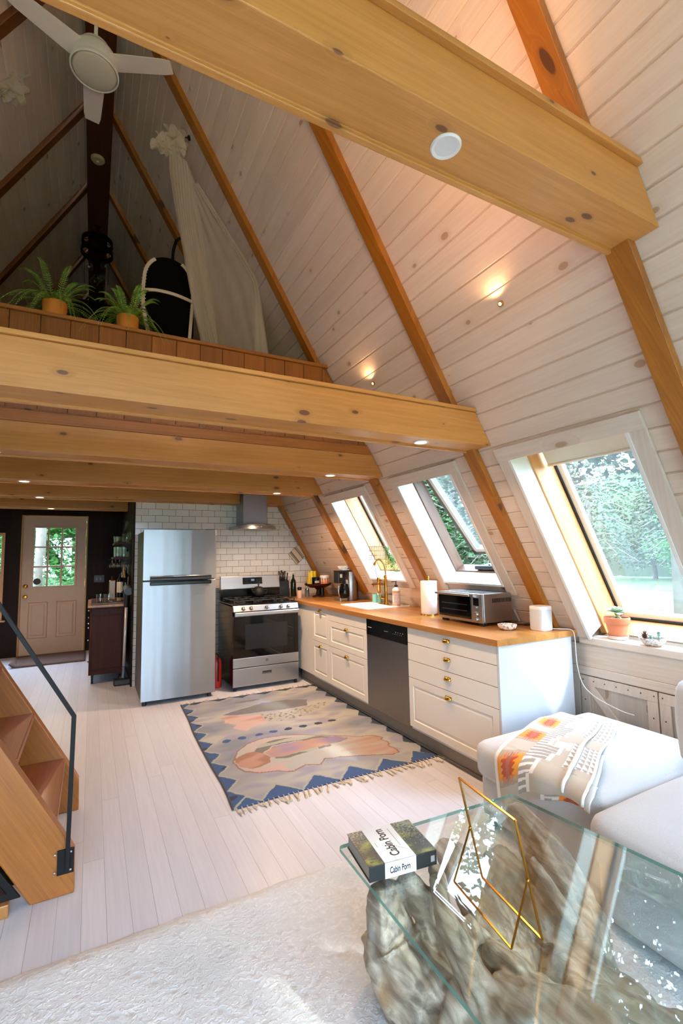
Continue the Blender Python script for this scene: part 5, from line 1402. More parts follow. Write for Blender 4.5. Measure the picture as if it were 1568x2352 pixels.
def kpos(u, v):
    y = lerp(2.80, 4.95, v); x0 = lerp(.752, .805, v)+.008*math.sin(v*9)+.006*nz(v*5, 1); x1 = lerp(2.232, 2.222, v)
    return Vector((lerp(x0, x1, u), y+.012*math.sin(u*5)*(1-v), .004+.003*nz(u*4, v*5)))
mk('weave', MB().grid(kpos, 230, 330, colfn=kil), M['kilim'], t, smooth=True, solid=.006)
nf = 0
for v_ in (0, 1):
    for k in range(46):
        u = (k+.5)/46; p = kpos(u, v_); sgn = -1 if v_ == 0 else 1
        if k % 2 and v_ == 1: continue
        ln_ = R.uniform(.06, .10) if v_ == 0 else R.uniform(.03, .05); dx = R.uniform(-.03, .03)
        pts = crv([p+Vector((0, -sgn*.004, .002)), p+Vector((dx*.3, sgn*ln_*.4, .004)), p+Vector((dx, sgn*ln_*.75, .005)), p+Vector((dx*1.4, sgn*ln_, .003))], 3)
        n_ = len(pts); rr_ = [.003+.0055*max(0, (i-n_*.45)/n_)*2 for i in range(n_)]; rr_[int(n_*.45)] = .0075
        mk('tassel', MB().tube(pts, rr_, 5), M['fringe'], t)
mb = MB(); mb.tube([kpos(0, k/40)+Vector((-.003, 0, .003)) for k in range(41)], .005, 6)
mk('edge_binding', mb, plain('dark_binding', '4a4a4e', .9), t, smooth=True)

# ---------------------------------------------------------------- sofa
t = thing('corner_sofa', 'pale grey fabric corner sofa with the chaise end towards the kitchen', 'sofa', (2.3, 1.2, 0))
mk('chaise_base', MB().puff((2.335, 1.655, .155), (.91, .715, .225), .03, 8, .0), M['sofa'], t, smooth=True, weld=True)
mk('seat_cushion', MB().puff((2.33, 1.650, .345), (.97, .745, .19), .055, 12, .022), M['sofa'], t, smooth=True, weld=True)
mk('seat_cushion', MB().puff((2.18, .740, .345), (.96, 1.06, .20), .065, 12, .028), M['sofa'], t, smooth=True, weld=True)
mk('chaise_base', MB().puff((2.25, .73, .155), (.98, 1.08, .225), .03, 8, .0), M['sofa'], t, smooth=True, weld=True)
mk('back_cushion', MB().puff((2.50, .815, .645), (.24, .93, .42), .07, 12, .03), M['sofa'], t, smooth=True, weld=True)
mk('backrest', MB().puff((2.755, .55, .42), (.20, 1.55, .75), .05, 10, .005), M['sofa'], t, smooth=True, weld=True)
mk('armrest', MB().puff((2.30, .10, .33), (1.0, .20, .58), .05, 8, .01), M['sofa'], t, smooth=True, weld=True)
for x in (1.92, 2.70):
    for y in (1.95, .1): mk('foot', MB().lathe([(.02, 0), (.025, .045)], (x, y, 0), 12), M['blackp'], t)

# blanket
def bcol(s, q):
    """s runs along the blanket front to back, q across it from the orange edge"""
    be = srgb('c4b6a4'); wh = srgb('f3efe8'); or_ = srgb('ec9428'); rd = srgb('c24a22'); gy = srgb('a99c8e'); br = srgb('8f7a66')
    if q < .05: return wh
    if q < .30:
        a = (s*3.2) % 1; c_ = abs(a-.5)*2; e = abs((q-.175)/.125)
        if c_ > .45+.12*math.sin(q*260): return be if c_ > .62 else lc(be, br, .5)
        if e < .16: return lc(rd, br, .4)
        if e < .5+.1*math.sin(s*200): return rd if c_ < .3 else lc(rd, or_, .5)
        return or_ if c_ < .4 else lc(or_, be, .4)
    z = .42+.12*((s*2.6) % 1 > .5)+.04*((s*5.2) % 1 > .5)
    if abs(q-z) < .022: return wh
    if abs(q-z-.04) < .016: return be
    if q < z: return wh if ((s*26) % 1) > .5+.5*((q-.3)/.3) else gy
    if q > .68 and (s*2.0) % 1 > .35:
        a = (s*20) % 1; b = (q*16) % 1
        return wh if a+b < 1 else gy
    return be if (s*2.1) % 1 < .75 else wh
def bl_path(s, hang, top0, z):
    """front drape then over the seat edge and back"""
    L1 = hang; xf = 1.815
    R1 = .05; L2 = PI/2*R1; L3 = top0-xf-R1; T = L1+L2+L3; d = s*T
    if d < L1: return Vector((xf-.02, 0, z-R1-(L1-d)))
    if d < L1+L2:
        a = (d-L1)/R1; return Vector((xf+R1-math.cos(a)*(R1+.02), 0, z-R1+math.sin(a)*R1))
    return Vector((xf+R1+(d-L1-L2), 0, z+.012*math.sin((d-L1-L2)*9)))
def blanket(u, v, dz=0.0, hang=.19, q0=1.80, q1=1.335, back=2.50):
    p = bl_path(u, hang*(.12+.88*max(0, 1-v*1.35)**1.2)+.008*math.sin(v*12), back+.10*v+.02*math.sin(v*7), .452+dz)
    p.y = lerp(q0, q1, v)+max(0, p.x-1.82)*lerp(.36, .47, v)+.010*math.sin(u*9+v*3)
    fold = .010*max(0, math.sin(v*10+u*2.5))*u+.006*nz(u*5, v*5, 2)
    if p.x > 1.87: p.z += fold
    else: p.x -= fold+.006*math.sin(v*14)
    if p.y > 2.0: p.z -= (p.y-2.0)*1.5; p.y = 2.0+(p.y-2.0)*.35
    return p
t = thing('wool_blanket', 'folded beige wool blanket with orange and red stripe draped over the chaise', 'blanket', (2.2, 1.7, .45))
mk('top_fold', MB().grid(lambda u, v: blanket(u, v, .022), 230, 150, colfn=lambda u, v: bcol(u, v)), M['blanket'], t, smooth=True, solid=.006)
mk('under_fold', MB().grid(lambda u, v: (lambda p: p+Vector((.016 if p.x < 1.88 else 0, 0, 0)))(blanket(u, v, .004, .215, 1.79, 1.315, 2.53)), 120, 90, colfn=lambda u, v: bcol(u+.13, 1-v)), M['blanket'], t, smooth=True, solid=.006)
mb = MB(); mb.tube([blanket(k/60, .80, .034)+Vector((0, 0, .004)) for k in range(61)], .008, 8); mb.tube([blanket(k/60, 1.0, .022) for k in range(61)], .007, 8)
mk('white_piping', mb, plain('white_binding', 'f2f0ec', .9), t, smooth=True)

# ---------------------------------------------------------------- glass table on driftwood
G = [(.770, 1.527), (1.556, 1.485), (1.690, .40), (.742, .40)]
t = thing('coffee_table', 'glass topped coffee table on a sculptural driftwood root', 'coffee table', (1.15, 1.0, 0))
zt = .450
def rq(inset, z):
    P = []; n = len(G); r = .018
    cx = sum(g[0] for g in G)/4; cy = sum(g[1] for g in G)/4
    Q = [Vector((x-math.copysign(inset, x-cx), y-math.copysign(inset, y-cy))) for x, y in G]
    for i in range(n):
        p, a, b = Q[i], (Q[i-1]-Q[i]).normalized(), (Q[(i+1) % n]-Q[i]).normalized()
        for k in range(5):
            s_ = k/4; w_ = p+a*r*(1-s_)**2+b*r*s_**2; P.append((w_.x, w_.y, z))
    return P
mb = MB(); top_ = rq(0.001, zt); bot_ = rq(0.001, zt-.012); n_ = len(top_)
mb.add(top_+bot_, [tuple(range(n_))[::-1], tuple(range(n_, 2*n_))], 0)
mb.add(top_+bot_, [(i, (i+1) % n_, n_+(i+1) % n_, n_+i) for i in range(n_)], 1)
mk('glass_top', mb, [M['tabletop'], M['edge']], t)
limbs = [
([(.935,1.12,.13,.12),(1.0,.97,.15,.13),(1.08,.82,.15,.15),(1.15,.62,.14,.15)], 1.0),
([(1.02,1.04,.18,.08),(1.07,.90,.23,.085),(1.17,.74,.24,.10),(1.25,.58,.30,.08),(1.30,.48,.38,.05)], 1.0),
([(1.36,1.10,.09,.11),(1.26,.93,.13,.13),(1.15,.75,.14,.15)], 1.0),
([(.95,1.22,.08,.10),(1.12,1.12,.08,.12),(1.30,1.08,.08,.12)], .7),
([(0.843,1.360,0.400,0.035),(0.847,1.351,0.340,0.055),(0.863,1.343,0.250,0.085),(0.874,1.280,0.190,0.100),(0.913,1.198,0.140,0.110),(0.952,1.100,0.100,0.120)], 1.0),  #  lobe
([(0.893,1.475,0.180,0.050),(0.898,1.440,0.120,0.070),(0.902,1.348,0.080,0.080),(0.927,1.240,0.060,0.090)], 1.0),  #  lobe_low
([(0.920,1.358,0.410,0.030),(0.944,1.333,0.370,0.036),(0.972,1.293,0.320,0.042),(1.000,1.267,0.250,0.060),(1.021,1.226,0.170,0.080)], 1.0),  #  limb2
([(1.021,1.316,0.415,0.022),(0.982,1.251,0.405,0.027),(0.944,1.183,0.385,0.027),(0.933,1.107,0.345,0.032),(0.940,1.042,0.290,0.040),(0.983,1.013,0.210,0.055),(1.043,1.000,0.120,0.070)], 1.0),  #  arm
([(1.534,1.475,0.400,0.034),(1.533,1.414,0.375,0.048),(1.510,1.315,0.335,0.062),(1.475,1.208,0.285,0.068),(1.446,1.123,0.235,0.070),(1.404,1.068,0.170,0.080),(1.325,1.038,0.100,0.100)], 1.0),  #  right
([(1.382,1.247,0.375,0.013),(1.373,1.184,0.345,0.017),(1.372,1.112,0.300,0.020),(1.388,1.059,0.245,0.026)], 1.0),  #  rimb
([(1.206,1.523,0.340,0.030),(1.215,1.414,0.310,0.070),(1.240,1.334,0.260,0.100),(1.249,1.267,0.200,0.115),(1.237,1.204,0.140,0.120),(1.200,1.139,0.100,0.120)], .6),  #  slab
([(1.402,1.452,0.280,0.050),(1.394,1.342,0.220,0.080),(1.377,1.243,0.170,0.090),(1.348,1.171,0.120,0.100)], 1.0),  #  slabr
([(1.070,1.143,0.270,0.030),(1.080,1.077,0.270,0.035),(1.093,1.013,0.260,0.035),(1.133,0.958,0.220,0.050),(1.185,0.923,0.140,0.070)], 1.0),  #  ridge
([(1.055,1.237,0.300,0.030),(1.062,1.198,0.260,0.045),(1.076,1.171,0.200,0.060)], 1.0),  #  knob
]
mb = MB()
for li, (pts, flat) in enumerate(limbs):
    cv = crv(pts, 8)
    def ripple(a, s, li=li): return 1+.09*math.sin(2*a+s*4+li)+.08*math.sin(5*a+s*5+li*2)+.05*math.sin(9*a-s*4+li*3)+.14*nz(math.cos(a)*1.3+li*3, math.sin(a)*1.3, s*5)-.10*max(0, math.sin(4*a+s*3+li))**6
    mb.tube([p[:3] for p in cv], [max(.01, p[3]*1.08*(1+.15*nz(i*.35, li*5))) for i, p in enumerate(cv)], 40, flat=flat, ripple=ripple, up=(0, 0, 1))
for v in mb.v: v.z = min(max(v.z, .001), zt-.0135)
o = mk('driftwood_root', mb, M['drift'], t, smooth=True)
md = o.modifiers.new('r', 'REMESH'); md.mode = 'VOXEL'; md.voxel_size = .006; md.use_smooth_shade = True
tx = bpy.data.textures.new('root_relief', 'CLOUDS'); tx.noise_scale = .05; tx.noise_depth = 2
md = o.modifiers.new('d', 'DISPLACE'); md.texture = tx; md.strength = .008; md.mid_level = .5; md.texture_coords = 'LOCAL'
md = o.modifiers.new('sm', 'SMOOTH'); md.iterations = 2; md.factor = .5

# book
t = thing('photo_book', 'thick photography book with white paper band lettered Cabin Porn on the glass table', 'book', (0, 0, 0))
BL = Vector((.758, 1.304)); BR = Vector((.990, 1.273)); 
# book frame: origin at spine left corner, e1 along the spine (towards +x), e2 towards the fore edge (+y)
o2 = Vector((.770, 1.318, zt+.0003)); e1 = Vector((.2335, -.030, 0)); L1 = e1.length; e1n = e1/L1; e2n = Vector((-e1n.y, e1n.x, 0)); L2 = .185; H_ = .043
Tb = Matrix(((e1n.x, e2n.x, 0, o2.x), (e1n.y, e2n.y, 0, o2.y), (0, 0, 1, o2.z), (0, 0, 0, 1)))
t.location = o2; t['_w'] = o2
def bb(*a):
    m = MB(); m.T = Tb; m.box(*a); return m
mk('page_block', bb(.003, L1-.003, .004, L2-.004, .004, H_-.004), plain('grey_pages', 'a8a49c', .9), t)
def covcol(u, v):
    n1 = nz(u*4, v*4, 3); n2 = nz(u*16, v*16, 1); n3 = nz(u*40, v*40, 5)
    g = lc(srgb('3c4034'), srgb('8f9a3c'), max(0, min(1, .5+n1*2.2+n2*.9-abs(u-.55)*1.4)))
    g = lc(g, srgb('20241e'), max(0, min(1, n2*1.6+n3*.8)))
    g = lc(g, srgb('a9b2a4'), max(0, min(.9, (v-.45)*1.6+n3*1.5-.5+max(0, u-.6))))
    if ((u-.60)/.05)**2+((v-.44)/.03)**2 < 1: g = srgb('a06a48')
    return g
m = MB(); m.T = Tb; m.grid(lambda u, v: Vector((u*L1, v*L2, H_)), 90, 70, colfn=covcol)
mk('front_cover', m, M['cover'], t, solid=.0028)
mk('back_cover', bb(0, L1, 0, L2, 0, .003), plain('dark_board', '34382c', .4), t)
mk('spine', bb(-.0, L1, -.003, .0, 0, H_+.0013), plain('dark_spine', '1c1e1e', .4, 0, .3, 60), t, bevel=.001)
ba, bz = .052, .160
band = MB(); band.T = Tb
for (p, q) in (((-.0045, .0), (-.0035, H_+.0027)),): band.box(ba, bz, -.0045, -.0032, .0, H_+.0026)
band.box(ba, bz, -.0045, L2-.002, H_+.0016, H_+.0026)
bnd = mk('paper_band', band, plain('white_band', 'eef3f7', .6), t)
def text(body, size, mat, parent, M4, name, sxx=1.0, ext=.0002):
    c_ = bpy.data.curves.new(name, 'FONT'); c_.body = body; c_.size = size; c_.extrude = ext; c_.offset = .0006; c_.align_x = 'LEFT'
    tmp = bpy.data.objects.new(name, c_); C.objects.link(tmp)
    bpy.context.view_layer.update()
    me = bpy.data.meshes.new_from_object(tmp); C.objects.unlink(tmp); bpy.data.objects.remove(tmp)
    me.transform(Matrix.Diagonal((sxx, 1, 1, 1))); me.transform(M4); me.transform(Matrix.Translation(-Vector(parent['_w'])))
    me.materials.clear(); me.materials.append(mat)
    o = bpy.data.objects.new(name, me); C.objects.link(o); o.parent = parent; return o
ink = plain('black_ink', '14161a', .6)
# spine title reads along the band, upright seen from the spine side
text('Cabin Porn', .026, ink, bnd, Tb @ Matrix.Translation((ba+.016, -.0048, .013)) @ Matrix.Rotation(PI/2, 4, 'X'), 'spine_title', .60)
# cover title runs away from the spine
text('Cabin Porn', .044, ink, bnd, Tb @ Matrix.Translation((ba+.066, .018, H_+.0028)) @ Matrix.Rotation(PI/2, 4, 'Z') , 'cover_title', .74)
mk('subtitle_line', bb(bz-.022, bz-.021, .06, .16, H_+.0027, H_+.0029), ink, bnd)
mk('publisher_mark', bb(ba+.012, ba+.0135, .075, .10, H_+.0027, H_+.0029), plain('teal_ink', '6aa09c', .6), bnd)
mk('spine_logo', bb(L1-.022, L1-.008, -.0034, -.0031, .012, .030), plain('grey_ink', '8a8a88', .6), t)

# brass and glass easel frame
A_, B_, C_, D_ = Vector((1.010, 1.172, .757)), Vector((.976, .925, .757)), Vector((1.044, .918, zt+.0035)), Vector((1.081, 1.166, zt+.0035))
F_, G_ = Vector((.994, 1.194, zt+.0035)), Vector((.954, .936, zt+.0035))
E_ = A_.lerp(D_, .5)+Vector((-.003, 0, 0)); H2 = B_.lerp(C_, .5)+Vector((-.003, 0, 0))
t = thing('picture_frame', 'folding brass edged glass picture frame standing empty on the glass table', 'frame', D_)
nn = (B_-A_).cross(D_-A_).normalized()
mk('glass_panel', MB().add([p+nn*s_ for s_ in (-.0012, .0012) for p in (A_, B_, C_, D_)], [(0,1,2,3),(4,7,6,5),(0,4,5,1),(1,5,6,2),(2,6,7,3),(3,7,4,0)]), pane('frame_glass', (.955, .975, .965), 1.0, 1.5), t)
for nm, a, b in (('top_bar', A_, B_), ('side_bar', B_, C_), ('bottom_bar', C_, D_), ('side_bar', D_, A_)):
    mk(nm, MB().slab(a, b, nn, .0055, .0048), M['brass2'], t)
for nm, a, b in (('prop_leg', E_, F_), ('prop_leg', H2, G_), ('prop_foot', F_, G_)):
    mk(nm, MB().slab(a, b, (1, 0, .2), .0042, .0042), M['brass2'], t)
for p in (E_, H2): mk('hinge', MB().sphere(p, .0048, 10, 7), M['brass2'], t, smooth=True)

# ---------------------------------------------------------------- sill plants
c = Vector((3.028, 1.925, .868))
t = thing('potted_succulent', 'terracotta pot with a pale rosette succulent on the window sill', 'plant', c)
mk('saucer', MB().lathe([(.001, 0), (.050, 0), (.058, .006), (.062, .024), (.058, .024), (.05, .008), (.001, .006)], c, 32), M['saucer'], t, smooth=40)
pt = mk('pot', MB().lathe([(.001, .0085), (.046, .0085), (.066, .100), (.072, .100), (.0745, .104), (.0765, .138), (.073, .142), (.068, .140), (.064, .120), (.001, .118)], c, 40), M['terracotta'], t, smooth=40)
mk('soil', MB().lathe([(.001, .122), (.063, .121)], c, 24), M['soil'], pt)
mk('stem', MB().tube(crv([c+Vector((.0, 0, .12)), c+Vector((.004, .0, .15)), c+Vector((0, -.004, .175))], 4), [.009]*5+[.014]*4, 10), M['succ_stem'], t, smooth=True)
lv = MB()
def petal(mb, base, ang, tilt, ln_, wd, th=.006):
    d = Vector((math.cos(ang)*math.cos(tilt), math.sin(ang)*math.cos(tilt), math.sin(tilt))); s_ = Vector((-math.sin(ang), math.cos(ang), 0)); n_ = d.cross(s_)*-1
    rings = []
    for k in range(7):
        q = k/6; w_ = wd*math.sin(PI*min(1, q*.72+.12))**1.0*(1 if q < .95 else .25); h_ = th*(1-q*.8)
        cc = base+d*ln_*q+n_*(.18*ln_*(q-.5)**2*4*.5)
        rings.append([cc-s_*w_/2, cc-n_*h_*.5, cc+s_*w_/2, cc+n_*h_*.35])
    mb.loft(rings)
for ring, (n_, tilt, ln_, wd) in enumerate(((7, .06, .086, .046), (7, .35, .074, .042), (5, .75, .050, .032), (3, 1.2, .030, .022))):
    for k in range(n_): petal(lv, c+Vector((0, -.004, .172+ring*.004)), 2*PI*(k+.5*(ring % 2))/n_+.3, tilt+R.uniform(-.12, .12), ln_*R.uniform(.9, 1.1), wd)
for k in range(4): petal(lv, c+Vector((0, 0, .148)), 1.2+k*1.6, -.25, .045, .02)
mk('rosette_leaves', lv, M['succ_pale'], t, smooth=True)
c = Vector((2.985, 1.685, .868))
t = thing('succulent_dish', 'shallow marbled dish planted with small succulents on the sill', 'plant', c)
mk('dish', MB().lathe([(.001, .004), (.032, .004), (.034, 0), (.037, 0), (.060, .018), (.072, .040), (.073, .048), (.068, .048), (.064, .036), (.001, .034)], c, 36), M['speckle'], t, smooth=40)
mk('soil', MB().lathe([(.001, .040), (.065, .039)], c, 20), M['soil'], t)
lv = MB(); cc = c+Vector((-.01, .040, .04))
for k in range(30):
    a = k*2.4; tl = .35+1.1*(k/30); petal(lv, cc+Vector((0, 0, .002)), a, tl, .036+.012*(k/30), .007, .004)
mk('spiky_succulent', lv, M['succ_brown'], t)
lv = MB()
for cc, sc_ in ((c+Vector((.005, -.034, .062)), 1.0), (c+Vector((-.012, -.042, .045)), .6)):
    for ring in range(5):
        for k in range(7): petal(lv, cc+Vector((0, 0, -.014+ring*.007))*sc_, 2*PI*(k+.5*(ring % 2))/7, -.2+ring*.33, .026*sc_*(1-.12*ring), .015*sc_, .006)
lv.tube([c+Vector((.005, -.034, .038)), c+Vector((.005, -.034, .062))], .006, 8)
mk('rosette_succulent', lv, M['succ_blue'], t, smooth=True)
lv = MB(); cc = c+Vector((-.02, 0, .045))
for ring in range(3):
    for k in range(6): petal(lv, cc+Vector((0, 0, ring*.004)), 2*PI*(k+.5*(ring % 2))/6, .1+ring*.4, .018, .012, .005)
mk('small_rosette', lv, M['succ_blue'], t, smooth=True)
# ---------------------------------------------------------------- ceiling fan
c = Vector((-.078, 3.50, 4.90))
t = thing('ceiling_fan', 'white three blade ceiling fan with round light hanging from the ridge', 'ceiling fan', c)
mk('downrod', MB().tube([c+Vector((0, 0, .22)), c+Vector((0, 0, .80))], .013, 12), M['whitep'], t, smooth=True)
mk('canopy', MB().lathe([(.065, .82), (.062, .79), (.03, .76), (.014, .755)], c, 24), M['whitep'], t, smooth=40)
mk('motor_housing', MB().lathe([(.001, .225), (.07, .22), (.095, .195), (.10, .15), (.135, .135), (.148, .11), (.150, .03), (.001, .028)], c, 40), M['whitep'], t, smooth=40)
mk('light_ring', MB().lathe([(.152, .028), (.158, .010), (.158, .0), (.150, -.004), (.147, .002), (.147, .028)], c, 40, caps=False), M['whitep'], t, smooth=40)
mk('opal_lens', MB().lathe([(.146, .002), (.13, -.006), (.06, -.012), (.001, -.013)], c, 40), M['fanlens'], t, smooth=True)
for k, a in enumerate((205, 338, 92)):
    a = math.radians(a); d = Vector((math.cos(a), math.sin(a), 0)); s_ = Vector((-math.sin(a), math.cos(a), 0))
    rings = []
    for q in range(9):
        u = q/8; rr_ = lerp(.10, .53, u); w_ = lerp(.075, .058, u)*(1 if u < .95 else .85); tw = .16*(1-u*.5)
        cc = c+d*rr_+Vector((0, 0, .085))
        P = []
        for sg in (-1, 1): P.append(cc+s_*w_*sg+Vector((0, 0, w_*sg*tw)))
        rings.append([P[0]-Vector((0, 0, .004)), P[1]-Vector((0, 0, .004)), P[1]+Vector((0, 0, .004)), P[0]+Vector((0, 0, .004))])
    mk('blade', MB().loft(rings), plain('white_blade', 'efe6e0', .45), t, smooth=40)
c = Vector((-.062, 5.33, 5.72))
t = thing('smoke_alarm', 'round cream smoke alarm on the ridge board', 'smoke alarm', c)
mk('base', MB().lathe([(.001, 0), (.068, 0), (.068, -.018), (.055, -.034), (.001, -.036)], c, 30), plain('cream_plastic', 'c8b48c', .5), t, smooth=40)
mk('test_button', MB().lathe([(.014, -.0365), (.012, -.041), (.001, -.041)], c, 16), M['whitep'], t, smooth=40)

# ---------------------------------------------------------------- hanging mobile of glass balls
c = Vector((-.05, 6.5, 5.72))
t = thing('glass_ball_pendant', 'dark pendant ring hung with clear glass balls in the loft', 'pendant light', c)
mk('ceiling_rose', MB().lathe([(.05, 0), (.048, -.02), (.02, -.035), (.001, -.036)], c, 24), M['brass2'], t, smooth=40)
mk('cord', MB().tube([c+Vector((0, 0, -.035)), c+Vector((0, 0, -.17))], .005, 8), M['blackm'], t)
rg_ = Vector((-.05, 6.5, 5.50)); 
def ring(z, r, w_, h_): return MB().lathe([(r, z-h_), (r+w_, z-h_), (r+w_, z+h_), (r, z+h_), (r, z-h_)], (rg_.x, rg_.y, 0), 40, caps=False)
mk('ring', ring(5.50, .165, .014, .03), M['blackm'], t); mk('ring', ring(5.36, .172, .014, .03), M['blackm'], t)
for k in range(6):
    a = 2*PI*k/6; e = rg_+Vector((.17*math.cos(a), .17*math.sin(a), .0)); mk('suspension_wire', MB().tube([c+Vector((0, 0, -.16)), e], .004, 6), M['blackm'], t)
for k in range(8):
    a = 2*PI*k/8+.2; rr_ = .16 if k % 2 else .10; zz = (5.22, 5.12, 5.02, 4.92)[k % 4]-.05*(k//4)
    p = Vector((rg_.x+rr_*math.cos(a), rg_.y+rr_*math.sin(a), zz))
    b = mk('glass_ball', MB().sphere(p, .052, 18, 12), M['clearglass'], t, smooth=True)
    mk('ball_wire', MB().tube([p+Vector((0, 0, .05)), Vector((rg_.x+.17*math.cos(a), rg_.y+.17*math.sin(a), 5.34))], .003, 5), M['blackm'], b)

# ---------------------------------------------------------------- ferns on the parapet
def frond(mbl, mbs, base, ang, ln_, lift, droop, w0):
    d = Vector((math.cos(ang), math.sin(ang), 0)); n_ = 30; pts = []
    for k in range(n_+1):
        q = k/n_; pts.append(base+d*ln_*q*(1-.12*q)+Vector((0, 0, lift*q*1.6-(lift*.6+droop)*q*q*1.3)))
    mbs.tube(pts, [.0016*(1-.6*k/n_) for k in range(n_+1)], 4)
    for k in range(2, n_+1):
        q = k/n_; tg = (pts[k]-pts[k-1]).normalized(); sd = tg.cross(Vector((0, 0, 1))).normalized(); up = sd.cross(tg)
        w_ = w0*math.sin(PI*min(1, q*.9+.08))**.7*(1-.35*q)
        for j in range(1):
            for sg in (-1, 1):
                p = pts[k-1].lerp(pts[k], j*.5); e = p+sd*sg*w_+tg*w_*.30-up*w_*.25
                m_ = p.lerp(e, .4)+tg*.0046; m2 = p.lerp(e, .4)-tg*.0040
                mbl.poly([p, m2, e, m_])
def fern(x, y, z, label, seed, n_=26, L_=.30, dirs=None):
    rr_ = random.Random(seed)
    t = thing('potted_fern', label, 'plant', (x, y, z), 'ferns on the loft parapet')
    mk('pot', MB().lathe([(.001, 0), (.062, 0), (.068, .006), (.074, .118), (.071, .122), (.066, .116), (.062, .10), (.001, .098)], (x, y, z), 32), M['orangepot'], t, smooth=40)
    lv, st = MB(), MB()
    for k in range(n_):
        a = 2*PI*k/n_+rr_.uniform(-.2, .2); inner = k % 3 == 0
        frond(lv, st, Vector((x, y, z+.10))+Vector((math.cos(a), math.sin(a), 0))*.02, a, L_*rr_.uniform(.55, .8) if inner else L_*rr_.uniform(.85, 1.15), .30*rr_.uniform(.8, 1.1) if inner else .16*rr_.uniform(.7, 1.2), .06 if inner else .24, .030)
    mk('frond_stems', st, M['succ_stem'], t); mk('fronds', lv, M['fern'], t)
fern(-.265, 3.53, 3.022, 'fern in an orange pot at the left end of the loft parapet', 3, 34, .35)
fern(.178, 3.53, 3.022, 'fern in an orange pot right of the other fern on the parapet', 11, 34, .32)

# ---------------------------------------------------------------- loft furniture behind the parapet
FLZ = 2.381
t = thing('studded_chair', 'black arched chair back with cream studded straps behind the parapet', 'chair', (.52, 3.98, FLZ))
y0 = 3.93
def arch(n_=40, e=0.0):
    P = []
    for k in range(n_+1):
        a = PI-PI*k/n_; P.append((.500+(.205+e)*math.cos(a)*(1 if abs(math.cos(a)) > 0 else 1), 3.66+(.262+e)*math.sin(a)**.8))
    P += [(.700+e, 3.30), (.665+e, 3.0), (.655, FLZ), (.385, FLZ), (.36-e, 3.0), (.300-e, 3.42)]
    return P
AR = arch()
fr_ = [(x, y0, z) for x, z in AR]; bk = [(x+.01, y0+.11, z-.01) for x, z in AR]
cx_, cz_ = .50, 3.4
pad = MB(); pad.loft([[(lerp(cx_, x, .0), y0-.02, lerp(cz_, z, .0)) for x, z in AR], [(lerp(cx_, x, .7), y0-.018, lerp(cz_, z, .75)) for x, z in AR], [(lerp(cx_, x, .97), y0-.004, lerp(cz_, z, .98)) for x, z in AR], fr_, bk, [(cx_, y0+.12, cz_)]*len(AR)], caps=False)
mk('padded_back', pad, plain('black_upholstery', '050405', .9, 0, .3, 60, Specular_IOR_Level=.1), t, smooth=40)
def strap(pts, w_=.026):
    m = MB(); P = [Vector(p) for p in pts]; rings = []
    for i, p in enumerate(P):
        tg = (P[min(i+1, len(P)-1)]-P[max(i-1, 0)]).normalized(); sd = tg.cross(Vector((0, 1, 0))).normalized()
        rings.append([p-sd*w_/2, p+sd*w_/2, p+sd*w_/2+Vector((0, .010, 0)), p-sd*w_/2+Vector((0, .010, 0))])
    m.loft(rings); return m
creamst = plain('cream_leather', 'cdbfa8', .6)
studs = []
def add_strap(pts, both=True):
    mk('strap', strap(pts), creamst, t, bevel=.002)
    P = [Vector(p) for p in pts]; L = 0; nxt = .02
    for a, b in zip(P, P[1:]):
        tg = (b-a); l = tg.length
        if l < 1e-6: continue
        sd = tg.normalized().cross(Vector((0, 1, 0))).normalized()
        while nxt < L+l:
            p = a+tg*((nxt-L)/l)
            for sg in ((-1, 1) if both else (1,)): studs.append(p+sd*.017*sg+Vector((0, -.001, 0)))
            nxt += .028
        L += l
la = [(x+.012, y0-.019, z-.004) for x, z in AR[3:13]][::-1]+[(.302, y0-.019, 3.60), (.306, y0-.019, 3.45), (.345, y0-.019, 3.25), (.372, y0-.019, 3.03)]
add_strap(la, True)
ra = [(x-.012, y0-.019, z-.004) for x, z in AR[27:37]]+[(.690, y0-.019, 3.60), (.672, y0-.026, 3.35), (.655, y0-.026, 3.05)]
add_strap(ra, True)
add_strap(crv([(.305, y0-.030, 3.585), (.40, y0-.036, 3.602), (.52, y0-.037, 3.602), (.62, y0-.034, 3.588), (.70, y0-.028, 3.57)], 6))
for p in studs[:96]: mk('stud', MB().sphere(p, (.0035, .003, .0035), 6, 4), M['chrome'], t)
mk('seat', MB().puff((.52, 4.28, 2.80), (.50, .52, .14), .05, 8, .02), plain('black_seat', '100d0e', .7), t, smooth=True, weld=True)
for x in (.34, .70):
    for y in (4.08, 4.50): mk('leg', MB().tube([(x, y, FLZ), (x, y, 2.74)], [.012, .02], 10), M['blackm'], t, smooth=True)
t = thing('floor_lamp', 'thin black floor lamp rising behind the arched chair', 'lamp', (.50, 4.15, FLZ))
mk('base', MB().lathe([(.12, 0), (.12, .015), (.02, .02), (.001, .021)], (.86, 4.12, FLZ), 28), M['blackm'], t, smooth=40)
mk('pole', MB().tube(crv([(.86, 4.12, FLZ+.02), (.70, 4.12, 3.2), (.555, 4.1, 3.95), (.578, 4.1, 4.215)], 6), .013, 10), M['blackm'], t, smooth=True)
mk('arm', MB().tube([(.578, 4.1, 4.205), (.60, 4.1, 4.235), (.72, 4.08, 4.27)], .014, 10), M['blackm'], t, smooth=True)
mk('shade', MB().lathe([(.03, .03), (.07, -.06), (.066, -.06), (.026, .026)], (.745, 4.08, 4.25), 20, caps=False), M['blackm'], t, smooth=40)
t = thing('dark_armchair', 'dark rounded armchair in shadow between the two ferns', 'armchair', (-.03, 4.5, FLZ))
dm = plain('black_fabric', '040303', .95, 0, .3, 40, Specular_IOR_Level=.05)  # the chair's own black cloth
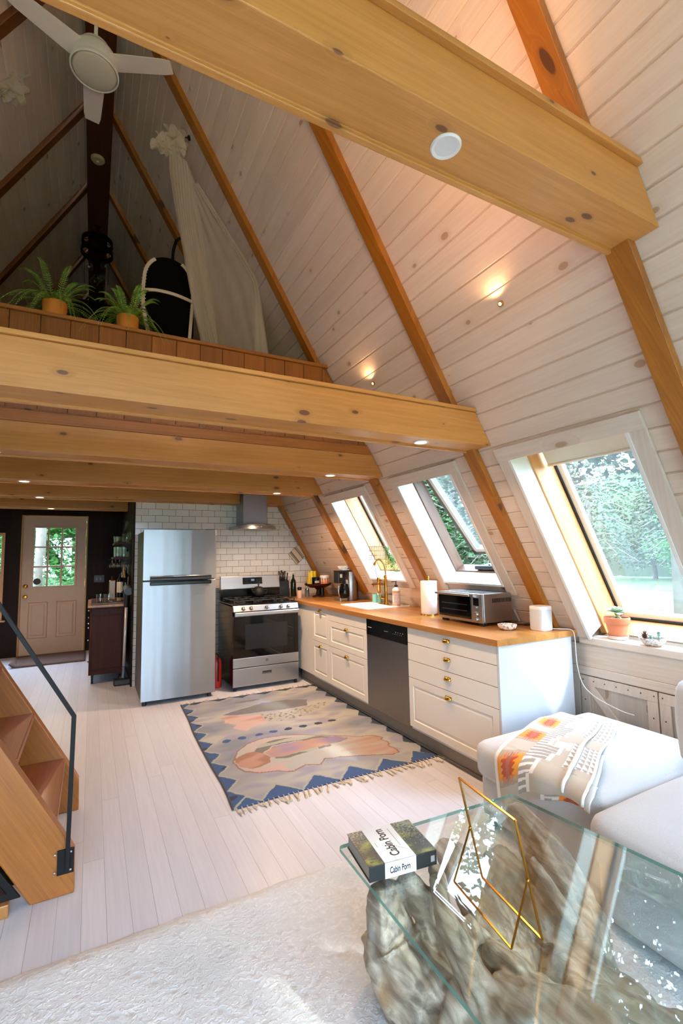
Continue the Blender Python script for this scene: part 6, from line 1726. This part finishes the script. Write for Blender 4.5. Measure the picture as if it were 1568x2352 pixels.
mk('seat', MB().puff((-.03, 4.45, 2.83), (.56, .56, .22), .08, 8, .03), dm, t, smooth=True, weld=True)
mk('back', MB().puff((-.03, 4.62, 3.30), (.50, .18, .85), .085, 10, .03), dm, t, smooth=True, weld=True)
for sg in (-1, 1):
    mk('arm', MB().puff((-.03+sg*.27, 4.42, 2.98), (.12, .5, .40), .05, 8, .01), dm, t, smooth=True, weld=True)
    for y in (4.25, 4.65): mk('leg', MB().tube([(-.03+sg*.22, y, FLZ), (-.03+sg*.22, y, 2.74)], .016, 8), M['blackm'], t)

# ---------------------------------------------------------------- sheer canopy
hk = Vector((.612, 3.725, 4.88))
t = thing('wall_hook', 'small dark iron hook on the slope holding the sheer canopy', 'hook', hk)
mk('backplate', MB().lathe([(.022, 0), (.02, .006), (.001, .008)], hk, 16, ax=Matrix.Rotation(math.radians(-120), 3, 'Y')), M['iron'], t, smooth=40)
mk('arm', MB().tube(crv([hk+Vector((-.005, 0, -.003)), hk+Vector((-.05, .0, -.012)), hk+Vector((-.09, 0, -.01)), hk+Vector((-.105, 0, .012))], 5), .005, 8), M['iron'], t, smooth=True)
t = thing('sheer_canopy', 'sheer white bed canopy hanging from the slope hook', 'canopy', (.6, 3.73, 4.8))
def sheet(name, L_, Rr, nv=90, nu=60, amp=.02, freq=6, ph=0.0, yb=0.0, edge=0.0):
    Lc = crv(L_, 10); Rc = crv(Rr, 10)
    def at(Cv, v):
        f_ = v*(len(Cv)-1); i = min(int(f_), len(Cv)-2); return Vector(Cv[i]).lerp(Vector(Cv[i+1]), f_-i)
    def fn(u, v):
        a, b = at(Lc, v), at(Rc, v); p = a.lerp(b, u)
        k = amp*(.25+.75*v)
        p.y += k*math.sin(u*2*PI*freq+ph+1.5*math.sin(v*3))*(.6+.4*math.sin(v*5+u*3))+yb
        p.z += .01*math.sin(u*11+v*4)*v
        return p
    return mk(name, MB().grid(fn, nu, nv), M['voile'], t, smooth=True)
sheet('front_fall', [(.455, 3.70, 4.70), (.462, 3.70, 4.52), (.505, 3.71, 4.25), (.560, 3.72, 3.97), (.65, 3.73, 3.50), (.755, 3.74, 3.05)],
                    [(.60, 3.72, 4.66), (.625, 3.72, 4.50), (.645, 3.72, 4.2), (.69, 3.72, 3.85), (.765, 3.73, 3.5), (.875, 3.74, 3.03)], freq=7, amp=.016)
sheet('inner_fall', [(.47, 3.72, 4.68), (.50, 3.73, 4.45), (.56, 3.75, 4.1), (.63, 3.76, 3.7), (.72, 3.78, 3.3), (.80, 3.79, 3.04)],
                    [(.60, 3.73, 4.66), (.66, 3.73, 4.45), (.73, 3.75, 4.1), (.80, 3.76, 3.7), (.86, 3.78, 3.3), (.91, 3.79, 3.04)], freq=5, amp=.02, ph=1.0)
sheet('wide_fall', [(.57, 3.74, 4.70), (.62, 3.74, 4.40), (.67, 3.75, 4.05), (.73, 3.76, 3.70), (.80, 3.77, 3.4), (.88, 3.78, 3.04)],
                   [(.63, 3.75, 4.62), (.715, 3.76, 4.44), (.93, 3.765, 4.14), (1.165, 3.76, 3.83), (1.245, 3.75, 3.48), (1.305, 3.74, 3.04)], freq=3.5, amp=.022, ph=2.0)
sheet('edge_fold', [(.66, 3.735, 4.50), (.86, 3.735, 4.22), (1.10, 3.735, 3.88), (1.17, 3.735, 3.72), (1.17, 3.73, 3.4), (1.16, 3.73, 3.04)],
                   [(.69, 3.735, 4.52), (.93, 3.735, 4.20), (1.165, 3.735, 3.86), (1.215, 3.735, 3.72), (1.26, 3.73, 3.4), (1.31, 3.73, 3.04)], freq=2, amp=.012)
def ruffle(cen, name, parent, s=1.0):
    mb = MB()
    for k in range(9):
        rr_ = random.Random(k); a0 = rr_.uniform(0, 6.3); o_ = cen+Vector((rr_.uniform(-.05, .05), rr_.uniform(-.03, .03), rr_.uniform(-.07, .07)))*s
        def fn(u, v, a0=a0, o_=o_, k=k):
            a = u*2*PI; r_ = (.02+.055*v)*s*(1+.25*math.sin(5*a+a0)); return o_+Vector((r_*math.cos(a), .35*r_*math.sin(a)+.01*math.sin(6*a), .05*s*v*math.sin(3*a+a0)+(.03*s*(k % 3-1))*v))
        mb.grid(fn, 30, 4)
    return mk(name, mb, M['voile'], parent, smooth=True)
ruffle(Vector((.475, 3.70, 4.775)), 'gathered_ruffle', t, 1.0); ruffle(Vector((.40, 3.70, 4.72)), 'gathered_ruffle', t, .75)
t = thing('gathered_net', 'gathered sheer net pinned to the left slope at the picture edge', 'curtain', (-.66, 3.98, 4.98))
ruffle(Vector((-.67, 3.96, 4.97)), 'ruffle', t, 1.2)
mk('pin', MB().tube([(-.70, 3.98, 5.0), (-.66, 3.97, 4.98)], .004, 6), M['iron'], t)
# ---------------------------------------------------------------- outdoors
GZ = -.62
mk('lawn', MB().box(-60, 60, -50, 70, GZ-.2, GZ), M['lawn'], loc=(0, 0, GZ), label='mown lawn outside the sloping windows', cat='lawn', kind='stuff')
mb = MB()
def drv(u, v):
    y = lerp(-30, 30, v); return Vector((lerp(15.5, 23.5, u)+2.0*math.sin(y*.12+1)+.3*nz(y*.3, u*2), y, GZ+.012))
mb.grid(drv, 6, 60); mk('gravel_drive', mb, M['gravel'], loc=(18, 0, GZ), label='pale gravel drive beyond the lawn outside the big window', cat='drive', kind='stuff')
def conifer(seed, h=14.0, dens=1.0, start=.12, fat=.26):
    rr_ = random.Random(seed); lv = MB()
    br = MB(); zz = h*start; k = 0
    while zz < h*.98:
        rad = (1-zz/h)**.75*h*fat
        for j in range(7):
            a = k*2.4+j*0.9+rr_.uniform(-.3, .3); ln_ = rad*rr_.uniform(.65, 1.1)
            p0 = Vector((0, 0, zz)); p1 = p0+Vector((math.cos(a)*ln_*.55, math.sin(a)*ln_*.55, .05*ln_)); p2 = p0+Vector((math.cos(a)*ln_, math.sin(a)*ln_, -.18*ln_))
            br.tube([p0, p1, p2], [.035, .02, .006], 4)
            m = int(max(4, ln_*15*dens))
            for q in range(m):
                s_ = rr_.uniform(.25, 1.05); p = (p0.lerp(p1, s_/.55) if s_ < .55 else p1.lerp(p2, (s_-.55)/.45)); w_ = .30*ln_*(1-s_*.5)
                p = p+Vector((rr_.uniform(-w_, w_), rr_.uniform(-w_, w_), rr_.uniform(-.15, .05)*ln_*.5))
                d1 = Vector((math.cos(a)+rr_.uniform(-.9, .9), math.sin(a)+rr_.uniform(-.9, .9), rr_.uniform(-.5, .2))).normalized()*rr_.uniform(.13, .30); d2 = Vector((rr_.uniform(-1, 1), rr_.uniform(-1, 1), rr_.uniform(-1, 1))).cross(d1).normalized()*.075
                lv.poly([p, p+d1*.5+d2, p+d1, p+d1*.5-d2])
        zz += h*.03; k += 1
    return lv, br
def broad(seed, h=7.0, n=4200, leaf=.16, w_=2.6):
    rr_ = random.Random(seed); lv = MB(); cl = [(rr_.uniform(-w_, w_)*.6, rr_.uniform(-w_, w_)*.6, rr_.uniform(.25, .92)*h, rr_.uniform(.7, 1.3)*w_*.38) for _ in range(16)]
    for q in range(n):
        x, y, z, r_ = cl[q % 16]; v = Vector((rr_.gauss(0, 1), rr_.gauss(0, 1), rr_.gauss(0, .8))).normalized()*r_*rr_.uniform(.6, 1.05); p = Vector((x, y, z))+v
        d1 = Vector((rr_.uniform(-1, 1), rr_.uniform(-1, 1), rr_.uniform(-.5, .5))).normalized()*leaf*rr_.uniform(.7, 1.3); d2 = Vector((rr_.uniform(-.4, .4), rr_.uniform(-.4, .4), 1)).cross(d1).normalized()*leaf*.4
        lv.poly([p, p+d1*.4+d2, p+d1, p+d1*.4-d2])
    return lv, cl
def trunk(h, r_, seed=0):
    rr_ = random.Random(seed); return MB().tube([(0, 0, -.1), (rr_.uniform(-.1, .1), rr_.uniform(-.1, .1), h*.4), (0, 0, h)], [r_*1.2, r_*.8, r_*.1], 10)
def tree(name, lab, parts, loc, grp):
    t = thing(name, lab, 'tree', loc, grp, rot=(0, 0, 0)); t.location = loc
    for nm, m, mt in parts: mk(nm, m, mt, t, smooth=(nm == 'trunk'))
    return t
l1, b1 = conifer(1, 15.0, dens=.9); l2, b2 = conifer(2, 12.0, dens=1.0)
T1 = tree('spruce_tree', 'tall dense spruce behind the gravel drive, seen through the big window', [('foliage', l1, M['tree']), ('branches', b1, M['bark']), ('trunk', trunk(14.5, .20, 1), M['bark'])], (27.5, 8.0, GZ), 'spruces outside')
T2 = tree('spruce_tree', 'spruce close to the lawn at the left of the big window view', [('foliage', l2, M['tree']), ('branches', b2, M['bark']), ('trunk', trunk(11.6, .17, 2), M['bark'])], (13.0, 12.5, GZ), 'spruces outside')
l3, b3 = conifer(3, 15.0, 1.15, .30, .27)
T3 = tree('hemlock_tree', 'tall hemlock with a bare lower trunk near the house outside the big window', [('foliage', l3, M['tree']), ('branches', b3, M['bark']), ('trunk', trunk(14.5, .19, 3), M['bark'])], (9.6, 4.4, GZ), 'hemlocks near the house')
for i, (x, y, s_) in enumerate(((9.2, 7.4, .95), (11.8, 5.9, 1.05), (12.2, 2.4, 1.1), (12.4, 9.2, 1.1), (10.2, 1.0, .9))):
    dup(T3, (x, y, GZ), (0, 0, 1.1*i+.5), (s_, s_, s_), 'tall hemlock with a bare lower trunk in the group near the house')
spots = []
rr_ = random.Random(5)
for k in range(26):
    y = -16+k*1.75+rr_.uniform(-.6, .6); spots.append((27.5+rr_.uniform(0, 9), y, rr_.uniform(.8, 1.25)))
for p in ((11.0, 16.5, .9), (9.5, 13.5, .75), (15.0, 17.0, 1.1), (13.5, -2.5, 1.0), (16, -8, 1.0)): spots.append(p)
for p in ((-7, -16, .7), (-3.0, -19, .8), (.8, -17, .6), (-11, -17, .9), (4.5, -22, .8)): spots.append(p)
for i, (x, y, s_) in enumerate(spots):
    src = T1 if i % 2 else T2
    lab = 'spruce in the forest edge outside the sloping windows' if y > -10 and i < 33 else 'spruce in front of the glazed gable behind the camera'
    dup(src, (x, y, GZ), (0, 0, rr_.uniform(0, 6.3)), (s_, s_, s_*rr_.uniform(.9, 1.1)), lab)
lb_, cl_ = broad(4, 4.2, 5200, .15, 2.4)
B1 = tree('maple_tree', 'bright green leafy young maple outside the entry door', [('foliage', lb_, M['tree2']), ('trunk', trunk(3.2, .06, 4), M['bark'])], (-1.6, 14.5, GZ), 'leafy trees outside the entry door')
for i, (x, y, s_) in enumerate(((.6, 14.0, .9), (-4.2, 15, 1.0), (-.4, 17.5, 1.3), (2.6, 17, 1.2), (-3.0, 19, 1.6), (1.0, 21, 1.8), (-6.5, 19, 1.5), (-2.2, 12.6, .55), (.2, 12.2, .5), (4.6, 13.5, 1.0), (8.0, 12.0, .9), (25.5, 3.0, .7), (25.0, 12.0, .8), (25.0, -3.0, .7))):
    dup(B1, (x, y, GZ), (0, 0, i*1.3), (s_, s_, s_), 'leafy young maple in the woodland outside the entry door' if y > 11.9 and x < 9 else 'round leafy shrub at the far side of the gravel drive')
t = thing('birch_trunk', 'pale mottled tree trunk seen through the left panes of the entry door', 'tree', (-1.0, 12.2, GZ))
mk('trunk', MB().tube([(-1.02, 12.2, GZ-.1), (-1.0, 12.2, 2.0), (-1.06, 12.2, 6.0)], [.11, .10, .08], 14), plain('pale_bark', '6e685e', .9, 0, .35, 14, .6), t, smooth=True)
t = thing('forest_bank', 'dark wooded bank closing the view behind the outside trees', 'bank', (40, 5, GZ))
def bank(u, v):
    y = lerp(-40, 60, u); return Vector((38+3*nz(y*.1, 2)+v*5, y, GZ+v*9*(1+.35*nz(y*.12, 7))))
mk('slope_surface', MB().grid(bank, 60, 10), plain('wooded_bank', '334326', .95, 0, .35, 1.5, 1.0), t, smooth=True)
t = thing('forest_bank', 'green wooded bank closing the view beyond the entry door', 'bank', (0, 26, GZ))
mk('slope_surface', MB().grid(lambda u, v: Vector((lerp(-20, 25, u), 25+2*nz(u*9, 4)+v*4, GZ+v*9*(1+.3*nz(u*12, 7)))), 60, 10), plain('wooded_bank_north', '2c4a26', .95, 0, .4, 1.5, 1.0), t, smooth=True)

# added uplighter, unseen behind the camera, to warm the upper boards
t = thing('fill_uplighter', 'added unseen black floor uplighter behind the camera for warm fill light', 'lamp', (1.35, -.75, .014))
mk('base', MB().lathe([(.001, 0), (.14, 0), (.14, .015), (.02, .02), (.001, .021)], (1.35, -.75, .014), 28), M['blackm'], t, smooth=40)
mk('pole', MB().tube([(1.35, -.75, .035), (1.35, -.75, 1.70)], .011, 10), M['blackm'], t, smooth=True)
mk('bowl', MB().lathe([(.012, 1.70), (.08, 1.73), (.14, 1.80), (.136, 1.80), (.076, 1.735), (.001, 1.712)], (1.35, -.75, 0), 28, caps=False), M['blackm'], t, smooth=40)
mk('bulb', MB().sphere((1.35, -.75, 1.765), .03, 14, 10), glow('fill_bulb', 'ffc890', 20.0), t, smooth=True)
ld = bpy.data.lights.new('fill_uplighter_lamp', 'SPOT'); ld.energy = UPL_FILL; ld.shadow_soft_size = .06; ld.color = (1, .58, .30); ld.spot_size = 2.6; ld.spot_blend = .6
lo = bpy.data.objects.new('fill_uplighter_lamp', ld); C.objects.link(lo); lo.parent = t; lo.location = (0, 0, 1.80); lo.rotation_euler = (PI, 0, 0)
# ---------------------------------------------------------------- daylight, camera
def cam_setup():
    yaw, pit, rol = .48626209, .09059795, -.0172055
    f = Vector((math.sin(yaw)*math.cos(pit), math.cos(yaw)*math.cos(pit), math.sin(pit)))
    r0 = f.cross(Vector((0, 0, 1))).normalized(); u0 = r0.cross(f)
    r = math.cos(rol)*r0+math.sin(rol)*u0; u = -math.sin(rol)*r0+math.cos(rol)*u0
    cd = bpy.data.cameras.new('camera'); co = bpy.data.objects.new('camera', cd); C.objects.link(co)
    co.matrix_world = Matrix(((r.x, u.x, -f.x, 0), (r.y, u.y, -f.y, 0), (r.z, u.z, -f.z, 1.44244), (0, 0, 0, 1)))
    cd.sensor_fit = 'VERTICAL'; cd.sensor_height = 36; cd.sensor_width = 24; cd.lens = 1081.96*36/2352; cd.clip_start = .02; cd.clip_end = 300
    bpy.context.scene.camera = co
cam_setup()
w = bpy.data.worlds.new('sky'); bpy.context.scene.world = w; w.use_nodes = True
nt = w.node_tree; nt.nodes.clear()
tc = nt.nodes.new('ShaderNodeTexCoord'); sep = nt.nodes.new('ShaderNodeSeparateXYZ'); rp = nt.nodes.new('ShaderNodeValToRGB'); bg = nt.nodes.new('ShaderNodeBackground'); ou = nt.nodes.new('ShaderNodeOutputWorld')
nt.links.new(tc.outputs['Generated'], sep.inputs[0]); nt.links.new(sep.outputs[2], rp.inputs[0]); nt.links.new(rp.outputs[0], bg.inputs[0]); nt.links.new(bg.outputs[0], ou.inputs[0])
rp.color_ramp.elements[0].position = 0; rp.color_ramp.elements[0].color = (.68, .84, 1.06, 1)
rp.color_ramp.elements[1].position = .6; rp.color_ramp.elements[1].color = (.62, .82, 1.12, 1)
bg.inputs[1].default_value = SKY
def portal(c, d, up, wx, wy):
    """marks a window opening for sky sampling; gives off no light of its own"""
    ld = bpy.data.lights.new('window_portal', 'AREA'); ld.shape = 'RECTANGLE'; ld.size = wx; ld.size_y = wy; ld.cycles.is_portal = True
    lo = bpy.data.objects.new('window_portal', ld); C.objects.link(lo)
    zax = -Vector(d).normalized(); yax = Vector(up).normalized(); xax = yax.cross(zax).normalized(); yax = zax.cross(xax)
    m = Matrix.Identity(4)
    for i in range(3): m[i][0], m[i][1], m[i][2], m[i][3] = xax[i], yax[i], zax[i], Vector(c)[i]
    lo.matrix_world = m
for q in WIN:
    c = (SP((q[0]+q[1])/2, (q[2]+q[3])/2, .40)); portal(c, (-S60, 0, -C60), (-.5, 0, .866), q[1]-q[0]+.2, (q[3]-q[2])/S60+.2)
portal((XC, GF-.2, 1.8), (0, 1, 0), (0, 0, 1), 6.0, 3.8)
portal((-.52, 8.9, 1.5), (0, -1, 0), (0, 0, 1), .7, 1.0)
portal((-1.55, 8.9, 1.2), (0, -1, 0), (0, 0, 1), .8, 1.3)
sd = bpy.data.lights.new('sun', 'SUN'); sd.energy = SUN; sd.angle = math.radians(2.2); sd.color = (1, .96, .9)
so = bpy.data.objects.new('sun', sd); C.objects.link(so)
dirv = Vector(SUNDIR).normalized(); so.rotation_euler = dirv.to_track_quat('-Z', 'Y').to_euler()
sc = bpy.context.scene
sc.view_settings.view_transform = 'Standard'; sc.view_settings.look = 'None'; sc.view_settings.gamma = 1; sc.view_settings.exposure = EXPO; sc.view_settings.use_curve_mapping = False
sc.cycles.max_bounces = 10; sc.cycles.diffuse_bounces = 5; sc.cycles.glossy_bounces = 5; sc.cycles.transparent_max_bounces = 24; sc.cycles.transmission_bounces = 8
sc.cycles.sample_clamp_indirect = 6; sc.cycles.caustics_reflective = False; sc.cycles.caustics_refractive = False; sc.cycles.blur_glossy = .5
for o in bpy.data.objects:
    if '_w' in o: del o['_w']
    if o.get('label') is None and 'label' in o: del o['label']
